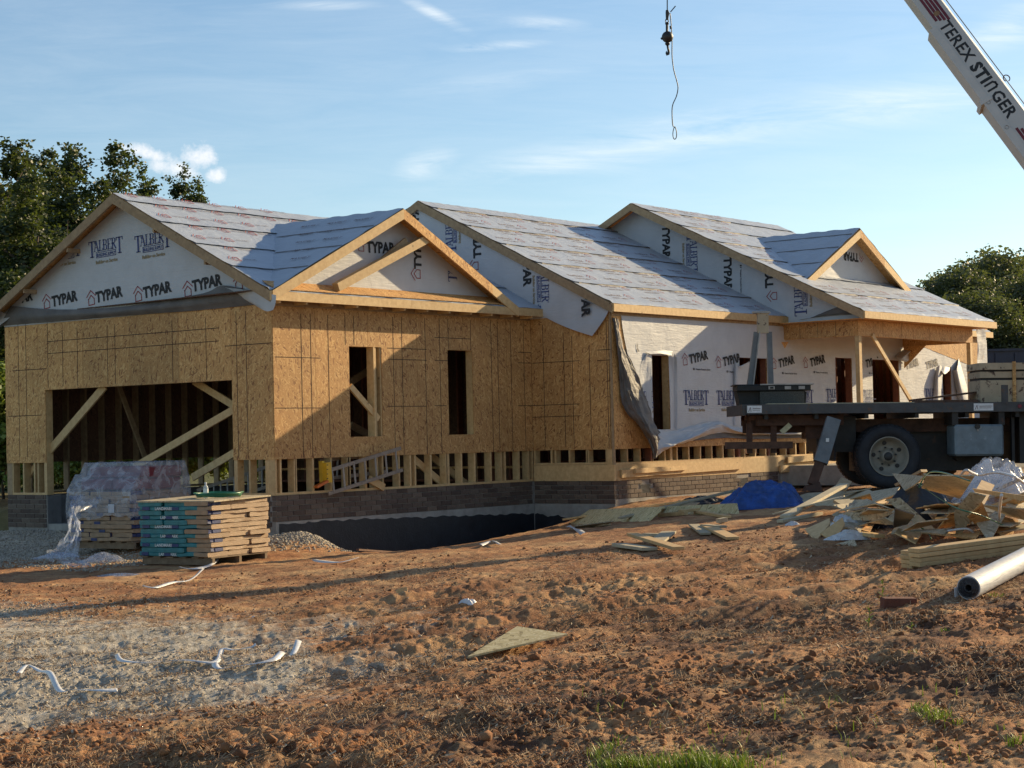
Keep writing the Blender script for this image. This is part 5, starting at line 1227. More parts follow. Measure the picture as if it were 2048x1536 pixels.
plank(1360, 1034, 1490, 1018, .10, .04, 'yellow stick between the flat pile and the blue tarp', mat=M_PINE, lift=.04)
plank(1385, 1028, 1456, 1040, .10, .04, 'short yellow stud slanting right of the flat pile', mat=M_PINE)
plank(1238, 1092, 1300, 1104, .19, .038, 'grey board under the crossed boards in the middle of the dirt', mat=M_PINEG)
plank(1338, 1072, 1312, 1094, .19, .03, 'pale blue grey board crossing under the yellow one', mat=M_PINEG, lift=.04)
plank(1264, 1083, 1358, 1108, .14, .038, 'yellow board lying on top of the crossed boards', mat=M_PINE, lift=.075, lift2=.03)
plank(1290, 1072, 1330, 1072, .10, .04, 'small offcut behind the crossed boards', mat=M_PINEG)
plank(1388, 1056, 1412, 1072, .14, .03, 'left board of the small fan right of the crossed boards', mat=M_PINEG)
plank(1412, 1058, 1466, 1084, .16, .035, 'right board of the small fan right of the crossed boards', mat=M_PINE)
plank(1410, 1060, 1446, 1062, .12, .03, 'short board lying across the small fan', mat=M_PINEG, lift=.035)
plank(1436, 1050, 1452, 1048, .10, .06, 'small block behind the small fan of boards', mat=M_PINEG)
plank(778, 1224, 850, 1222, .03, .02, 'thin stick lying in the foreground dirt left of centre', mat=M_PINED, name='stick')
plank(798, 1194, 810, 1195, .06, .05, 'tiny bright wood block alone on the dirt', mat=M_PINE, name='wood_block')
plank(715, 1106, 1010, 1062, .05, .03, 'long thin dark stick edging the trench', mat=M_OLDW, name='stick', lift=.02)
plank(500, 1110, 720, 1100, .03, .02, 'thin dark stick by the gravel spill', mat=M_OLDW, name='stick')
gslab([(63, 1078, 0), (112, 1074, .06), (150, 1094, .06), (100, 1098, .0)], 'OSB offcut leaning against the plastic left of the stacks', .012, M_OSBG)
for i, (px, py, w) in enumerate(((30, 1052, .30), (52, 1046, .34), (72, 1040, .25), (62, 1052, .28))):
    mound(px, py+4, w*.55, .22, .14, M_KRAFT, 'rubble_lump', ('crumpled brown bag by the left brick pier', 'largest crumpled bag by the garage opening', 'crumpled bag nearest the garage opening', 'crumpled bag in front of the others at the garage')[i], 'bag', .5, 3, 30+i, 40)
plank(82, 1052, 130, 1046, .2, .03, 'board on the gravel in the garage opening', mat=M_PINEG)
plank(-10, 1052, 16, 1042, .14, .04, 'board end at the far left beside the brick pier', mat=M_PINE)
# white strips of strapping
def strap(pts, w, label, seed=0):
    P = [gnd(px, py) for px, py, h in pts]; P = [p+Vector((0, 0, gh(p.x, p.y)-p.z+.022+h*.6)) for p, (a, b, h) in zip(P, pts)]
    tw = random.Random(seed); A = []
    C = cloth([[p, p+Vector((0, 0, .001))] for p in P], 2, len(P)*7)[:, 0]
    for i in range(len(C)):
        d = Vector(C[min(i+1, len(C)-1)]-C[max(i-1, 0)]); d.z = 0; d.normalize(); sd = Vector((-d.y, d.x, .35*math.sin(i*.2+seed)+.15)).normalized()*w/2; c = Vector(C[i]); A.append([c-sd, c+sd*.1+Vector((0, 0, .004)), c+sd])
    mb = MB().grid(np.array([[tuple(v) for v in r] for r in A]))
    o = obj('plastic_strip', mb, M_PLAS, None, label, 'plastic strip', 'white plastic strips on the ground', smooth=True); md = o.modifiers.new('thick', 'SOLIDIFY'); md.thickness = .001; return centre(o)
strap([(234, 1331, .05), (245, 1337, .01), (300, 1340, .01), (370, 1337, .01), (430, 1331, .02), (446, 1318, .07), (470, 1318, .02), (500, 1314, .04), (512, 1312, .09)], .042, 'long curved white strip lying across the gravel', 1)
strap([(429, 1344, .05), (440, 1349, .01), (490, 1346, .01), (545, 1338, .03), (566, 1328, .08), (560, 1318, .03), (585, 1316, .05), (598, 1304, .1)], .05, 'white strip with a kinked end right of the long curved one', 2)
strap([(38, 1364, .06), (55, 1354, .10), (80, 1358, .05), (100, 1370, .06), (120, 1384, .02), (150, 1386, .01), (190, 1392, .01), (235, 1388, .03)], .045, 'white strip arched over the gravel near the left picture edge', 3)
strap([(360, 1142, .02), (375, 1144, .01), (400, 1143, .01), (425, 1137, .02), (444, 1124, .12)], .05, 'white strip in front of the teal stack', 4)
strap([(287, 1182, .04), (310, 1182, .01), (345, 1174, .02), (380, 1168, .04), (406, 1152, .13)], .045, 'white strip with a raised end below the one by the teal stack', 5)
strap([(628, 1127, .03), (640, 1131, .01), (680, 1130, .01), (716, 1124, .02)], .06, 'short straight white strip right of the gravel spill', 6)
strap([(962, 1078, .03), (980, 1072, .02), (1004, 1072, .02)], .06, 'small white scrap nearest the black foundation wall', 7)
strap([(962, 1092, .02), (985, 1087, .05), (1000, 1092, .02)], .06, 'small white scrap just below the one by the foundation', 8)
strap([(1136, 1060, .06), (1148, 1064, .03), (1156, 1066, .02), (1166, 1072, .02)], .08, 'curled white scrap in front of the flat board pile', 9)
mound(936, 1219, .09, .07, .07, M_PLAS, 'plastic_scrap', 'crumpled white plastic scrap above the triangular offcut', 'plastic scrap', .5, 3, 41, 40)
mound(20, 1217, .05, .04, .03, M_GREEN, 'plastic_scrap', 'tiny green scrap on the gravel at the left edge', 'plastic scrap', .5, 3, 42, 20)
mound(505, 1228, .05, .04, .03, M_PLAS, 'plastic_scrap', 'tiny white scrap on the dirt in the left half', 'plastic scrap', .5, 3, 43, 20)
# blue tarp and neighbours
mound(1532, 1015, .74, .46, .40, M_BLUE, 'blue_tarp', 'crumpled blue tarpaulin heaped on the ground before the house', 'tarp', .85, 2.3, 15, 170)
mound(1405, 1008, .50, .25, .16, M_TARPB, 'black_sheet', 'black plastic sheet bunched left of the blue tarp', 'plastic sheet', .5, 3, 17, 60)
mound(1640, 965, .35, .25, .14, M_TARPB, 'black_sheet', 'black plastic bunched round the outrigger foot', 'plastic sheet', .6, 4, 19, 60)
obj('pipe_stub', MB().tube([gnd(1359, 1006, .0), gnd(1359, 1006, .14)], .045, 12), M_GREY, None, 'short grey pipe stub standing by the house corner', 'pipe')
# ------------------------------------------------------------------ debris pile
DP = [
 ([(1545, 1032, .05), (1620, 1012, .10), (1690, 1000, .18), (1680, 1010, .18), (1600, 1030, .05)], M_PINEG, 'long grey board behind the debris pile next to the tarp'),
 ([(1600, 990, .1), (1740, 985, .15), (1760, 996, .1), (1600, 1000, .08)], M_PINEG, 'grey plank stretched behind the debris pile'),
 ([(1605, 1003, .05), (1735, 1000, .1), (1735, 1008, .05), (1605, 1010, .05)], M_PINEG, 'second grey plank just below the one behind the pile'),
 ([(1676, 1022, .30), (1735, 1000, .42), (1790, 1016, .38), (1760, 1024, .30)], M_OSBG, 'flat OSB piece on the left top of the debris pile'),
 ([(1684, 1026, .22), (1790, 1024, .28), (1755, 1046, .14), (1708, 1042, .14)], M_OSBG, 'dark edged OSB piece under the left top of the pile'),
 ([(1720, 1050, .10), (1770, 1040, .22), (1800, 1058, .12), (1730, 1062, .06)], M_OSBG, 'low OSB piece at the front left of the debris pile'),
 ([(1772, 1004, .42), (1800, 1002, .42), (1872, 1052, .12), (1846, 1058, .10)], M_OSBG, 'long OSB strip slanting down the front of the pile'),
 ([(1786, 950, .52), (1850, 955, .60), (1830, 978, .46), (1800, 976, .46)], M_OSBG, 'pale OSB corner standing up before the rear wheel'),
 ([(1852, 946, .72), (1950, 963, .66), (1920, 1002, .30), (1846, 972, .50)], M_OSBG, 'big OSB panel tilted up at the top of the debris pile'),
 ([(1908, 1030, .28), (1940, 990, .50), (1972, 1000, .44), (1935, 1035, .20)], M_OSBG, 'OSB strip leaning on the right of the big tilted panel'),
 ([(1872, 1060, .10), (1960, 1045, .16), (1935, 1030, .26), (1900, 1040, .22)], M_OSB, 'bright OSB wedge at the front of the debris pile'),
 ([(1935, 1035, .26), (1965, 1015, .36), (1990, 1064, .05), (1972, 1060, .06)], M_OSB, 'triangular OSB sliver pointing down at the right of the pile'),
 ([(1945, 984, .40), (2060, 1006, .42), (2060, 1018, .36), (1948, 992, .36)], M_PINE, 'yellow board slanting under the plastic bundle'),
 ([(1900, 1070, .04), (1970, 1066, .05), (1950, 1086, .02), (1925, 1082, .02)], M_OSB, 'small curved OSB scrap on the dirt before the pile'),
 ([(1640, 1066, .08), (1685, 1035, .22), (1690, 1050, .14), (1668, 1074, .04)], M_PINE, 'pale yellow board end at the left foot of the pile'),
 ([(1610, 1064, .03), (1660, 1040, .14), (1660, 1050, .10), (1628, 1074, .02)], M_PINE, 'narrow yellow board at the far left foot of the pile'),
 ([(1672, 1082, .02), (1710, 1084, .03), (1715, 1090, .02), (1700, 1090, .02)], M_OSBG, 'tiny OSB sliver in front of the pile'),
 ([(1790, 1020, .40), (1830, 1030, .30), (1815, 1050, .16), (1785, 1046, .18)], M_WRAPG, 'folded grey sheet in the middle of the pile'),
 ([(1840, 1058, .12), (1905, 1060, .1), (1890, 1074, .04), (1820, 1070, .05)], M_OSBG, 'OSB strip lying along the front foot of the pile'),
 ([(1960, 1010, .3), (2060, 1030, .25), (2060, 1045, .12), (1990, 1050, .08)], M_OSBG, 'dark OSB sheet low at the right of the debris pile'),
 ([(1990, 1062, .05), (2060, 1050, .08), (2060, 1062, .04), (2000, 1074, .02)], M_PINEG, 'grey board at the right foot of the debris pile'),
 ([(1740, 988, .30), (1800, 975, .42), (1792, 990, .36), (1745, 1003, .28)], M_OSBG, 'OSB strip leaning at the back left of the pile'),
]
for P, m, lb in DP: gslab(P, lb, .014, m)
plank(1720, 1073, 1760, 1078, .12, .04, 'short square yellow block in front of the debris pile', mat=M_PINE, lift=.0)
plank(1800, 1066, 1838, 1060, .10, .05, 'brown end board among the front scraps of the pile', mat=M_PINED, lift=.05)
plank(1838, 1070, 1914, 1070, .09, .038, 'yellow stud at the front foot of the pile', mat=M_PINE, lift=.02)
plank(1570, 1046, 1690, 1010, .14, .04, 'long weathered board leaning up onto the left of the pile', mat=M_PINEG, lift=.02, lift2=.25)
plank(1560, 1050, 1640, 1034, .1, .04, 'grey board on the ground left of the pile', mat=M_PINEG)
mound(1838, 1046, .60, .34, .52, M_TARPB, 'rubbish_bag', 'full grey rubbish bag bulging from the middle of the pile', 'bag', .18, 2.5, 21, 90)
mound(1985, 1030, .62, .40, .62, M_CLEAR, 'plastic_bundle', 'big bundle of crumpled clear wrap on the right of the pile', 'plastic bundle', .6, 2.6, 23, 130)
mound(1995, 1026, .50, .30, .60, M_PLAS, 'wrap_scrap', 'crumpled white wrap inside the clear bundle on the pile', 'wrap scrap', .7, 2.6, 24, 100)
mound(1688, 1066, .24, .16, .24, M_PLAS, 'wrap_scrap', 'round crumpled white wrap at the left foot of the pile', 'wrap scrap', .6, 5, 25, 70)
mound(1696, 1078, .26, .1, .10, M_PLAS, 'wrap_scrap', 'flat white wrap lying just before the round one', 'wrap scrap', .6, 5, 26, 50)
mound(1812, 1046, .22, .16, .28, M_PLAS, 'wrap_scrap', 'bluish white wrap wedged in the centre of the pile', 'wrap scrap', .6, 4, 27, 60)
mound(1888, 1040, .28, .18, .30, M_PLAS, 'wrap_scrap', 'crumpled wrap right of the centre of the pile', 'wrap scrap', .7, 5, 28, 70)
mound(1585, 1054, .12, .06, .06, M_PLAS, 'wrap_scrap', 'small white scrap left of the debris pile', 'wrap scrap', .6, 5, 29, 40)
mound(2010, 1060, .30, .14, .12, M_PLAS, 'wrap_scrap', 'torn white wrap at the right foot of the pile', 'wrap scrap', .7, 5, 33, 60)
mound(2040, 1010, .30, .2, .45, M_PLAS, 'wrap_scrap', 'white wrap at the right picture edge above the boards', 'wrap scrap', .7, 5, 34, 60)
rsd = random.Random(77)
spots_ = [('at the back left', 1700, 1012), ('behind the grey bag', 1830, 1000), ('at the left', 1700, 1040), ('left of centre', 1750, 1050), ('in the centre', 1820, 1040), ('right of centre', 1880, 1040), ('at the right', 1950, 1045), ('at the far right', 2020, 1045), ('under the clear bundle', 2000, 1030), ('at the front centre', 1800, 1066), ('at the front right', 1930, 1062), ('at the front left', 1700, 1066)]
for nm_, sx_, sy_ in spots_:
    for j_, kind_ in enumerate(('long narrow board', 'split OSB strip', 'short offcut')):
        a_ = rsd.uniform(-.5, .5)+(.9 if rsd.random() < .3 else 0); l_ = (70, 45, 22)[j_]*rsd.uniform(.7, 1.2); px_, py_ = sx_+rsd.uniform(-22, 22), sy_+rsd.uniform(-7, 7); hh_ = rsd.uniform(.02, .22)
        plank(px_-l_*math.cos(a_)/2, py_+l_*math.sin(a_)*.16, px_+l_*math.cos(a_)/2, py_-l_*math.sin(a_)*.16, rsd.uniform(.06, .22), rsd.choice((.014, .038)), '%s lying %s of the debris pile' % (kind_, nm_) if 'under' not in nm_ and 'behind' not in nm_ else '%s %s in the debris pile' % (kind_, nm_), mat=rsd.choice((M_OSBG, M_PINEG, M_PINE, M_OSBG, M_PINED)), name=('plank', 'osb_offcut', 'osb_offcut')[j_], lift=hh_, lift2=max(0, hh_+rsd.uniform(-.15, .2)), roll=rsd.uniform(-.5, .5), bev=0)
for nm_, sx_, sy_, hb_ in (('left of the grey bag', 1772, 1020, .15), ('right of the grey bag', 1895, 1022, .20), ('just below the tilted panel', 1880, 1012, .2), ('above the lumber', 2000, 1052, .12), ('in front of the grey bag', 1835, 1056, .14), ('behind the white wrap', 1715, 1042, .14), ('below the yellow board', 1960, 1030, .22), ('over the low left boards', 1730, 1028, .20), ('at the upper left edge', 1755, 1005, .18), ('by the big tyre', 1810, 1000, .2)):
    for j_, kind_ in enumerate(('wide pale OSB offcut', 'slant cut tan OSB scrap')):
        cx_, cy_ = sx_+rsd.uniform(-18, 18), sy_+rsd.uniform(-5, 5); w_, d_ = rsd.uniform(30, 62)*(1-.35*j_), rsd.uniform(6, 13); a_ = rsd.uniform(-.3, .3); k_ = rsd.uniform(-.08, .12)
        gslab([(cx_-w_, cy_+d_*.5+a_*9, hb_), (cx_-w_*.3, cy_-d_, hb_+.05+k_), (cx_+w_, cy_-d_*.4-a_*9, hb_+k_), (cx_+w_*rsd.uniform(.1, .7), cy_+d_, hb_)], '%s %s in the debris pile' % (kind_, nm_), .013, rsd.choice((M_OSBG, M_OSBG, M_PINE, M_OSB)))
def wire(pts, r, mat, name, label, cat): 
    P = [gnd(px, py, h) for px, py, h in pts]; C = cloth([[p, p+Vector((0, 0, .001))] for p in P], 2, len(P)*8)[:, 0]; return centre(obj(name, MB().tube([tuple(c) for c in C], r, 6), mat, None, label, cat, smooth=True))
wire([(1838, 975, .5), (1848, 955, .62), (1862, 944, .72), (1890, 946, .72), (1940, 962, .68)], .008, M_GREEN, 'strapping_band', 'dark green band looped over the tilted panel', 'strap')
wire([(1824, 958, .5), (1900, 1010, .42), (1960, 1030, .32), (2010, 1052, .12)], .007, M_GREEN, 'strapping_band', 'long green band lying diagonally across the pile', 'strap')
wire([(1838, 1052, .15), (1856, 1066, .06), (1862, 1078, .02)], .008, M_GREEN, 'strapping_band', 'short green band end at the front of the pile', 'strap')
wire([(1922, 950, .80), (1932, 940, .90), (1945, 946, .85), (1960, 950, .82), (1990, 945, .86), (2025, 952, .86), (2048, 966, .78)], .012, M_PLAS, 'strapping_band', 'white band looping over the top of the clear bundle', 'strap')
wire([(2003, 990, .62), (2000, 1012, .45), (1997, 1050, .08)], .016, M_PLAS, 'strapping_band', 'white band hanging straight down the clear bundle', 'strap')
wire([(1895, 1062, .1), (1935, 1058, .12), (1960, 1074, .02), (1998, 1076, .02)], .012, M_PLAS, 'strapping_band', 'white band trailing on the dirt at the right foot', 'strap')
# lumber stack
LA, LBp = gnd(1826, 1139), gnd(2210, 1090)
def lumber():
    d = (LBp-LA); d.z = 0; L = 4.6; d.normalize(); s = Vector((-d.y, d.x, 0))
    if s.dot(F2) < 0: s = -s
    g0 = LA
    for j, (lab) in enumerate(('board of the near column in the squared lumber stack at right', 'board of the rear column in the squared lumber stack at right')):
        for i in range(4):
            w = .184; t = .042; dx = random.uniform(-.015, .015); o_ = g0+d*(.0+.05*j+dx)+s*(j*(w+.03)+(-.02 if j == 0 else 0)+random.uniform(-.006, .006))
            za = gh(o_.x, o_.y); e = o_+d*L; ze = gz(e.x, e.y)+.02
            a = Vector((o_.x, o_.y, za+.03+t*(i+.5))); b = Vector((e.x, e.y, ze+.03+t*(i+.5)))
            pos = ('bottom', 'second lowest', 'second highest', 'top')[i]
            centre(obj('lumber_board', MB().bar(a, b, w, t-.003, s), M_PINE, None, pos+' '+lab, 'board', 'stacked lumber boards at right', bevel=.004))
lumber()
def roll():
    a = gnd(1938, 1199); a.z = gh(a.x, a.y)+.10; b = gnd(2190, 1082); b.z = gh(b.x, b.y)+.16
    d = (b-a).normalized(); b = a+d*3.0; r = root('wrap_roll', 'big roll of white wrap with a black core end lying at the right', 'roll', a); R_1 = .092
    obj('wound_wrap', MB().lathe([(R_1*.80, 0), (R_1, 0), (R_1*1.01, .1), (R_1, 1.5), (R_1*1.01, 3.0), (R_1*.5, 3.0)], d, a, 40), M_WRAP, r, smooth=False)
    mb = MB()
    for k in range(7): q = R_1*(.30+.09*k); mb.lathe([(q+.006, .02), (q+.006, -.006+.003*(k % 2)), (q, -.006), (q, .02)], d, a, 32)
    obj('layers', mb, M_TARPB, r); obj('core', MB().lathe([(R_1*.36, .05), (R_1*.36, -.004), (R_1*.27, -.004), (R_1*.27, .4)], d, a, 24), M_INK, r)
    ang = Vector((0, 0, 1)); sd = d.cross(ang).normalized()
    if sd.dot(Rt) > 0: sd = -sd
    obj('loose_flap', MB().bar(a-d*.06+sd*R_1*1.0-Vector((0, 0, .03)), a+d*.2+sd*R_1*1.0-Vector((0, 0, .03)), .07, .006, (0, 0, 1)), M_WRAP, r)
roll()
# ------------------------------------------------------------------ crane truck
TD0 = 28.6; t0 = at(1490, 812, TD0); TG = t0.z-1.41
TPH = R_(-.5)
TANG = math.atan2(R0.y, R0.x)+TPH
truck = lroot('crane_truck', 'flatbed boom truck with grey deck rail and rusty outriggers parked by the porch', 'truck', (t0.x, t0.y, TG), (0, R_(.75), TANG))
K = 3590.85/TD0
def tx(px): # picture column -> local x along the near deck edge
    ct, st = math.cos(TPH), math.sin(TPH); q = (px-1024)/FPX; l0 = (1490-1024)/FPX*TD0
    return (q*TD0-l0)/(ct-q*st)
def tz(px, py): 
    d = TD0+tx(px)*math.sin(TPH); p = at(px, py, d); return p.z-TG+tx(px)*math.tan(R_(.75))
def tp(name, mb, mat, label=None, parent=None, **k): return obj(name, mb, mat, parent or truck, label, **k)
DT = tz(1490, 809); RH = .155; DW = 2.45
tp('deck', MB().bx((.02, .06, DT-.09), (10.2, DW-.06, DT-.02)), M_OLDW)
tp('side_rail', MB().bx((0, 0, DT-RH), (10.2, .055, DT)), M_DECK); tp('side_rail', MB().bx((0, DW-.055, DT-RH), (10.2, DW, DT)), M_DECK); tp('rear_rail', MB().bx((-.05, .056, DT-RH-.02), (0, DW-.056, DT)), M_DECK)
for i in range(12): tp('cross_member', MB().bx((.3+i*.8, .08, DT-.24), (.36+i*.8, DW-.08, DT-.10)), M_DARK)
tp('chassis_frame', MB().bx((.15, .62, DT-.46), (10.2, .72, DT-.245)), M_RUST); tp('chassis_frame', MB().bx((.15, 1.72, DT-.46), (10.2, 1.82, DT-.245)), M_RUST)
tp('tail_beam', MB().bx((.22, .3, DT-.34), (1.6, 2.1, DT-.17)), M_RUST)
for a, b in ((1492, 1521), (1945, 1984)):
    lb = tp('reflector_label', MB().bx((tx(a), -.006, DT-.135), (tx(b), .0, DT-.02)), M_LABEL); 
    g = join(stroke([(.02, .015), (.05, .08)], .008), stroke([(.05, .08), (.06, .02)], .008), rect(.09, .06, tx(b)-tx(a)-.02, .07), rect(.09, .035, tx(b)-tx(a)-.03, .042))
    lt = link('lettering', lettermesh('lettering', g, M_INKG), lb); lt.location = (tx(a), -.008, DT-.13)
tp('marker_lamp', MB().lathe([(0, -.02), (.03, -.02), (.035, 0)], (0, 1, 0), (tx(2037), -.002, DT-.07), 14), M_REDW)
# bumper
for px in (1496, 1545): tp('bumper_hanger', MB().bx((tx(px), .35, DT-.78), (tx(px)+.09, .43, DT-.3)), M_RUST)
tp('bumper_bar', MB().bx((tx(1452), .3, tz(1500, 898)), (tx(1588), .42, tz(1500, 884))), M_OLDW)
lp = tp('number_plate', MB().bar((tx(1565), .28, tz(1570, 865)), (tx(1583), .28, tz(1570, 849)), .085, .006, (0, .2, 1)), material('plate_cream', plain((.46, .42, .26), .2, 20, 0), .6))
def wheel(x, y, zc, r, side=-1, lab=None):
    w = MB(); t_ = tp('tyre', MB().lathe([(r*.60, .0), (r*.64, -.05), (r*.80, -.07), (r*.95, -.055), (r, -.01), (r, .20), (r*.95, .25), (r*.6, .26)], (0, 1, 0), (x, y, zc), 56), M_TYRE, smooth=True)
    mb = MB()
    for i in range(44):
        a = i/44*6.2832
        for yy in (.03, .15): mb.box((x+math.cos(a)*(r+.006), y+yy, zc+math.sin(a)*(r+.006)), (.012, .085, .05), Matrix.Rotation(-a, 3, 'Y'))
    tp('tread', mb, M_TYRE, parent=t_, kind='stuff')
    rm = tp('rim', MB().lathe([(r*.60, -.05), (r*.63, -.055), (r*.60, -.035), (r*.55, 0), (r*.52, .10), (r*.36, .135), (r*.22, .13), (r*.21, .06), (r*.14, .02), (0, .015)], (0, 1, 0), (x, y, zc), 48), M_RIM, smooth=True)
    for i in range(8):
        a = i/8*6.2832+.2; tp('wheel_nut', MB().lathe([(0, .085), (.014, .085), (.017, .12)], (0, 1, 0), (x+math.cos(a)*r*.285, y, zc+math.sin(a)*r*.285), 6), M_CAST, parent=rm)
    for i in range(5):
        a = i/5*6.2832+.5; tp('hand_hole', MB().lathe([(0, .102), (.034, .102), (.036, .125)], (0, 1, 0), (x+math.cos(a)*r*.435, y, zc+math.sin(a)*r*.435), 14), M_DARK, parent=rm)
    tp('hub', MB().lathe([(0, -.01), (r*.10, -.01), (r*.13, .0), (r*.15, .06), (r*.2, .07)], (0, 1, 0), (x, y, zc), 20), M_CAST, smooth=True)
WX = tx(1776); WR = .505; WZ = tz(1776, 913)
wheel(WX, .12, WZ, WR); wheel(WX, .42, WZ, WR*.995); wheel(WX+.02, DW-.40, WZ, WR)
wheel(WX+1.16, DW-.45, WZ, WR*.9)
tp('axle', MB().tube([(WX, .3, WZ), (WX, DW-.3, WZ)], .09, 12), M_DARK); tp('axle', MB().tube([(WX+1.25, .6, WZ), (WX+1.25, DW-.3, WZ)], .09, 12), M_DARK)
wheel(8.0, .2, WZ, WR)
tp('mud_flap', MB().bx((tx(1668), .15, DT-.92), (tx(1668)+.02, .78, DT-.3)), M_TYRE); tp('mud_flap', MB().bx((tx(1668), 1.7, DT-.92), (tx(1668)+.02, 2.3, DT-.3)), M_TYRE)
tp('winch_box', MB().bx((tx(1640), .5, tz(1650, 905)), (tx(1720), 1.6, DT-.2)), M_DARK); tp('rear_box', MB().bx((tx(1617), .45, tz(1620, 878)), (tx(1655), .9, DT-.2)), M_RUST)
tp('suspension_box', MB().bx((WX-.35, .76, WZ-.25), (WX+2.0, 1.7, DT-.3)), M_DARK)
# outrigger
og = tp('outrigger_leg', MB().bar((tx(1662), -.10, tz(1660, 838)), (tx(1632), -.24, tz(1632, 925)), .22, .16, (1, 0, 0)), M_GREY)
tp('outrigger_ram', MB().bar((tx(1636), -.22, tz(1636, 912)), (tx(1614), -.30, tz(1614, 968)), .15, .12, (1, 0, 0)), M_RUST)
tp('outrigger_pad', MB().slab([(tx(1596), -.42, .06), (tx(1632), -.42, .06), (tx(1628), -.36, .20), (tx(1602), -.36, .13)], (0, 1, 0), .26), M_RUST)
tp('wear_sticker', MB().box((tx(1646), -.27, tz(1646, 880)), (.05, .01, .06)), M_LABEL)
o = obj('cribbing_block', MB().box((0, 0, .03), (.55, .4, .09)), M_OLDW, None, 'dark wooden block under the outrigger foot of the truck', 'block'); o.location = (truck.matrix_basis @ Vector((tx(1615), -.3, -.03)))
# step tank
tk = tp('fuel_tank', MB().bx((tx(1907), .02, tz(1940, 912)), (tx(2005), .60, tz(1940, 849))), material('tank_aluminium', plain((.16, .20, .23), .25, 5, .25, spots=((.28, .32, .35), 2.5, .62)), .45), bevel=.03)
[tp('tank_bracket', MB().bx((tx(q), .05, tz(q, 850)), (tx(q+12), .6, DT-.16)), M_DARK) for q in (1903, 1996)]
tp('filler_cap', MB().lathe([(0, -.04), (.04, -.04), (.045, 0)], (0, 1, 0), (tx(1952), .02, tz(1952, 853)), 14), M_CAST, parent=tk)
tp('tank_latch', MB().bx((tx(1951), .005, tz(1950, 862)), (tx(1955), .018, tz(1950, 857))), M_ALU, parent=tk)
tp('landing_leg', MB().bx((tx(2030), .3, .05), (tx(2036), .4, DT-.2)), M_DARK)
tp('cab_skirt', MB().bx((tx(2046), .3, .45), (tx(2046)+2.2, DW-.3, DT-.17)), M_DARK)
tp('stake_pocket', MB().bx((tx(2002), -.01, DT-.03), (tx(2014), .05, DT+.27)), M_DECK)
# headboard A frame: boom rest
br_ = tp('boom_rest', MB().bar((tx(1518), 1.6, DT), (tx(1539), 1.6, tz(1527, 640)-.1), .10, .10, (1, 0, 0)).bar((tx(1568), 1.6, DT), (tx(1565), 1.6, tz(1527, 640)-.1), .085, .10, (1, 0, 0)), M_GREY)
tp('rest_plate', MB().bx((tx(1540), 1.52, tz(1540, 655)), (tx(1563), 1.66, tz(1540, 612))), M_CREAM); tp('rest_cap', MB().bx((tx(1531), 1.50, tz(1540, 613)), (tx(1567), 1.70, tz(1540, 609))), M_ALU)
for px, a, b in ((1519, 742, 655), ): tp('rest_edge', MB().bar((tx(1523), 1.53, DT), (tx(1544), 1.53, tz(1527, 640)-.1), .02, .03, (1, 0, 0)), M_ALU)
# turret and boom (the boom starts outside the frame)
tp('turret', MB().bx((7.9, .7, DT), (9.3, 1.8, DT+1.1)), M_BOOM); tp('cab', MB().bx((10.4, .1, .6), (12.6, DW-.1, 2.6)), M_BOOM)
tp('cab_window', MB().bx((10.8, .09, 1.7), (12.2, .105, 2.4)), M_DARK)
TMAT = Matrix.Translation(truck.location) @ truck.rotation_euler.to_matrix().to_4x4(); TINV = TMAT.inverted()
B0 = TMAT @ Vector((8.6, 1.25, DT+1.0)); d0 = (B0-CAM).dot(Fw)
def bpt(px, py, d): return TINV @ at(px, py, d)
# side-face lines of the boom in the picture: lower edge (1813,0)-(2048,362), upper edge (1874,0)-(2048,225)
dA, dB = 30.3, 29.2
def bd(py): return dA+(dB-dA)*(py/362)
Pm = bpt(1853, 0, bd(0)); Qm = bpt(2056, 272, bd(290)); bdir = (Qm-Pm).normalized()
nf = (TINV.to_3x3() @ -Fw).normalized(); across = bdir.cross(nf).normalized(); nf = across.cross(bdir).normalized()
if across.z < 0: across = -across                              # across points to the upper edge of the boom
th = R_(22); face_n = nf
def bsec(name, s0, s1, hl, hu, depth, mat, n0=0.0, lab=None, parent=None):
    a, b = Pm+bdir*s0-face_n*n0, Pm+bdir*s1-face_n*n0
    return tp(name, MB().slab([a-across*hl, b-across*hl, b+across*hu, a+across*hu], -face_n, depth), mat, lab, parent)
LBm = 8.5
boom = bsec('boom', -3.0, 9.0, .20, .195, .34, M_BOOM)
bs = bsec('boom_base_section', .50, 9.0, .275, -.145, .38, M_BOOM, -.02)
tpb = tp('boom_top_face', MB().slab([Pm+bdir*-3+across*.196+face_n*.0, Pm+bdir*9+across*.196, Pm+bdir*9+across*.33-face_n*.34, Pm+bdir*-3+across*.33-face_n*.34], bdir.cross(across).cross(bdir)*.0+across, .004), M_BOOMT)
bsec('boom_inner_section', -13.0, -3.001, .15, .15, .26, M_BOOM, .03); 
bsec('boom_tip', -14.0, -13.001, .19, .19, .3, M_BOOM, .02)
def bprint(name, g, s, a_, mat, k=1.0, off=.003, parent=None):
    vs = [Pm+bdir*(s+x*k)+across*(a_+y*k)+face_n*off for x, y in g[0]]; mb = MB(); mb.add(vs, g[1])
    me = bpy.data.meshes.new(name); me.from_pydata([tuple(v) for v in vs], [], g[1]); me.update(); uvbox(me); me.materials.append(mat); return link(name, me, parent or boom)
T1 = text2d('TEREX', .285, .006, .95, 1.04); w1 = max(x for x, y in T1[0]); T2 = text2d('STI', .285, .014, .93, 1.12); w2 = max(x for x, y in T2[0]); T3 = text2d('GER', .285, .008, .95, 1.05)
H_ = max(y for x, y in T1[0]); k_ = 1.0
bprint('lettering', T1, .50, -.095, M_INK)
bprint('lettering', T2, .50+w1+.09, -.095, M_INK)
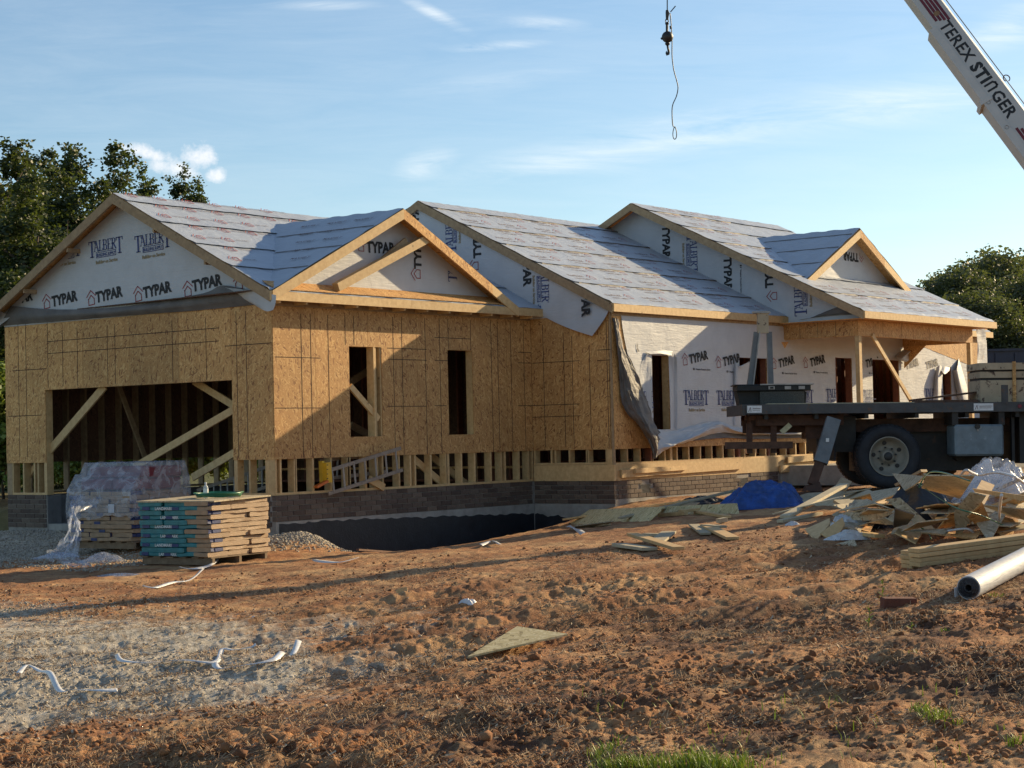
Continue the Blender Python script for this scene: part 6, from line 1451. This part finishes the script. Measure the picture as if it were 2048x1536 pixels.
nn = join(rect(0, 0, .036, H_*.8), stroke([(.02, H_*.82), (.05, H_*.96), (.10, H_*.96), (.125, H_*.82)], .036), rect(.107, 0, .143, H_*.8)); nx = .50+w1+.09+w2+.04
bprint('lettering', nn, nx, -.095, M_INK); bprint('lettering', T3, nx+.185, -.095, M_INK)
M_STRIPE = material('maroon_stripe', plain((.13, .015, .025), .25, 8, 0), .6)
for i in range(4): bprint('stripe', rect(-3, .0, .42-.045*i*0+.03*i, .048), 0, -.10+.062*i, M_STRIPE, 1, .003)
bprint('emblem', (lambda c: ([(x, y) for x, y in c], [tuple(range(len(c)))]))([(.045*math.cos(i/16*6.283), .055*math.sin(i/16*6.283)) for i in range(16)]), .30, .0, material('tan_emblem', plain((.25, .14, .07), .3, 20, 0), .7), 1, .006)
sx = nx+.185+max(x for x, y in T3[0])+.08
for i in range(4): bprint('stripe', rect(0, 0, 3, .048), sx+.12+.05*i, -.10+.062*i, M_STRIPE, 1, .003)
for s in (2.12, 2.65): tp('boom_pin', MB().lathe([(0, .0), (.03, .0), (.032, .03)], tuple(face_n), tuple(Pm+bdir*s-across*.2-face_n*-.0), 14), M_CAST, parent=bs)
tp('boom_collar', MB().slab([Pm+bdir*2.02-across*.32+face_n*.03, Pm+bdir*2.10-across*.32+face_n*.03, Pm+bdir*2.10-across*.12+face_n*.03, Pm+bdir*2.02-across*.12+face_n*.03], -face_n, .42), M_BOOM)
rp = [tuple(Pm+bdir*s+across*(.335)-face_n*.2) for s in (-13, -5, -.6, 3, 8)]; tp('hoist_rope', MB().tube(rp, .008, 6), M_CAST)
rg = [tuple(Pm+bdir*(1.86+.06*math.cos(a))+across*(.35+.05*math.sin(a))-face_n*.18) for a in np.linspace(0, 5.4, 16)]; tp('rope_ring', MB().tube(rg, .009, 6), M_RUST)
tp('small_line', MB().tube([tuple(Pm+bdir*-.45+across*.24-face_n*.1), tuple(Pm+bdir*.12+across*.33-face_n*.16)], .006, 6), M_RUST)
# things on the deck
tb = root('tool_box', 'black crossover tool box standing on the rear of the truck deck', 'tool box', TMAT @ Vector((.3, .9, DT)))
def dl(name, mb, mat, parent, **k):      # built in truck coordinates, placed in the world
    mb.v = [tuple(TMAT @ Vector(v)) for v in mb.v]; return obj(name, mb, mat, parent, **k)
tX0, tX1 = tx(1483), tx(1617); tm = tx(1524); zT = DT-.02
dl('body', MB().slab([(tX0+.02, .5, zT), (tX1-.0, .42, zT), (tX1+.02, .42, zT+.22), (tX1-.02, .42, zT+.24), (tX0-.03, .5, zT+.24)], (0, 1, 0), .5), M_BLACKP, tb)
dl('front_panel', MB().bx((tm, .36, zT+.02), (tX1-.03, .42, zT+.23)), material('tread_plate_black', plain((.05, .055, .05), .5, 60, .8), .5), tb)
dl('lid', MB().bx((tX0-.04, .34, zT+.245), (tX1+.08, 1.02, zT+.33)).bx((tX0-.08, .38, zT+.331), (tX1+.12, 1.0, zT+.35)), M_BLACKP, tb, bevel=.006)
dl('lid_edge', MB().bx((tm, .32, zT+.335), (tX1+.12, .345, zT+.355)), M_ALU, tb)
for px in (1547, 1580, 1608): 
    l_ = dl('latch', MB().bx((tx(px)-.05, .325, zT+.265), (tx(px)+.05, .34, zT+.315)), M_ALU, tb)
dl('latch_paddle', MB().bx((tx(1547)-.025, .318, zT+.275), (tx(1547)+.03, .326, zT+.305)), M_BLACKP, tb)
def deckthing(name, label, cat, mb, mat, **k):
    mb.v = [tuple(TMAT @ Vector(v)) for v in mb.v]; return centre(obj(name, mb, mat, None, label, cat, **k))
deckthing('plywood_strip', 'thin pale plywood strip lying along the truck deck edge', 'board', MB().bx((tx(1535), .12, DT), (tx(1830), .5, DT+.015)), M_PINEG)
deckthing('deck_plank', 'rust brown plank raised on blocks on the truck deck', 'board', MB().bar((tx(1850), .9, DT+.06), (tx(1972), 1.0, DT+.17), .5, .03, (0, 1, 0)), M_OLDW)
deckthing('deck_plank', 'lower brown plank flat on the truck deck under the raised one', 'board', MB().bx((tx(1846), .5, DT), (tx(1970), .95, DT+.05)), M_OLDW)
cb_ = root('rusted_cabinet', 'cream painted steel cabinet flaking with rust on the truck deck', 'cabinet', TMAT @ Vector((5, .6, DT)))
cx0, cx1 = tx(1975), tx(2110)
dl('body', MB().bx((cx0, .5, DT), (cx1, 1.3, DT+.36)), M_CREAM, cb_); dl('upper_shelf', MB().bx((cx0, .52, DT+.40), (cx1, 1.3, DT+.50)), M_CREAM, cb_); dl('lid', MB().bx((cx0-.02, .48, DT+.53), (cx1, 1.32, DT+.64)), M_CREAM, cb_)
dl('recess', MB().bx((cx0+.02, .56, DT+.36), (cx1, 1.28, DT+.53)), M_DARK, cb_); dl('corner_post', MB().bx((tx(2040), .46, DT), (tx(2040)+.05, .50, DT+.66)), M_OSB, cb_)
# navy container behind
nb = root('navy_container', 'dark navy container standing behind the truck cabinet at the right edge', 'container', at(2010, 760, 46))
NM = Matrix.Translation(at(1966, 703, 46)) @ Matrix.Rotation(TANG, 4, 'Z')
mb = MB().bx((0, 0, -2.0), (6, 2.4, 0)); mb.v = [tuple(NM @ Vector(v)) for v in mb.v]; obj('body', mb, M_NAVY, nb)
mb = MB().bx((-.05, -.05, .0), (6.05, 2.45, .06)); mb.v = [tuple(NM @ Vector(v)) for v in mb.v]; obj('top_rim', mb, M_NAVY, nb)
for i in range(12): mb = MB().bx((.3+i*.5, -.04, -1.9), (.36+i*.5, -.002, -.05)); mb.v = [tuple(NM @ Vector(v)) for v in mb.v]; obj('rib', mb, M_NAVY, nb)
# stacked boards beyond the truck
for i, (py, d, m) in enumerate(((915, 36, M_PINED), (921, 35.6, M_PINE), (928, 35.2, M_PINED), (934, 34.6, M_PINEG), (940, 34, M_PINED), (944, 33.5, M_PINE))):
    a, b = at(1955+i*3, py, d), at(2120, py-4+i, d+.3); centre(obj('plank', MB().bar(a, b, .2, .05, (0, .9, .3)), m, None, '%s brown board of the loose pile seen beyond the truck wheels' % ('topmost', 'second', 'third', 'fourth', 'fifth', 'lowest')[i], 'board', 'boards beyond the truck'))
# ------------------------------------------------------------------ hook block and sling
HB = at(1335, 74, 30.2); PXM = 3590.85/30.2
hb = root('hook_block', 'black headache ball with hook hanging on the crane cable against the sky', 'hook', (HB.x, HB.y, HB.z-.25))
def hp(px, py): return at(px, py, 30.2)
obj('cable', MB().tube([hp(1334.5, -700), hp(1334.5, 22)], .010, 6), M_CAST, hb)
obj('wedge_socket', MB().tube([hp(1334, 20), hp(1335, 26), hp(1334, 40)], [.022, .034, .02], 8).tube([hp(1341, 24), hp(1351, 12)], .010, 6), M_CAST, hb)
obj('link', MB().tube([hp(1334+6*math.sin(a)*.5, 42-5*math.cos(a)) for a in np.linspace(0, 6.28, 13)], .008, 6), M_CAST, hb)
obj('swivel', MB().tube([hp(1334, 44), hp(1334, 47), hp(1334, 50), hp(1334, 63)], [.022, .034, .022, .022], 10), M_CAST, hb)
r_ = 11.6/PXM; obj('ball', MB().lathe([(r_*math.sin(a)+.0001, -r_*math.cos(a)) for a in np.linspace(0, math.pi, 15)], (0, 0, 1), HB, 24), M_CAST, hb, smooth=True)
obj('ball_lug', MB().tube([hp(1322, 78), hp(1325, 76)], .02, 6), M_CAST, hb)
obj('hook_collar', MB().tube([hp(1335, 84), hp(1335, 88), hp(1335, 92)], [.03, .045, .015], 10), M_CAST, hb)
obj('hook', MB().tube([hp(1335, 91), hp(1336, 97), hp(1337.5, 102), hp(1336.5, 108), hp(1334, 109.5), hp(1332.5, 106), hp(1333, 102)], [.018, .018, .022, .024, .02, .014, .006], 8), M_CAST, hb, smooth=True)
sg_ = root('wire_sling', 'thin wire rope sling with a looped eye hanging below the hook ball', 'sling', hp(1349, 275))
pts = [(1340, 26), (1342, 45), (1344, 80), (1344, 110), (1346, 130), (1348, 142), (1353, 160), (1356, 175), (1353, 192), (1346, 208), (1344, 222), (1345, 246), (1347, 254)]
C = cloth([[hp(*p), hp(p[0], p[1])+Vector((0, 0, .001))] for p in pts], 2, 70)[:, 0]; obj('rope', MB().tube([tuple(c) for c in C], .009, 6), M_CAST, sg_, smooth=True)
obj('eye', MB().tube([hp(1349.5+4.4*math.sin(a)*(1 if a < 3.14 else 1)*(.25+.75*math.sin(a/2)**.7), 266-12.5*math.cos(a)) for a in np.linspace(0.0, 6.28, 25)], .008, 6, cap=False), M_CAST, sg_, smooth=True)
obj('clamp', MB().tube([hp(1341, 52), hp(1342, 58)], .018, 6), M_CAST, sg_)
# ------------------------------------------------------------------ ground scatter
def scatter(name, n, gen, mat, label, cat, seed, flat=.5):
    r = np.random.default_rng(seed); lat, dep, s = gen(r, n)
    x = CAM.x+lat*R0.x+dep*F2.x; y = CAM.y+lat*R0.y+dep*F2.y; z = gfield(x, y)[0]
    g_ = 1.618; base = np.array([(-1, g_, 0), (1, g_, 0), (-1, -g_, 0), (1, -g_, 0), (0, -1, g_), (0, 1, g_), (0, -1, -g_), (0, 1, -g_), (g_, 0, -1), (g_, 0, 1), (-g_, 0, -1), (-g_, 0, 1)], float)/1.9; F = np.array([(0, 11, 5), (0, 5, 1), (0, 1, 7), (0, 7, 10), (0, 10, 11), (1, 5, 9), (5, 11, 4), (11, 10, 2), (10, 7, 6), (7, 1, 8), (3, 9, 4), (3, 4, 2), (3, 2, 6), (3, 6, 8), (3, 8, 9), (4, 9, 5), (2, 4, 11), (6, 2, 10), (8, 6, 7), (9, 8, 1)])
    k = len(x); V = base[None]*(1+r.uniform(-.30, .30, (k, 12, 1))); V = V+r.uniform(-.22, .22, (k, 12, 3)); V = V*r.uniform(.6, 1.3, (k, 1, 3)); a = r.uniform(0, 6.28, k); ca, sa = np.cos(a)[:, None], np.sin(a)[:, None]
    V[..., 2] *= flat; X = V[..., 0]*ca-V[..., 1]*sa*.8; Y = V[..., 0]*sa+V[..., 1]*ca*.8
    P = np.stack([x[:, None]+X*s[:, None], y[:, None]+Y*s[:, None], z[:, None]+(V[..., 2]+.15)*s[:, None]], -1).reshape(-1, 3); Fi = (F[None]+(np.arange(k)*12)[:, None, None]).reshape(-1, 3)
    me = bpy.data.meshes.new(name); me.vertices.add(len(P)); me.vertices.foreach_set('co', P.ravel()); me.loops.add(Fi.size); me.loops.foreach_set('vertex_index', Fi.ravel().astype(np.int32)); me.polygons.add(len(Fi)); me.polygons.foreach_set('loop_start', np.arange(0, Fi.size, 3, dtype=np.int32)); me.update(calc_edges=True)
    me.materials.append(mat); return link(name, me, None, label, cat, kind='stuff')
def g_clod(r, n):
    dep = 8.2*np.exp(r.uniform(0, 1, n)**1.25*1.05); lat = r.uniform(-.31, .31, n)*dep; s = .005+.022*r.uniform(0, 1, n)**5; x = CAM.x+lat*R0.x+dep*F2.x; y = CAM.y+lat*R0.y+dep*F2.y
    w = fbm(x*1.3, y*1.3, 3, 51); k = (w > .44+.3*r.uniform(0, 1, n)-.1)
    g = np.zeros(n)
    for a, c, rx, ry, kk in GE: g = np.maximum(g, kk*np.exp(-(((lat-a)/rx)**2+((dep-c)/ry)**2)))
    k &= g < .45; return lat[k], dep[k], s[k]
def clodm(nt, b):
    t = T(nt, 'Object'); c = t.ramp(t.noise(3.5, 5, .7), [(.3, (.085, .036, .017)), (.5, (.21, .09, .037)), (.75, (.36, .19, .085))]); nt.links.new(c, b.inputs['Base Color']); t.bump(b, t.noise(60, 4), .6, .01)
M_CLOD = material('clay_clod', clodm, .95)
def g_big(r, n):
    c = r.integers(0, 9, n); C = np.array([(-2.6, 9.2), (-1.6, 8.9), (-3.0, 10.3), (.6, 10.2), (1.6, 10.9), (.2, 12.2), (2.6, 12.6), (-.7, 9.3), (1.9, 9.3)])
    return C[c, 0]+r.normal(size=n)*.40, C[c, 1]+r.normal(size=n)*.35, .008+.034*r.uniform(0, 1, n)**3.5
scatter('clay_clods', 1500, g_big, M_CLOD, 'larger clay lumps heaped in patches of the foreground', 'soil', 13, .75)
scatter('clay_clods', 38000, g_clod, M_CLOD, 'loose red clay clods strewn over the foreground', 'soil', 3, .7)
def g_grav(r, n):
    i = r.integers(0, len(GE), n); G = np.array(GE); lat = G[i, 0]+r.normal(size=n)*.55*G[i, 2]; dep = G[i, 1]+r.normal(size=n)*.55*G[i, 3]; k = (dep > 8) & (np.abs(lat) < .34*dep); return lat[k], dep[k], (.006+.012*r.uniform(0, 1, n)**2)[k]
def gravm(nt, b):
    t = T(nt, 'Object'); c = t.ramp(t.noise(40, 2, .7), [(.3, (.17, .145, .12)), (.5, (.34, .30, .24)), (.72, (.52, .46, .38))]); nt.links.new(c, b.inputs['Base Color'])
M_GRAV = material('gravel_stone', gravm, .9)
scatter('gravel', 16000, g_grav, M_GRAV, 'pale crushed gravel over the left foreground', 'gravel', 4, .7)
def g_heap(r, n):
    x = .3+r.normal(size=n)*.55; y = -.55+r.normal(size=n)*.30; lat, dep = ld(x, y); return lat, dep, .012+.016*r.uniform(0, 1, n)
scatter('gravel', 2600, g_heap, M_GRAV, 'gravel spilled in a small heap at the garage corner', 'gravel', 6, .7)
def g_drive(r, n):
    x = r.uniform(-4, -.1, n); y = r.uniform(-.5, 8, n); lat, dep = ld(x, y); return lat, dep, .010+.014*r.uniform(0, 1, n)
scatter('gravel', 9000, g_drive, M_GRAV, 'shaded gravel drive before the garage opening', 'gravel', 8, .7)
def straw(name, n, mat, label, seed, L0, L1_, lo, hi, cat='straw', gmask=True):
    r = np.random.default_rng(seed); dep = 8.2*np.exp(r.uniform(0, 1, n)**1.2*1.0); lat = r.uniform(-.31, .31, n)*dep
    x = CAM.x+lat*R0.x+dep*F2.x; y = CAM.y+lat*R0.y+dep*F2.y; w = fbm(x*1.7+4, y*1.7, 3, 71); k = w > .38+.25*r.uniform(0, 1, n); x, y = x[k], y[k]; n = len(x); z = gfield(x, y)[0]+.004
    L = r.uniform(L0, L1_, n); a = r.uniform(0, 6.28, n); el = r.normal(size=n)*.35; dx, dy, dz = np.cos(a)*np.cos(el)*L/2, np.sin(a)*np.cos(el)*L/2, np.abs(np.sin(el))*L/2; w = r.uniform(lo, hi, n); px_, py_ = -np.sin(a)*w, np.cos(a)*w
    V = np.stack([np.stack([x-dx-px_, y-dy-py_, z-dz*0], -1), np.stack([x-dx+px_, y-dy+py_, z+w*.8], -1), np.stack([x+dx+px_, y+dy+py_, z+2*dz+w], -1), np.stack([x+dx-px_, y+dy-py_, z+2*dz], -1)], 1).reshape(-1, 3)
    me = bpy.data.meshes.new(name); me.vertices.add(4*n); me.vertices.foreach_set('co', V.ravel()); me.loops.add(4*n); me.loops.foreach_set('vertex_index', np.arange(4*n, dtype=np.int32)); me.polygons.add(n); me.polygons.foreach_set('loop_start', np.arange(0, 4*n, 4, dtype=np.int32)); me.update(calc_edges=True); me.materials.append(mat); return link(name, me, None, label, cat, kind='stuff')
straw('dry_straw', 60000, material('pale_straw', plain((.40, .28, .16), .4, 30, 0), .9), 'pale straw and root fibres mixed into the dirt', 15, .02, .07, .0010, .0024)
straw('dry_straw', 80000, material('dry_straw', plain((.25, .15, .08), .5, 30, 0), .9), 'dry straw and root fibres strewn over the dirt', 5, .02, .09, .0010, .0028)
straw('wood_chips', 3500, material('wood_chip', plain((.48, .38, .26), .3, 30, 0), .9), 'pale wood chips and sawdust scattered on the dirt', 9, .01, .05, .002, .006, 'wood chips')
def blades(name, label, spots, mat, kind='stuff', cat='grass'):
    r = random.Random(len(spots)); mb = MB()
    for (px, py, rad, n, h) in spots:
        g = gnd(px, py)
        for i in range(n):
            a = r.uniform(0, 6.28); q = rad*math.sqrt(r.random()); x, y = g.x+math.cos(a)*q, g.y+math.sin(a)*q*.8; z = gh(g.x, g.y)-.005; H = h*r.uniform(.45, 1.1); b = r.uniform(0, 6.28); w = r.uniform(.0016, .0035); l = H*r.uniform(.15, .7)
            P = [Vector((x+math.cos(b)*l*t*t, y+math.sin(b)*l*t*t, z+H*t*(1-.25*t))) for t in (0, .4, .75, 1)]; s = Vector((-math.sin(b), math.cos(b), 0))*w
            mb.add([P[0]-s, P[0]+s, P[1]-s, P[1]+s, P[2]-s*.7, P[2]+s*.7, P[3]], [(0, 1, 3, 2), (2, 3, 5, 4), (4, 5, 6)])
    me = mesh(name, mb, mat, fix=False); return link(name, me, None, label, cat, kind=kind)
def grassm(nt, b):
    t = T(nt, 'Object'); c = t.ramp(t.noise(16, 3), [(.3, (.12, .20, .015)), (.6, (.24, .34, .03)), (.8, (.36, .40, .08))]); nt.links.new(c, b.inputs['Base Color']); b.inputs['Subsurface Weight'].default_value = .0
M_GRASS = leafm((.15, .22, .02), (.28, .36, .04), (.42, .44, .10))
sp = [(1200+i*19+random.uniform(-6, 6), 1532+random.uniform(-12, 10), .10, 60, .10) for i in range(16)]
blades('grass', 'bright green grass along the bottom picture edge', sp+[(1225, 1500, .08, 24, .12), (1400, 1520, .12, 50, .09)], M_GRASS)
blades('grass', 'bright green grass tuft at the lower right', [(1868, 1440, .10, 90, .09), (1840, 1436, .06, 50, .08), (1905, 1446, .06, 30, .05)], M_GRASS)
blades('grass', 'green grass tuft at the right picture edge', [(2040, 1480, .08, 70, .08)], M_GRASS)
blades('grass', 'sparse thin grass blades scattered in the foreground', [(random.uniform(1100, 2040), random.uniform(1380, 1530), .2, 6, .09) for i in range(26)]+[(1995, 1190, .12, 40, .05), (1830, 1330, .05, 14, .04), (1890, 1270, .05, 12, .04)], M_GRASS)
blades('grass', 'sunlit grass strip beyond the left garage wall', [(px, 1050, .5, 260, .12) for px in (-30, 0, 12)], M_GRASS)
def weed(px, py, H, label, seed):
    g = gnd(px, py); z = gh(g.x, g.y); r = lroot('weed', label, 'weed', (g.x, g.y, z-.01), (0, 0, seed), 'weeds in the foreground dirt'); rs = random.Random(seed)
    st_ = [(.0, 0, 0), (.01, .005, H*.5), (.0, .015, H)]; obj('stem', MB().tube(st_, [.004, .003, .0015], 5), M_GRASS, r)
    for i in range(int(H/.018)):
        t_ = (i+1)/(H/.018+1); a = i*2.4; L = .055*(1-.5*t_)+.012; b = Vector((.01*math.sin(t_*3), .012*t_, H*t_)); d = Vector((math.cos(a), math.sin(a), .7)).normalized(); s = Vector((-math.sin(a), math.cos(a), 0))*L*.18
        obj('leaf', MB().add([b, b+d*L*.5-s, b+d*L-Vector((0, 0, L*.1)), b+d*L*.5+s, b+d*L*.5+Vector((0, 0, -.003))], [(0, 1, 4), (1, 2, 4), (2, 3, 4), (3, 0, 4)]), M_GRASS, r)
weed(1768, 1212, .22, 'taller leafy green weed standing right of the lower one', 2); weed(1737, 1258, .17, 'small leafy green weed left of and below the taller one', 5); weed(1826, 1266, .06, 'tiny weed sprout right of the two leafy weeds', 8)
bl_ = MB().box((0, 0, .04), (.26, .12, .09)); o = obj('clay_brick', bl_, material('clay_brick', plain((.14, .05, .03), .3, 9, .6), .95), None, 'dark red brick half sunk in the dirt by the weeds', 'brick', bevel=.006); g = gnd(1797, 1213); o.location = (g.x, g.y, gh(g.x, g.y)-.03); o.rotation_euler = (.05, .03, math.atan2(R0.y, R0.x)+.1)
